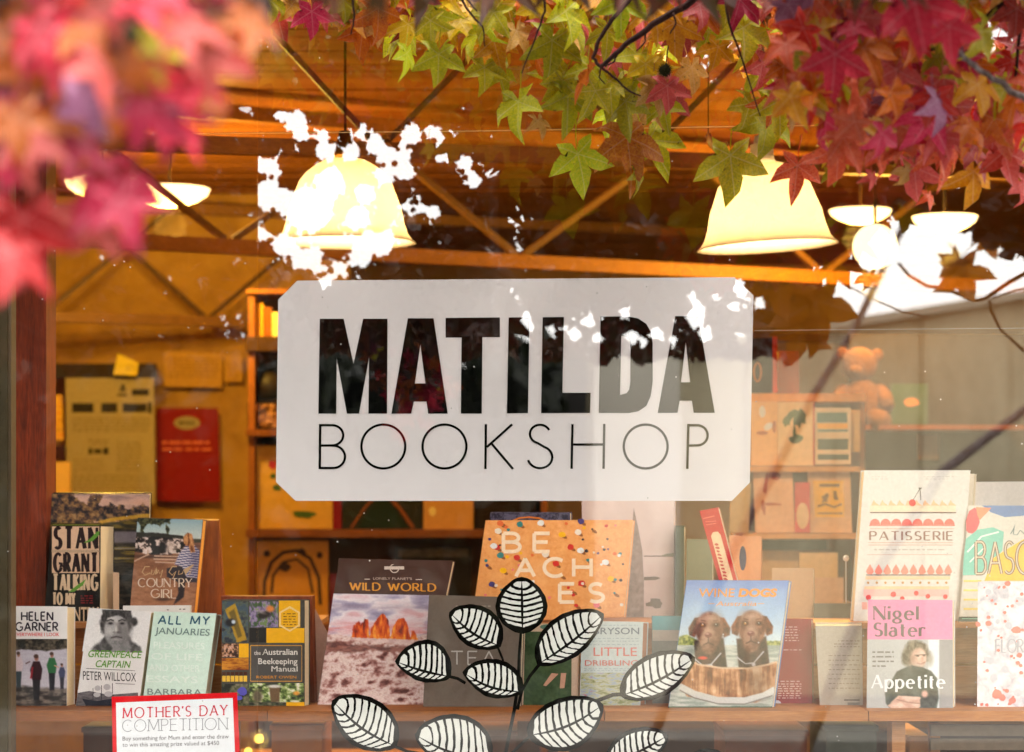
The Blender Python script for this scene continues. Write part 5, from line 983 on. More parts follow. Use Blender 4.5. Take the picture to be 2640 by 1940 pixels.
# beaches
t, sf = slab('book', 'large orange sand beach photograph book with spaced white capitals', 'book', [(1252, 1342), (1632, 1341), (1609, 1590), (1216, 1606)], 5.43, 5.51, .03, (5, 2), pic('beach_sand', [(.3, (226, 150, 84)), (.7, (240, 172, 106))], 40), PAGE, 'N')
rr = random.Random(5)
UC = [(240, 180, 20), (206, 50, 44), (60, 130, 130), (70, 60, 120), (230, 216, 200), (236, 120, 130), (226, 226, 226), (60, 50, 60), (226, 110, 60)]
pts = [(1284, 1370, 4), (1290, 1350, 8), (1449, 1379, 0), (1471, 1411, 1), (1333, 1439, 1), (1290, 1432, 2), (1297, 1472, 0), (1268, 1507, 3), (1433, 1454, 1), (1498, 1345, 3), (1497, 1420, 6), (1394, 1349, 6), (1490, 1373, 4), (1340, 1352, 2), (1538, 1560, 5), (1499, 1505, 1), (1575, 1493, 0), (1561, 1450, 6), (1281, 1412, 1), (1273, 1408, 6), (1406, 1430, 4)] + \
      [(rr.uniform(1245, 1615), rr.uniform(1348, 1585), rr.randrange(9)) for _ in range(60)]
for ci in range(9):
    pp = [blob(x, y, r, r * .85, 0, 10, .12, i) for i, (x, y, c) in enumerate(pts) if c == ci for r in [9 if i < 21 else rr.uniform(3, 5.5)]]
    art(t, sf, 'beach_umbrellas', ccol(*UC[ci]), pp, 1.2 + ci * .07)
art(t, sf, 'umbrella_shadows', ccol(150, 92, 50), [blob(x + 6, y + 6, 8, 4, 30, 9) for x, y, c in pts[:30]], .7)
letters(B(), sf, 'BE', 1298, 1423, 1417, 47, .2, .2, 0, gap=.5, layer=2.4).obj('title_lettering', ccol(244, 220, 192), t)
letters(B(), sf, 'ACH', 1330, 1487, 1524, 46, .2, .2, 0, gap=.42, layer=2.4).obj('title_lettering', ccol(244, 220, 192), t)
letters(B(), sf, 'ES', 1443, 1553, 1557, 47, .2, .2, 0, gap=.55, layer=2.4).obj('title_lettering', ccol(244, 220, 192), t)
# behind beaches
t, sf = slab('book', 'dark blue patterned book rising just above the beach book', 'book', [(1264, 1323), (1470, 1323), (1472, 1604), (1262, 1604)], 5.56, 5.60, .03, (5, -2), pic('indigo_pattern', [(.45, (38, 36, 60)), (.55, (86, 84, 110))], 90, detail=2), PAGE)
art(t, sf, 'orange_arc', ccol(206, 120, 40), [strip([(1318, 1345), (1340, 1336), (1365, 1334), (1390, 1337), (1410, 1345)], 4)], 2)
t, sf = slab('print', 'tall pale print of a misty island spire above water', 'print', [(1500, 1240), (1737, 1240), (1738, 1604), (1500, 1604)], 5.62, 5.66, .012, (4, 1), pic('misty_pink', [(.3, (196, 176, 172)), (.7, (216, 200, 196))], 4))
art(t, sf, 'spire_picture', pic('misty_stone', [(.3, (120, 104, 98)), (.7, (160, 142, 132))], 20), [[(1634, 1310), (1645, 1360), (1656, 1420), (1660, 1500), (1660, 1600), (1600, 1600), (1622, 1440)]], 1)
art(t, sf, 'islet_picture', ccol(108, 96, 84), [[(1660, 1488), (1690, 1487), (1704, 1491), (1690, 1496), (1660, 1497)], blob(1690, 1556, 22, 12, 0, 12, .3), rect(1660, 1433, 1736, 1436)], 1.6)
art(t, sf, 'caption_panel', ccol(206, 190, 182), [rect(1660, 1572, 1722, 1590)], 1.6); art(t, sf, 'shore_trees', ccol(130, 132, 110), [[(1700, 1434), (1720, 1428), (1737, 1426), (1737, 1437)]], 2)
slab('book', 'upright dark green book beside the misty spire print', 'book', [(1742, 1356), (1764, 1356), (1764, 1604), (1740, 1604)], 5.58, 5.6, .12, (3, 1), ccol(52, 70, 48), PAGE)
t, sf = slab('book', 'narrow red book with a cream title strip leaning steeply', 'book', [(1803, 1318), (1851, 1308), (1928, 1604), (1884, 1604)], 5.44, 5.50, .03, (4, 1), ccol(190, 34, 32), PAGE)
art(t, sf, 'cream_strip', ccol(232, 196, 156), [[(1833, 1383), (1838, 1373), (1850, 1371), (1858, 1380), (1902, 1540), (1877, 1545)]], 1)
art(t, sf, 'spine_lettering', ccol(190, 70, 60), [strip([(1846, 1400), (1884, 1540)], [9, 9])] if False else [blob(1847 + k * 2.4, 1404 + k * 9, 5.5, 3, 15, 8, .3) for k in range(15)], 1.6)
art(t, sf, 'emblem', ccol(226, 110, 90), [strip([(1812, 1338), (1842, 1331)], 3), strip([(1818, 1346), (1846, 1344)], 2.4), strip([(1820, 1354), (1846, 1350)], 2.4)], 1.6)
t, sf = slab('print', 'cream print with a dark blue feather shape behind the red book', 'print', [(1880, 1380), (1962, 1384), (1962, 1604), (1880, 1604)], 5.66, 5.7, .01, (3, 1), ccol(206, 140, 92))
art(t, sf, 'blue_feather', ccol(50, 50, 80), [blob(1915, 1440, 9, 32, 0, 16)], 1)
slab('book', 'green grey book with a small round face picture left of the red book', 'book', [(1770, 1390), (1836, 1392), (1838, 1604), (1768, 1604)], 5.64, 5.68, .02, (3, 1), ccol(116, 120, 92), PAGE)
slab('book', 'tall tan book rising behind the row right of the dog picture book', 'book', [(1990, 1465), (2096, 1465), (2098, 1604), (1990, 1604)], 5.60, 5.63, .03, (4, 1), ccol(178, 140, 104), PAGE)
slab('book', 'grey brown book low behind the cream grey back cover', 'book', [(2098, 1556), (2200, 1556), (2200, 1606), (2098, 1606)], 5.58, 5.6, .03, (4, 1), ccol(96, 88, 70), PAGE)
t = thing('push_pin', 'tiny round white knob catching the light left of the cake book', 'knob', P(2181, 1440, 5.7)); B().ball(P(2181, 1440, 5.7), .0075, 8).obj('knob_head', WHITE, t, True); B().tube([P(2181, 1440, 5.7), P(2181, 1606, 5.7)], .0015, 6).obj('pin_rod', WHITE, t)

# ------------------------------------------------------------------ shop sign on the inner side of the glass
sg = thing('shop_sign', 'large white sign with cut corners reading MATILDA BOOKSHOP in black', 'sign', P(1325, 1292, 5.02))
C8 = lambda x, y: (690 + x / 1.770, 680 + y / 1.770)
F0 = [C8(*q) for q in ((48, 165), (135, 78), (2130, 62), (2217, 145), (2200, 1000), (2118, 1083), (127, 1083), (38, 997))]
zs = 5.014
fr_ = [P(*q, zs) for q in F0]; n8 = len(fr_)
obj('sign_board', fr_ + [p + Vector((0, .005, 0)) for p in fr_], [tuple(range(n8))[::-1], tuple(range(n8, 2 * n8))] + [(i, (i + 1) % n8, (i + 1) % n8 + n8, i + n8) for i in range(n8)], mt((238, 230, 231), .45, .025, 3), sg)
sf = Surf(P(700, 1200, zs), P(1900, 1200, zs), P(700, 700, zs))
blk = mt((3, 3, 4), .9, .05, 60, 0, 0, .02)
L8 = {
 'M': ([(238, 252), (347, 252), (392, 458), (436, 252), (547, 252), (545, 685), (460, 685), (463, 428), (417, 685), (362, 685), (315, 430), (313, 685), (232, 685)], []),
 'A': ([(640, 250), (757, 250), (822, 685), (733, 685), (725, 630), (667, 630), (655, 685), (565, 685)], [[(697, 370), (720, 547), (672, 547)]]),
 'T': ([(812, 248), (1060, 246), (1060, 336), (980, 336), (977, 685), (882, 685), (885, 338), (812, 338)], []),
 'I': ([(1100, 246), (1195, 245), (1188, 683), (1092, 684)], []),
 'L': ([(1255, 245), (1352, 244), (1345, 590), (1474, 590), (1471, 682), (1248, 683)], []),
 'D': ([(1519, 242), (1640, 241), (1690, 250), (1728, 275), (1748, 310), (1757, 360), (1757, 540), (1748, 605), (1728, 650), (1692, 674), (1650, 682), (1511, 682)], [[(1614, 330), (1640, 336), (1652, 352), (1656, 390), (1655, 540), (1650, 575), (1638, 592), (1608, 600)]]),
 'A2': ([(1860, 240), (1965, 240), (2040, 681), (1944, 681), (1936, 626), (1880, 626), (1870, 681), (1780, 682)], [[(1908, 360), (1928, 542), (1886, 542)]]),
}
for k_, (o_, h_) in L8.items():
    B().poly(sf, [C8(*q) for q in o_], 2, [[C8(*q) for q in h] for h in h_]).obj('bold_letter', blk, sg)
def stroke8(pts, w=11): return strip([C8(*q) for q in pts], w / 1.77)
def circ8(cx, cy, r, w=11):
    o_ = [C8(cx + (r + w / 2) * math.cos(a), cy + (r + w / 2) * math.sin(a)) for a in [2 * math.pi * k / 64 for k in range(64)]]
    i_ = [C8(cx + (r - w / 2) * math.cos(a), cy + (r - w / 2) * math.sin(a)) for a in [2 * math.pi * k / 64 for k in range(64)]]
    v = [sf.pt(*q, 2) for q in o_ + i_]; return v, [(k, (k + 1) % 64, 64 + (k + 1) % 64, 64 + k) for k in range(64)]
ar = lambda cx, cy, rx, ry, a0, a1, n=20: [(cx + rx * math.cos(R_(a0 + (a1 - a0) * k / n)), cy + ry * math.sin(R_(a0 + (a1 - a0) * k / n))) for k in range(n + 1)]
thin = [
 [[(240, 733), (238, 938)], [(238, 738)] + ar(295, 784, 50, 46, -90, 90) + [(238, 831)], [(290, 831)] + ar(300, 882, 53, 51, -90, 90) + [(238, 933)]],
 'O528', 'O807',
 [[(996, 733), (994, 938)], [(1116, 734), (1000, 838)], [(1022, 822), (1120, 938)]],
 [ar(1243, 778, 46, 42, -25, -255) + ar(1243, 884, 56, 50, -70, 165)],
 [[(1391, 733), (1387, 937)], [(1536, 732), (1533, 937)], [(1389, 826), (1534, 826)]],
 'O1725',
 [[(1920, 732), (1915, 937)], [(1918, 738)] + ar(1960, 784, 48, 46, -90, 90) + [(1917, 831)]],
]
for g_ in thin:
    bt = B()
    if isinstance(g_, str): bt.add(*circ8(float(g_[1:]), 835, 100))
    else:
        for i, q in enumerate(g_): bt.poly(sf, stroke8(q), 2 + .1 * i)
    bt.obj('thin_letter', blk, sg)

# ------------------------------------------------------------------ competition notice at lower left
zn = 5.045
cs = [(288, 1797), (611, 1786), (632, 2230), (296, 2240)]
nt_ = thing('competition_notice', "red bordered white card headed MOTHER'S DAY COMPETITION stuck low in the window", 'notice', P(460, 2235, zn))
a = [P(*q, zn) for q in cs]
B().hexa(a, [p + Vector((0, .002, 0)) for p in a]).obj('red_card', mt((206, 12, 24), .45, .03), nt_)
sf = Surf(a[3], a[2], a[0])
art(nt_, sf, 'white_panel', mt((222, 222, 226), .5, .02), [[(299, 1812), (600, 1800), (617, 2214), (307, 2222)]], 1)
letters(B(), sf, "MOTHER'S DAY", 318, 1852, 585, 26, .12, .09, .1, gap=.34, dy=-8, layer=2).obj('headline_lettering', mt((206, 30, 56), .5, .03), nt_)
letters(B(), sf, 'COMPETITION', 316, 1887, 586, 30, .06, .05, .12, gap=.22, dy=-6, layer=2).obj('second_headline_lettering', mt((140, 140, 144), .5, .03), nt_)
bt = B(); text(bt, sf, 'Buy something for Mum and enter the draw', 316, 1910, 590, 10.5, dy=-6, off=0); text(bt, sf, 'to win this amazing prize valued at $450', 316, 1926, 565, 10.5, dy=-5, off=0)
bt.obj('body_lettering', mt((112, 108, 110), .5, .03), nt_)

# ------------------------------------------------------------------ painted branch on the glass
zd = 5.012
sf = Surf(P(900, 1900, zd), P(1700, 1900, zd), P(900, 1500, zd))
dc = thing('painted_branch', 'black and white painted spray of striped round leaves on the glass', 'window decal', P(1380, 1960, zd))
dblack = mt((6, 4, 5), .9, .05, 60, 0, 0, .02); dwhite = mt((228, 226, 220), .5, .02)
def decal(base, tip, wa, wb, ncell, slant, bend=0, seed=0, tk=9):
    """base, tip: midrib ends in px; wa / wb: half widths on the two sides"""
    rr = random.Random(seed); bx, by = base; dx, dy = tip[0] - bx, tip[1] - by; L = math.hypot(dx, dy); ux, uy = dx / L, dy / L; nx, ny = -uy, ux
    def pos(s, t_):
        s = max(0.0, min(1.0, s)); w = (math.sin(math.pi * s ** .92) ** .62) * (wa if t_ > 0 else wb) if 0 < s < 1 else 0
        b = bend * math.sin(math.pi * s); return (bx + ux * L * s + nx * (b + w * t_), by + uy * L * s + ny * (b + w * t_))
    def grow(s, t_): # outline a little larger
        p = pos(s, t_); c = pos(.5, 0); d = math.hypot(p[0] - c[0], p[1] - c[1]) or 1; g = tk * (.95 + .07 * math.sin(s * 40 + seed)); return (p[0] + (p[0] - c[0]) / d * g, p[1] + (p[1] - c[1]) / d * g)
    out = [grow(k / 30, 1) for k in range(31)] + [grow(k / 30, -1) for k in range(30, -1, -1)]
    lf = B().poly(sf, out, 1).obj('painted_leaf', dblack, dc)
    bt = B()
    for side in (1, -1):
        sl = slant if side > 0 else slant * .9
        W_ = wa if side > 0 else wb
        n = ncell
        edges = [(k / n) ** 1.0 for k in range(n + 1)]
        for k in range(n):
            g = 3.0 / L
            s0, s1 = edges[k] - sl + g + rr.uniform(-.004, .004), edges[k + 1] - sl - g
            if k == n - 1: s1 = 1 - sl * .2
            if k == 0: s0 = .02
            t0, t1 = 3.4 / max(12, W_), 1 - 3.5 / max(12, W_)
            A, Z = [], []
            for j in range(8):
                t_ = t0 + (t1 - t0) * j / 7; j1, j2 = rr.uniform(-.006, .006), rr.uniform(-.006, .006)
                a_ = s0 + sl * (t_ ** 1.5) * 1.25 + j1; z_ = s1 + sl * (t_ ** 1.5) * 1.25 + j2
                a_, z_ = max(.03, a_), min(.97, z_)
                if z_ - a_ > .012: A.append(pos(a_, t_ * side)); Z.append(pos(z_, t_ * side))
            if len(A) >= 2:
                try: bt.poly(sf, A + Z[::-1], 2)
                except Exception: pass
    bt.obj('white_stripes', dwhite, lf)
    return lf
decal((1347, 1626), (1345, 1496), 57, 60, 9, .08, 0, 1)
decal((1283, 1664), (1164, 1584), 66, 26, 9, .10, -10, 2)
decal((1392, 1710), (1551, 1588), 30, 66, 10, .10, 6, 3)
decal((1155, 1744), (1026, 1708), 74, 20, 9, .10, -4, 4)
decal((1340, 1784), (1200, 1738), 66, 18, 9, .10, -12, 5)
decal((1368, 1896), (1548, 1822), 54, 66, 10, .08, 14, 6)
decal((1608, 1792), (1785, 1700), 34, 62, 10, .10, 8, 7)
decal((1014, 1922), (862, 1812), 74, 40, 10, .12, -12, 8)
decal((1262, 1952), (1076, 1898), 92, 34, 10, .12, -16, 9)
decal((1570, 1972), (1716, 1900), 34, 54, 10, .10, 4, 10)
decal((1770, 2000), (1866, 1954), 20, 40, 8, .10, 2, 11)
decal((1130, 2080), (940, 1980), 50, 50, 9, .1, 0, 12)
st = B()
for pts, w in (([(1343, 1632), (1338, 1690), (1336, 1760), (1326, 1830), (1312, 1900), (1298, 1970), (1285, 2100)], [7, 7, 8, 9, 9, 10, 12]), ([(1390, 1714), (1366, 1744), (1346, 1780), (1334, 1830)], [9, 8, 8, 8]),
               ([(1282, 1666), (1296, 1700), (1303, 1740), (1312, 1764)], 6), ([(1156, 1744), (1180, 1750), (1200, 1762)], 8), ([(1608, 1790), (1580, 1792), (1548, 1804), (1530, 1812)], 10),
               ([(1370, 1894), (1345, 1918), (1318, 1944), (1300, 1975)], 8), ([(1016, 1924), (1050, 1938), (1100, 1946), (1200, 1990), (1290, 2060)], 8)):
    st.poly(sf, strip(pts, w), .5 + len(st.v) * .0008)
st.obj('painted_stem', dblack, dc)
# ------------------------------------------------------------------ leaves and branches before the window
def leaf_mat(name, c1, c2, tr=.3):
    m, n, o = newmat(name); a, b = lin(c1), lin(c2)
    t = n.nodes.new('ShaderNodeTexCoord'); z = n.nodes.new('ShaderNodeTexNoise'); z.inputs['Scale'].default_value = 22; z.inputs['Detail'].default_value = 4
    oi = n.nodes.new('ShaderNodeObjectInfo'); ad = n.nodes.new('ShaderNodeVectorMath'); ad.operation = 'ADD'
    cb = n.nodes.new('ShaderNodeCombineXYZ'); ml = n.nodes.new('ShaderNodeMath'); ml.operation = 'MULTIPLY'; ml.inputs[1].default_value = 9
    n.links.new(oi.outputs['Random'], ml.inputs[0]); n.links.new(ml.outputs[0], cb.inputs[0])
    n.links.new(t.outputs['Object'], ad.inputs[0]); n.links.new(cb.outputs[0], ad.inputs[1]); n.links.new(ad.outputs[0], z.inputs['Vector'])
    r = n.nodes.new('ShaderNodeValToRGB'); r.color_ramp.elements[0].position = .38; r.color_ramp.elements[1].position = .64
    r.color_ramp.elements[0].color = a + (1,); r.color_ramp.elements[1].color = b + (1,)
    n.links.new(z.outputs['Fac'], r.inputs[0])
    # lighter veins down each lobe, small brown blemishes
    sx = n.nodes.new('ShaderNodeSeparateXYZ'); n.links.new(t.outputs['Object'], sx.inputs[0])
    def mth(op, a, b=None):
        q = n.nodes.new('ShaderNodeMath'); q.operation = op
        for i, v in enumerate((a, b)):
            if v is None: continue
            if isinstance(v, (int, float)): q.inputs[i].default_value = v
            else: n.links.new(v, q.inputs[i])
        return q.outputs[0]
    ng = mth('MULTIPLY', sx.outputs['Z'], -1.0); an = mth('ARCTAN2', sx.outputs['X'], ng)
    pg = mth('PINGPONG', mth('ADD', an, R_(620)), R_(31)); rad_ = mth('SQRT', mth('ADD', mth('MULTIPLY', sx.outputs['X'], sx.outputs['X']), mth('MULTIPLY', sx.outputs['Z'], sx.outputs['Z'])))
    dist_ = mth('MULTIPLY', rad_, mth('SINE', pg)); side = mth('PINGPONG', mth('ADD', rad_, mth('MULTIPLY', dist_, -.9)), .07)
    v1 = mth('LESS_THAN', dist_, .013); v2 = mth('MULTIPLY', mth('LESS_THAN', side, .006), .45); vv = mth('MAXIMUM', v1, v2)
    mv = n.nodes.new('ShaderNodeMixRGB'); mv.inputs[2].default_value = tuple(min(1, .3 + .75 * q) for q in b) + (1,)
    n.links.new(mth('MULTIPLY', vv, .4), mv.inputs[0]); n.links.new(r.outputs[0], mv.inputs[1])
    zs_ = n.nodes.new('ShaderNodeTexNoise'); zs_.inputs['Scale'].default_value = 9; zs_.inputs['Detail'].default_value = 5; n.links.new(ad.outputs[0], zs_.inputs['Vector'])
    ms = n.nodes.new('ShaderNodeMixRGB'); ms.inputs[2].default_value = (.12, .05, .015, 1); n.links.new(mth('MULTIPLY', mth('GREATER_THAN', zs_.outputs['Fac'], .68), .7), ms.inputs[0]); n.links.new(mv.outputs[0], ms.inputs[1]); r = ms
    hs = n.nodes.new('ShaderNodeHueSaturation'); mr = n.nodes.new('ShaderNodeMapRange'); mr.inputs['To Min'].default_value = .62; mr.inputs['To Max'].default_value = 1.0
    n.links.new(oi.outputs['Random'], mr.inputs['Value']); n.links.new(mr.outputs[0], hs.inputs['Value']); n.links.new(r.outputs[0], hs.inputs['Color'])
    d = n.nodes.new('ShaderNodeBsdfPrincipled'); d.inputs['Roughness'].default_value = .42; d.inputs['Specular IOR Level'].default_value = .35
    tl = n.nodes.new('ShaderNodeBsdfTranslucent'); x = n.nodes.new('ShaderNodeMixShader'); x.inputs[0].default_value = tr
    n.links.new(hs.outputs[0], d.inputs['Base Color']); n.links.new(hs.outputs[0], tl.inputs[0])
    n.links.new(d.outputs[0], x.inputs[1]); n.links.new(tl.outputs[0], x.inputs[2]); n.links.new(x.outputs[0], o.inputs[0]); return m
LC = {
 'green': leaf_mat('leaf_green_yellow', (176, 184, 14), (216, 208, 26)), 'olive': leaf_mat('leaf_olive', (172, 168, 16), (212, 194, 26)),
 'lime': leaf_mat('leaf_lime', (180, 206, 18), (220, 220, 40)), 'yellow': leaf_mat('leaf_yellow', (220, 184, 20), (240, 206, 40)),
 'gold': leaf_mat('leaf_gold', (220, 140, 12), (238, 176, 24)), 'orange': leaf_mat('leaf_orange', (216, 92, 12), (236, 136, 24)),
 'rust': leaf_mat('leaf_rust', (204, 110, 26), (228, 150, 40)), 'red': leaf_mat('leaf_red', (214, 24, 26), (238, 70, 44)),
 'brick': leaf_mat('leaf_brick', (224, 74, 48), (242, 126, 76)), 'crimson': leaf_mat('leaf_crimson', (204, 22, 54), (230, 50, 76)),
 'pink': leaf_mat('leaf_pink', (196, 24, 70), (216, 56, 94)), 'rose': leaf_mat('leaf_rose', (204, 70, 76), (218, 104, 92)),
 'purple': leaf_mat('leaf_purple', (150, 44, 76), (186, 84, 108)), 'lilac': leaf_mat('leaf_lilac', (146, 82, 120), (180, 120, 152)),
 'inner_shade': leaf_mat('leaf_inner_shade', (70, 46, 14), (96, 50, 22), .15), 'wine': leaf_mat('leaf_magenta_dimmed', (160, 14, 50), (186, 34, 72)), 'salmon': leaf_mat('leaf_rose_dimmed', (176, 62, 60), (194, 88, 74)), 'amber': leaf_mat('leaf_orange_dimmed', (172, 78, 14), (190, 104, 24)), 'scarlet': leaf_mat('leaf_red_dimmed', (168, 14, 22), (190, 36, 34)), 'magenta': leaf_mat('leaf_magenta', (196, 22, 66), (222, 54, 94)), 'coral': leaf_mat('leaf_coral', (190, 50, 42), (208, 80, 60)), 'plum': leaf_mat('leaf_purple_dimmed', (112, 34, 62), (146, 62, 92)),  # wine, salmon, amber, scarlet, plum: hues darkened to offset skylight on left tree
 'tan': leaf_mat('leaf_tan', (220, 166, 70), (238, 190, 110)),
}
def leaf_shape(seed, simple=False):
    """five lobed star leaf, stalk joint at the origin, middle lobe along -Z, 1 unit long"""
    rr = random.Random(seed); V = [(0, 0)]; F = []; z = [0.0]
    lobes = [(-126, .56, .15), (-62, .86, .21), (0, 1.0, .235), (62, .86, .21), (126, .56, .15)]
    bend = rr.uniform(.0, .75); fold = rr.uniform(.05, .2); cup = rr.uniform(-.2, .6)
    prev = None
    def put(a, r, off, dz):
        a_ = R_(a); x = math.sin(a_) * r + math.cos(a_) * off; y = math.cos(a_) * r - math.sin(a_) * off
        V.append((x, y)); z.append(dz - bend * (r ** 2) * .55 - cup * x * x); return len(V) - 1
    sin_first = put(180, .06, 0, 0)
    cur = sin_first
    for i, (a, L, w) in enumerate(lobes):
        L *= rr.uniform(.88, 1.1); w *= rr.uniform(.9, 1.15); a += rr.uniform(-6, 6); tw = rr.uniform(-.06, .06)
        l1 = put(a, L * .42, -w, fold); l2 = put(a, L * .68, -w * .72, fold * .7 + tw); tp = put(a + rr.uniform(-9, 9), L, 0, -fold * .3 + rr.uniform(-.22, .12))
        r2 = put(a, L * .68, w * .72, fold * .7 - tw); r1 = put(a, L * .42, w, fold)
        m1 = put(a, L * .42, 0, 0); m2 = put(a, L * .72, 0, 0)
        nx = put((a + lobes[i + 1][0]) / 2, .37 * rr.uniform(.85, 1.15), 0, fold * .9) if i < 4 else sin_first
        F += [(0, cur, l1, m1), (m1, l1, l2, m2), (m2, l2, tp), (0, m1, r1, nx), (m1, m2, r2, r1), (m2, tp, r2)]
        cur = nx
    v3 = [(x, -zz, -y) for (x, y), zz in zip(V, z)]
    # stalk
    n = len(v3); s = .014; e = rr.uniform(.5, .9); sx = rr.uniform(-.2, .2)
    v3 += [(-s, 0, 0), (s, 0, 0), (0, s * 1.5, 0), (sx * .4 - s, .05, e * .5), (sx * .4 + s, .05, e * .5), (sx * .4, .05 + s * 1.5, e * .5), (sx - s, .0, e), (sx + s, .0, e), (sx, s * 1.5, e)]
    for k in (0, 3): F += [(n + k, n + k + 1, n + k + 4, n + k + 3), (n + k + 1, n + k + 2, n + k + 5, n + k + 4), (n + k + 2, n + k, n + k + 3, n + k + 5)]
    return v3, F
SHAPES = [leaf_shape(s) for s in range(40, 54)]
LM = {}
def leaf_mesh(k, col):
    if (k, col) not in LM:
        me = bpy.data.meshes.new('leaf'); v, f = SHAPES[k]; me.from_pydata(v, [], f); me.update(); me.materials.append(LC[col])
        for p in me.polygons: p.use_smooth = True
        LM[(k, col)] = me
    return LM[(k, col)]
lr = random.Random(77)
def leaf(tree, px, py, dia, z, rot, col, yaw=None, pitch=None, k=None):
    """px,py: middle of the blade; dia: blade length in px; rot: degrees, 0 hangs tip down, + swings the tip to the right"""
    s = dia / 1.15 / S * z / D
    o = bpy.data.objects.new('leaf', leaf_mesh(lr.randrange(len(SHAPES)) if k is None else k, col)); COL.objects.link(o)
    yaw = lr.uniform(-80, 80) if yaw is None else yaw; pitch = lr.uniform(-50, 40) if pitch is None else pitch
    M = Euler((0, -R_(rot), 0)).to_matrix() @ Euler((R_(pitch), 0, R_(yaw))).to_matrix()
    c = P(px, py, z) - M @ Vector((0, 0, -.38)) * s
    o.parent = tree; o.location = c - wl(tree); o.rotation_euler = M.to_euler(); o.scale = (s, s, s); return o
bark = pic('bark', [(.3, (70, 50, 44)), (.6, (128, 116, 112)), (.8, (170, 166, 164))], 40, (1, 1, .3), rough=.8, bump=.5)
barkd = pic('dark_twig', [(.3, (40, 22, 20)), (.7, (74, 48, 42))], 60, rough=.8, bump=.4)
def twig(tree, pts, w, m=None, nm='branch'):
    """pts: (px, py, z); w: thickness in px at ends"""
    n = len(pts); rad = [((w[0] + (w[1] - w[0]) * i / (n - 1)) / 2 / S * p[2] / D) for i, p in enumerate(pts)]
    V = [P(*p) for p in pts]
    # soften with a mid point jitter
    VV, RR = [], []
    for i in range(n - 1):
        for q in range(4):
            t_ = q / 4; VV.append(V[i].lerp(V[i + 1], t_) + Vector((lr.uniform(-1, 1), lr.uniform(-1, 1), lr.uniform(-1, 1))) * rad[i] * .5); RR.append(rad[i] + (rad[i + 1] - rad[i]) * t_)
    VV.append(V[-1]); RR.append(rad[-1])
    return B().tube(VV, RR, 7).obj(nm, m or barkd, tree, True)
def trunk(tree, x, y, h, r, top):
    b = B(); b.tube([(x, y, -.05), (x + .02, y, h * .4), (x - .03, y + .02, h * .75), (x, y, h)], [r * 1.25, r, r * .9, r * .75], 14)
    o = b.obj('trunk', bark, tree, True)
    B().tube([Vector((x, y, h)), (Vector((x, y, h)) + Vector(top)) / 2 + Vector((0, 0, .25)), Vector(top)], [r * .7, r * .4, r * .16], 10).obj('limb', bark, tree, True)
TA = thing('sweetgum_tree', 'blurred pink and red leaved autumn tree hanging in at the upper left', 'tree', (-2.7, -3.1, 0), 'autumn sweetgum trees before the shop')
trunk(TA, -2.7, -3.1, 2.6, .11, P(-60, -260, 1.62))
TB = thing('sweetgum_tree', 'green and yellow leaved autumn tree hanging over the middle of the window', 'tree', (-.9, -.9, 0), 'autumn sweetgum trees before the shop')
TB.location = (3.0, -1.0, 0)
trunk(TB, 3.0, -1.0, 2.9, .12, P(2150, -420, 4.4))
TC = thing('sweetgum_tree', 'red, crimson and orange leaved autumn tree at the upper right', 'tree', (2.6, -2.2, 0), 'autumn sweetgum trees before the shop')
trunk(TC, 2.6, -2.2, 2.8, .11, P(2900, -360, 3.7))
# --- left tree
zA = 1.85
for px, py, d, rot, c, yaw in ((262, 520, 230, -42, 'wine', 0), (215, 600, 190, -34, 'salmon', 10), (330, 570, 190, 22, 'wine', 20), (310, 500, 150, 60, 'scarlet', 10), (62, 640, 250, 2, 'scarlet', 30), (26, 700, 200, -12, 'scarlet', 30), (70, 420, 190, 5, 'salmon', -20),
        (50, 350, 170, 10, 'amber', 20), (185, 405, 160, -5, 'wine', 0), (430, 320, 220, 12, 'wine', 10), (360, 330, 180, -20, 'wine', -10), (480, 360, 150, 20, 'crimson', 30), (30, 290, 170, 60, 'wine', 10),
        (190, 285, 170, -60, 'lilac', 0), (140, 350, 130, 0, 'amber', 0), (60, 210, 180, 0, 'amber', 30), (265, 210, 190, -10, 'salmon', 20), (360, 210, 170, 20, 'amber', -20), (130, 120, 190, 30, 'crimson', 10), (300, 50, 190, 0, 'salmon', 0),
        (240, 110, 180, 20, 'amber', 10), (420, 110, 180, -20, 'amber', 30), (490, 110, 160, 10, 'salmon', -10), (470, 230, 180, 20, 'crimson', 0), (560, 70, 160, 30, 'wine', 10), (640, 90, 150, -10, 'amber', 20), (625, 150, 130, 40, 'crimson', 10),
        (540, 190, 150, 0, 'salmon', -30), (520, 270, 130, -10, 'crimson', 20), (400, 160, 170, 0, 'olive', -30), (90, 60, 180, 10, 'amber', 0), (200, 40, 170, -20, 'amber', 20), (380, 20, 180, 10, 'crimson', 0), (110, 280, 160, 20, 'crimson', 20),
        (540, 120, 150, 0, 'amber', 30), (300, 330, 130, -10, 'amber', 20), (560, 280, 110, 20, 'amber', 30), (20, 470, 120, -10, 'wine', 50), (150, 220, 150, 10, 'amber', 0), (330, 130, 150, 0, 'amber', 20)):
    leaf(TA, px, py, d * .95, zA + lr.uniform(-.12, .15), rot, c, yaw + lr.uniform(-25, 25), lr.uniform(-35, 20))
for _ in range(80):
    leaf(TA, lr.uniform(-60, 520), lr.uniform(-80, 300), lr.uniform(110, 165), zA + lr.uniform(-.05, .3), lr.uniform(-60, 60), lr.choice(['wine', 'wine', 'inner_shade', 'crimson', 'inner_shade', 'scarlet', 'amber', 'plum', 'amber', 'salmon', 'inner_shade', 'amber', 'olive']))
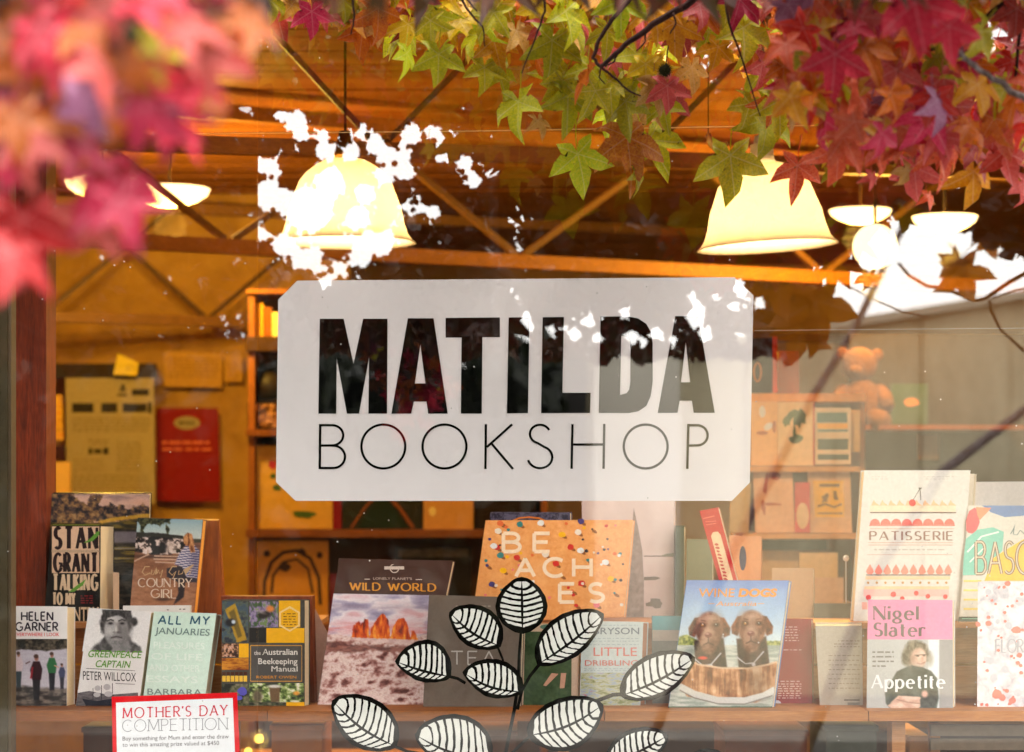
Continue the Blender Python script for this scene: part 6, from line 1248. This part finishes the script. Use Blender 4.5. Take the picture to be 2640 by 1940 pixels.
for _ in range(40): leaf(TA, lr.uniform(-120, 480), lr.uniform(-120, 250), lr.uniform(110, 150), lr.uniform(1.95, 2.15), lr.uniform(-50, 50), 'inner_shade', lr.uniform(-40, 40), lr.uniform(-25, 25))  # added dark leaves, shade of the inner crown put into their colour
twig(TA, [(-60, -260, 1.62), (180, -60, 1.64), (330, 60, 1.65), (420, 190, 1.65)], (16, 6)); twig(TA, [(180, -60, 1.64), (60, 160, 1.64), (70, 330, 1.63)], (9, 4)); twig(TA, [(330, 60, 1.65), (290, 240, 1.64), (250, 400, 1.63)], (7, 4)); twig(TA, [(180, -60, 1.64), (440, 20, 1.66), (600, 60, 1.68)], (8, 4))
def pod(tree, px, py, z, r):
    b = B(); c = P(px, py, z); k = r / S * z / D; b.ball(c, k * .72, 10)
    for i in range(90):
        a = math.acos(1 - 2 * (i + .5) / 90); t_ = i * 2.39996; d = Vector((math.sin(a) * math.cos(t_), math.sin(a) * math.sin(t_), math.cos(a)))
        u = d.orthogonal().normalized() * k * .09; w_ = d.cross(u)
        b.add([c + d * k * .62 + u, c + d * k * .62 - u * .5 + w_, c + d * k * .62 - u * .5 - w_, c + d * k * 1.08], [(0, 1, 3), (1, 2, 3), (2, 0, 3)])
    b.obj('seed_ball', mt((34, 34, 12), .8, .2, 60), tree); B().tube([c, P(px + 8, py - r * 3.2, z)], k * .1, 5).obj('seed_stalk', barkd, tree)
pod(TA, 338, 92, 1.62, 30); pod(TB, 1715, 182, 4.5, 20)
# --- middle tree: leaves one can pick out, then fill
HB = [(1500, 440, 165, 14, 'lime', 0, 4.6), (1625, 405, 200, 8, 'rust', 5, 4.62), (1695, 400, 170, 25, 'green', 20, 4.68), (1335, 300, 150, 6, 'green', -25, 4.5), (1462, 290, 165, -2, 'green', 30, 4.55), (1250, 205, 120, 0, 'olive', 5, 4.5),
      (1282, 135, 130, 15, 'gold', 10, 4.5), (1130, 178, 140, 0, 'green', 5, 4.45), (1050, 165, 105, -6, 'lime', 50, 4.4), (932, 110, 130, -6, 'orange', 25, 4.5), (975, 90, 95, 10, 'tan', 20, 4.5), (806, 62, 120, 5, 'pink', 0, 4.4), (856, 40, 90, 60, 'rose', 20, 4.45),
      (1050, 90, 110, -8, 'yellow', 20, 4.5), (1015, 60, 100, 0, 'rose', 30, 4.55), (1110, 60, 110, 10, 'green', -20, 4.5), (895, 60, 110, -5, 'olive', 45, 4.5), (1888, 450, 185, 6, 'olive', 0, 4.55), (1975, 350, 170, -10, 'green', 25, 4.6), (2052, 465, 140, -5, 'brick', 10, 4.4),
      (1790, 205, 120, 12, 'tan', 20, 4.55), (1845, 150, 110, -14, 'gold', 20, 4.5), (1700, 250, 130, 20, 'tan', 10, 4.55), (1665, 195, 110, 0, 'yellow', 0, 4.55), (1575, 250, 160, 4, 'olive', 10, 4.6), (1620, 300, 150, 10, 'olive', -20, 4.6), (1520, 210, 150, -10, 'green', 20, 4.55),
      (1420, 150, 170, 0, 'green', 20, 4.5), (1470, 70, 170, 0, 'green', 40, 4.45), (1380, 40, 110, 0, 'yellow', 20, 4.5), (1255, 60, 130, -30, 'olive', 0, 4.4), (1345, 110, 120, 30, 'tan', 40, 4.5), (1400, 90, 90, 15, 'rose', 60, 4.5), (1510, 80, 110, 14, 'rose', 60, 4.5), (1600, 40, 150, 0, 'lime', 20, 4.4),
      (1690, 50, 150, 10, 'gold', 20, 4.45), (1810, 40, 120, 0, 'rose', 30, 4.45), (1900, 30, 130, -20, 'pink', 0, 4.35), (1740, 100, 150, 5, 'gold', 0, 4.5), (1565, 110, 120, 0, 'olive', 20, 4.5), (1920, 120, 190, -5, 'olive', 30, 4.5), (1715, 300, 110, 12, 'green', 10, 4.6), (1590, 165, 120, 40, 'rose', 40, 4.6),
      (1925, 300, 130, -20, 'olive', 40, 4.55), (2010, 300, 150, 0, 'olive', 10, 4.5), (1960, 200, 140, 0, 'rose', 40, 4.55), (1440, 220, 130, -20, 'olive', 30, 4.6), (1295, 215, 120, 12, 'green', 40, 4.55), (700, 30, 110, 0, 'olive', 30, 4.4), (760, 40, 100, 20, 'gold', 40, 4.45), (950, 20, 110, 0, 'tan', 0, 4.5), (1000, 20, 100, 0, 'orange', 20, 4.5), (1090, 15, 90, 0, 'rose', 0, 4.4), (1640, 470, 90, 4, 'olive', 60, 4.64), (1395, 330, 80, 8, 'tan', 50, 4.55)]
for px, py, d, rot, c, yaw, z in HB: leaf(TB, px, py, d * .8, z, rot, c, yaw + lr.uniform(-14, 14), lr.uniform(-22, 14))
def low(px):  # lower fringe of the middle foliage
    pts = [(560, 60), (700, 70), (860, 60), (1000, 110), (1180, 110), (1300, 190), (1420, 250), (1500, 300), (1600, 330), (1720, 290), (1800, 130), (1880, 180), (1960, 320), (2100, 340)]
    for (a, u), (b, v) in zip(pts, pts[1:]):
        if a <= px <= b: return u + (v - u) * (px - a) / (b - a)
    return 60
for _ in range(175):
    px = lr.uniform(590, 2060); py = lr.uniform(-70, low(px))
    c = lr.choice(['olive', 'gold', 'green', 'orange', 'yellow', 'coral']) if px < 1050 else lr.choice(['green', 'lime', 'olive', 'lime', 'yellow', 'tan', 'orange', 'yellow', 'gold']) if px < 1650 else lr.choice(['olive', 'green', 'gold', 'tan', 'orange', 'rose', 'yellow'])
    leaf(TB, px, py, lr.uniform(75, 125), lr.uniform(4.45, 4.85), lr.uniform(-35, 35), c)
for _ in range(50): leaf(TB, lr.uniform(560, 2650), lr.uniform(-330, -60), lr.uniform(100, 150), lr.uniform(4.3, 4.8), lr.uniform(-40, 40), lr.choice(['green', 'olive', 'gold', 'orange']))
twig(TB, [(2150, -420, 4.4), (1960, -180, 4.45), (1790, 0, 4.3), (1700, 55, 4.32), (1636, 98, 4.34), (1590, 140, 4.35), (1548, 172, 4.36)], (24, 11))
twig(TB, [(1548, 172, 4.36), (1528, 150, 4.36), (1545, 108, 4.36), (1580, 50, 4.35), (1630, -10, 4.35)], (9, 12)); twig(TB, [(1548, 172, 4.36), (1590, 205, 4.37), (1620, 235, 4.38), (1652, 248, 4.38)], (7, 4))
twig(TB, [(1665, 85, 4.33), (1664, 110, 4.33), (1640, 132, 4.33)], (6, 3)); twig(TB, [(1736, 35, 4.3), (1742, 60, 4.3), (1728, 88, 4.3)], (6, 4)); twig(TB, [(1590, 140, 4.35), (1585, 158, 4.35), (1560, 172, 4.35)], (6, 4))
twig(TB, [(1548, 172, 4.36), (1545, 200, 4.37), (1560, 218, 4.37)], (5, 3)); twig(TB, [(1960, -180, 4.45), (1400, -120, 4.3), (1180, -30, 4.3), (1230, 30, 4.3)], (12, 4)); twig(TB, [(1400, -120, 4.3), (1000, -60, 4.45), (800, -10, 4.45)], (9, 3))
twig(TB, [(2100, -250, 4.2), (2070, -60, 4.2), (2082, 40, 4.2), (2122, 130, 4.2)], (38, 20), bark)
for q in ([(1180, -20, 4.3), (1210, 30, 4.3), (1245, 70, 4.3), (1250, 120, 4.32)], [(900, -40, 4.3), (915, 40, 4.3), (905, 90, 4.32)], [(1400, -60, 4.3), (1405, 30, 4.3), (1380, 100, 4.3), (1345, 190, 4.32)], [(1860, -60, 4.25), (1880, 60, 4.25), (1925, 190, 4.3), (1960, 300, 4.3)]): twig(TB, q, (8, 3))
# --- right tree
HC = [(2085, 280, 190, 0, 'red', 0, 3.7), (2150, 190, 260, 0, 'crimson', 10, 3.5), (2170, 320, 200, 10, 'brick', 20, 3.8), (2255, 330, 240, 16, 'rose', 50, 3.8), (2190, 260, 200, -10, 'brick', 20, 3.7), (2310, 360, 220, 5, 'brick', 0, 3.8), (2400, 300, 210, -10, 'coral', 0, 3.8),
      (2460, 310, 200, 30, 'coral', 10, 3.9), (2360, 470, 200, 0, 'rose', 5, 4.0), (2330, 460, 120, -20, 'tan', 20, 4.0), (2430, 420, 230, 5, 'brick', 20, 3.9), (2510, 480, 190, 5, 'gold', 20, 4.0), (2600, 430, 220, 10, 'coral', 10, 3.9), (2640, 500, 150, 0, 'orange', 10, 4.0),
      (2370, 70, 330, 10, 'crimson', 0, 3.0), (2330, 20, 240, -20, 'pink', 10, 3.1), (2450, 110, 220, 10, 'crimson', 10, 3.2), (2290, 130, 220, 10, 'gold', 30, 3.7), (2230, 90, 200, 0, 'olive', 0, 3.8), (2200, 50, 170, 0, 'rose', 20, 3.8), (2480, 50, 160, 0, 'olive', 30, 3.8),
      (2310, 220, 210, 0, 'rust', 30, 3.7), (2350, 290, 190, 10, 'pink', 30, 3.8), (2270, 420, 150, 12, 'brick', 30, 3.9), (2230, 390, 170, -10, 'orange', 10, 3.9), (2160, 420, 200, 0, 'brick', 10, 3.9), (2250, 470, 90, 0, 'rose', 50, 4.0), (2150, 460, 90, 10, 'olive', 30, 4.1),
      (2500, 190, 180, 20, 'brick', 20, 3.8), (2560, 250, 200, 10, 'orange', 10, 3.9), (2610, 190, 180, -10, 'red', 20, 3.9), (2640, 340, 200, -10, 'rose', 30, 3.7), (2560, 350, 190, 0, 'gold', 10, 3.9), (2020, 200, 150, 0, 'orange', 20, 4.0), (2030, 240, 120, 20, 'brick', 10, 3.9), (2090, 110, 150, 0, 'rust', 20, 4.0),
      (2440, 230, 190, 10, 'rose', 30, 3.7), (2620, 60, 190, 0, 'coral', 20, 3.8), (2520, 420, 160, 10, 'rust', 20, 4.0), (2400, 520, 90, 5, 'brick', 10, 4.1), (2400, 380, 170, 0, 'crimson', 20, 3.9), (2230, 200, 200, 0, 'rose', 30, 3.8)]
for px, py, d, rot, c, yaw, z in HC: leaf(TC, px, py, d * .58, z + .1, rot, lr.choice(['orange', 'brick', 'coral', 'rose', c]) if c in ('gold', 'rust', 'orange') else c, yaw + lr.uniform(-30, 30), lr.uniform(-35, 20))
for _ in range(240):
    px = lr.uniform(2010, 2720); py = lr.uniform(-60, 400 if px > 2120 else 300)
    if (px > 2540 and 50 < py < 130): continue
    leaf(TC, px, py, lr.uniform(80, 130), lr.uniform(3.6, 4.5), lr.uniform(-40, 40), lr.choice(['red', 'red', 'brick', 'brick', 'brick', 'orange', 'orange', 'crimson', 'pink', 'rose', 'rose', 'gold', 'gold', 'coral', 'magenta', 'lilac', 'olive', 'yellow', 'tan']))
twig(TC, [(2900, -360, 3.7), (2640, -40, 3.9), (2480, 110, 4.0), (2380, 230, 4.0), (2350, 380, 4.0)], (24, 6)); twig(TC, [(2480, 110, 4.0), (2250, 160, 4.0), (2140, 260, 4.0)], (10, 5)); twig(TC, [(2640, -40, 3.9), (2620, 180, 4.0), (2600, 380, 4.0)], (12, 5))
twig(TC, [(2690, 290, 3.6), (2582, 214, 3.6), (2510, 172, 3.6), (2470, 130, 3.6), (2455, 118, 3.6)], (20, 8), bark); twig(TC, [(2500, 168, 3.6), (2475, 142, 3.6), (2495, 130, 3.6)], (7, 4))

# ------------------------------------------------------------------ what the glass mirrors: more of the tree overhead, street side opposite
GAPS = [(765, 315, 26), (720, 300, 10), (772, 345, 18), (830, 350, 12), (838, 388, 24), (905, 392, 22), (925, 335, 20), (968, 368, 22), (1062, 345, 26), (1110, 340, 14), (1150, 358, 28), (1140, 398, 18), (995, 398, 24), (1045, 402, 14), (1045, 440, 24), (990, 450, 22), (1200, 420, 18), (1222, 467, 16),
 (680, 425, 20), (690, 500, 42), (672, 600, 14), (738, 520, 36), (800, 540, 66), (850, 470, 40), (695, 430, 22), (730, 630, 32), (775, 668, 26), (812, 650, 18), (930, 660, 28), (980, 632, 28), (1000, 610, 16), (950, 610, 18), (875, 690, 16), (820, 690, 12), (838, 725, 12), (1085, 535, 12), (1118, 545, 16), (1050, 532, 8), (920, 560, 30), (940, 500, 26),
 (1775, 112, 14), (1830, 185, 16), (1822, 165, 10), (1870, 210, 12), (1890, 115, 9), (1866, 95, 8), (2560, 80, 26), (2535, 128, 11), (2620, 100, 12),
 (1416, 858, 16), (1482, 862, 16), (1516, 830, 15), (1540, 870, 10), (1610, 805, 12), (1628, 868, 17), (1690, 860, 14), (1795, 822, 26), (1800, 798, 14), (1822, 866, 18), (1850, 760, 13), (1905, 742, 14), (1892, 790, 12), (1915, 872, 13), (1786, 766, 8), (1960, 782, 12), (1922, 760, 12), (1660, 880, 8), (1735, 878, 9)]
HOLE = [(2075, 830), (2112, 735), (2088, 700), (2180, 662), (2236, 600), (2300, 575), (2380, 580), (2470, 600), (2500, 650), (2560, 665), (2640, 680), (2900, 680), (2900, 1000), (2075, 1000)]
GAPS = [(x, y, g * (.7 if y > 735 else .82)) for x, y, g in GAPS]
def inside(px, py, poly):
    c = False; j = len(poly) - 1
    for i in range(len(poly)):
        (x1, y1), (x2, y2) = poly[i], poly[j]
        if (y1 > py) != (y2 > py) and px < (x2 - x1) * (py - y1) / (y2 - y1) + x1: c = not c
        j = i
    return c
def depth_for(py):
    if py > 1150: return 3.6
    k = (1250 + 70) / max(120, (1250 - py)); return min(3.6, max(.9, D * (k - 1) / (k + 1))) if k > 1 else .9
cr = random.Random(21); cv = []; cf = []
def simple_star(rr):
    pts = []
    for a, L in ((-128, .6), (-62, .9), (0, 1), (62, .9), (128, .6)):
        pts.append((R_(a), L)); pts.append((R_(a + (31 if a < 128 else 40)), .34))
    return pts
st_ = simple_star(cr)
def add_canopy(px, py, r, d, rf=True):
    c = RF(px, py, d); s = r / S * (D + d) / D; M = Euler((cr.uniform(-.7, .7), cr.uniform(-3.1, 3.1) if r < 30 else cr.uniform(-1, 1), cr.uniform(-.8, .8))).to_matrix()
    n = len(cv); cv.append(c)
    for i, (a, L) in enumerate(st_):
        if r < 45: L = .8 if i % 2 else .95
        cv.append(c + M @ Vector((math.sin(a) * L, cr.uniform(-.12, .12), -math.cos(a) * L)) * s)
    m = len(st_)
    for i in range(m): cf.append((n, n + 1 + i, n + 1 + (i + 1) % m))
def low_edge(px):
    if px < 2075: return 940 + 14 * math.sin(px * .05)
    return 800
tot = 0
for _ in range(700): add_canopy(cr.uniform(-1300, 380), cr.uniform(-330, 900), 110 * cr.uniform(.8, 1.1), depth_for(600) + cr.uniform(.3, 1.2))
for size, cnt, keep in ((95, 1500, .8), (55, 4800, .85), (30, 9000, .88), (17, 7000, .92), (9, 6000, .95)):
    for _ in range(cnt):
        px = cr.uniform(-950, 2900); py = cr.uniform(-330, 960)
        if size == 9: px, py = (cr.uniform(650, 1250), cr.uniform(270, 740)) if cr.random() < .6 else (cr.uniform(1380, 2010), cr.uniform(730, 930))
        if size < 40 and not (640 < px < 1260 or px > 1380): continue
        r = size * cr.uniform(.8, 1.15)
        if py + r * keep > low_edge(px) + (0 if px > 1250 else 0): continue
        if any(math.hypot(px - x, py - y) < g * .95 + r * keep for x, y, g in GAPS): continue
        if px > 1900 and (inside(px, py, HOLE) or any(inside(px + r * .75 * math.cos(k), py + r * .75 * math.sin(k), HOLE) for k in (0, .8, 1.6, 2.4, 3.1, 3.9, 4.7, 5.5))): continue
        add_canopy(px, py, r, depth_for(py) + cr.uniform(.02, .5)); tot += 1
cano = leaf_mat('leaf_overhead', (70, 52, 16), (96, 40, 20), .12)
tag(obj('overhead_foliage', cv, cf, cano), kind='stuff')
# mirrored twigs and leaves at the edge of the bright sky patch
TD = thing('sweetgum_tree', 'dark tree over the pavement mirrored in the glass at the right', 'tree', (3.3, -3.4, 0))
trunk(TD, 3.3, -3.4, 3.0, .1, RF(2900, 500, 2.2))
def rtwig(pts, d, w):
    n = len(pts); V = []; Rr = []
    for i, p in enumerate(pts): V.append(RF(p[0], p[1], d)); Rr.append((w[0] + (w[1] - w[0]) * i / (n - 1)) / 2 / S * (D + d) / D)
    B().tube(V, Rr, 7).obj('branch', barkd, TD, True)
dd = 2.3
rtwig([(2900, 500), (2760, 640), (2600, 730), (2540, 770), (2515, 776)], dd, (16, 8)); rtwig([(2318, 680), (2345, 712), (2390, 738), (2440, 745), (2515, 776)], dd, (8, 11)); rtwig([(2552, 775), (2556, 800), (2580, 850), (2640, 905), (2760, 1000)], dd, (8, 7))
rtwig([(2120, 700), (2180, 735), (2260, 775), (2330, 805), (2390, 816)], dd, (3, 5)); rtwig([(2240, 400), (2150, 560), (2120, 700)], dd, (10, 3))
rtwig([(2760, 640), (2500, 420), (2240, 400)], dd, (12, 10)); rtwig([(2560, 770), (2620, 748), (2700, 735)], dd, (5, 4))
mesh_dark = {}
def rleaf(px, py, r, rot, k=0, d=2.25, col='rust'):
    o = bpy.data.objects.new('leaf', leaf_mesh(k, col)); COL.objects.link(o); s = r / S * (D + d) / D
    M = Euler((0, -R_(rot), 0)).to_matrix() @ Euler((.15, 0, .2)).to_matrix(); c = RF(px, py, d) - M @ Vector((0, 0, -.38)) * s
    o.parent = TD; o.location = c - wl(TD); o.rotation_euler = M.to_euler(); o.scale = (s, s, s)
for a in ((2490, 735, 105, 15, 1), (2455, 690, 70, -40, 3), (2560, 640, 60, 20, 2), (2110, 830, 150, 8, 4), (2060, 890, 110, -10, 2), (2095, 770, 70, 20, 0), (2010, 760, 130, 10, 5)): rleaf(*a)
# leaning street saplings
def sapling(label, pts, d, w):
    t = thing('young_tree', label, 'tree', RF(*pts[-1], d) * 1.0, 'leaning young street trees'); V = [RF(*p, d) for p in pts]; V[-1].z = -.02
    n = len(pts); B().tube(V, [(w[0] + (w[1] - w[0]) * i / (n - 1)) / 2 / S * (D + d) / D for i in range(n)], 9).obj('trunk', bark, t, True)
    return t
sapling('leaning dark sapling mirrored from the sky patch down past the teddy bear', [(2420, 420), (2330, 590), (2205, 850), (2100, 1020), (1900, 1400), (1640, 2010)], 7.4, (14, 30))
sapling('leaning dark sapling mirrored behind the tall white cookbook', [(2900, 880), (2640, 1060), (2430, 1215), (2250, 1500), (2060, 2010)], 7.8, (20, 34))
# opposite side of the street
pale = pic('pale_render', [(.3, (180, 168, 138)), (.7, (200, 188, 156))], 3, (1, 1, .4), 6, .4, .8)
L = 12.0
bl = thing('opposite_building', 'pale grey green walled building opposite, mirrored at the right of the window', 'building', (4.5, -12, 0))
def rp(px, py): return RF(px, py, L)
xa, xb = rp(1480, 0).x, rp(3700, 0).x
za, zb_ = rp(1480, 968).z, rp(3700, 600).z
zz = lambda x: za + (zb_ - za) * (x - xa) / (xb - xa)
x = xa; i = 0
while x < xb - .1:
    x2 = min(xb, x + .62); p0 = .0 if i % 2 else .02
    B().hexa([(x, -L + p0, zz(x)), (x2 - .006, -L + p0, zz(x2)), (x2 - .006, -L + p0, 0), (x, -L + p0, 0)], [(x, -L - .2, zz(x)), (x2 - .006, -L - .2, zz(x2)), (x2 - .006, -L - .2, 0), (x, -L - .2, 0)]).obj('wall_panel', pale, bl); x = x2; i += 1
B().hexa([(xa - .1, -L + .12, zz(xa) + .06), (xb, -L + .12, zz(xb) + .06), (xb, -L + .12, zz(xb)), (xa - .1, -L + .12, zz(xa))], [(xa - .1, -L - 4, zz(xa) + .14), (xb, -L - 4, zz(xb) + .14), (xb, -L - 4, zz(xb)), (xa - .1, -L - 4, zz(xa))]).obj('roof', mt((168, 160, 140), .7), bl)
B().box(rp(1530, 0).x, rp(1745, 0).x, -L + .03, -L + .3, 0, rp(0, 925).z).obj('pale_wing', mt((206, 198, 180), .6), bl)
h_ = thing('opposite_fence', 'dark timber board fence across the street', 'fence', (-6, -11.6, 0))
x = -16.0; fm = wood('dark_fence', (26, 24, 20), (40, 36, 30), 'Z', 4)
while x < xa - .02:
    B().box(x, x + .285, -11.62, -11.6, 0, 2.5).obj('board', fm, h_); x += .29
hb = thing('dark_hedge', 'dense dark hedge standing before the opposite fence', 'hedge', (-5, -10.9, 0))
v = []; f = []
for _ in range(9000):
    c = Vector((cr.uniform(-15, xa - .1), -10.9 + cr.uniform(-.4, .4), cr.uniform(0, 2.45) * (1 if cr.random() < .9 else 1.06))); M = Euler((cr.uniform(0, 6), cr.uniform(0, 6), cr.uniform(0, 6))).to_matrix(); n = len(v)
    v += [c + M @ Vector(q) * .13 for q in ((-1, 0, 0), (0, -.5, 0), (1, 0, 0), (0, .5, .1))]; f.append((n, n + 1, n + 2, n + 3))
o = obj('foliage', v, f, leaf_mat('hedge_leaf', (28, 34, 14), (40, 46, 20), .1), hb); tag(o, kind='stuff')
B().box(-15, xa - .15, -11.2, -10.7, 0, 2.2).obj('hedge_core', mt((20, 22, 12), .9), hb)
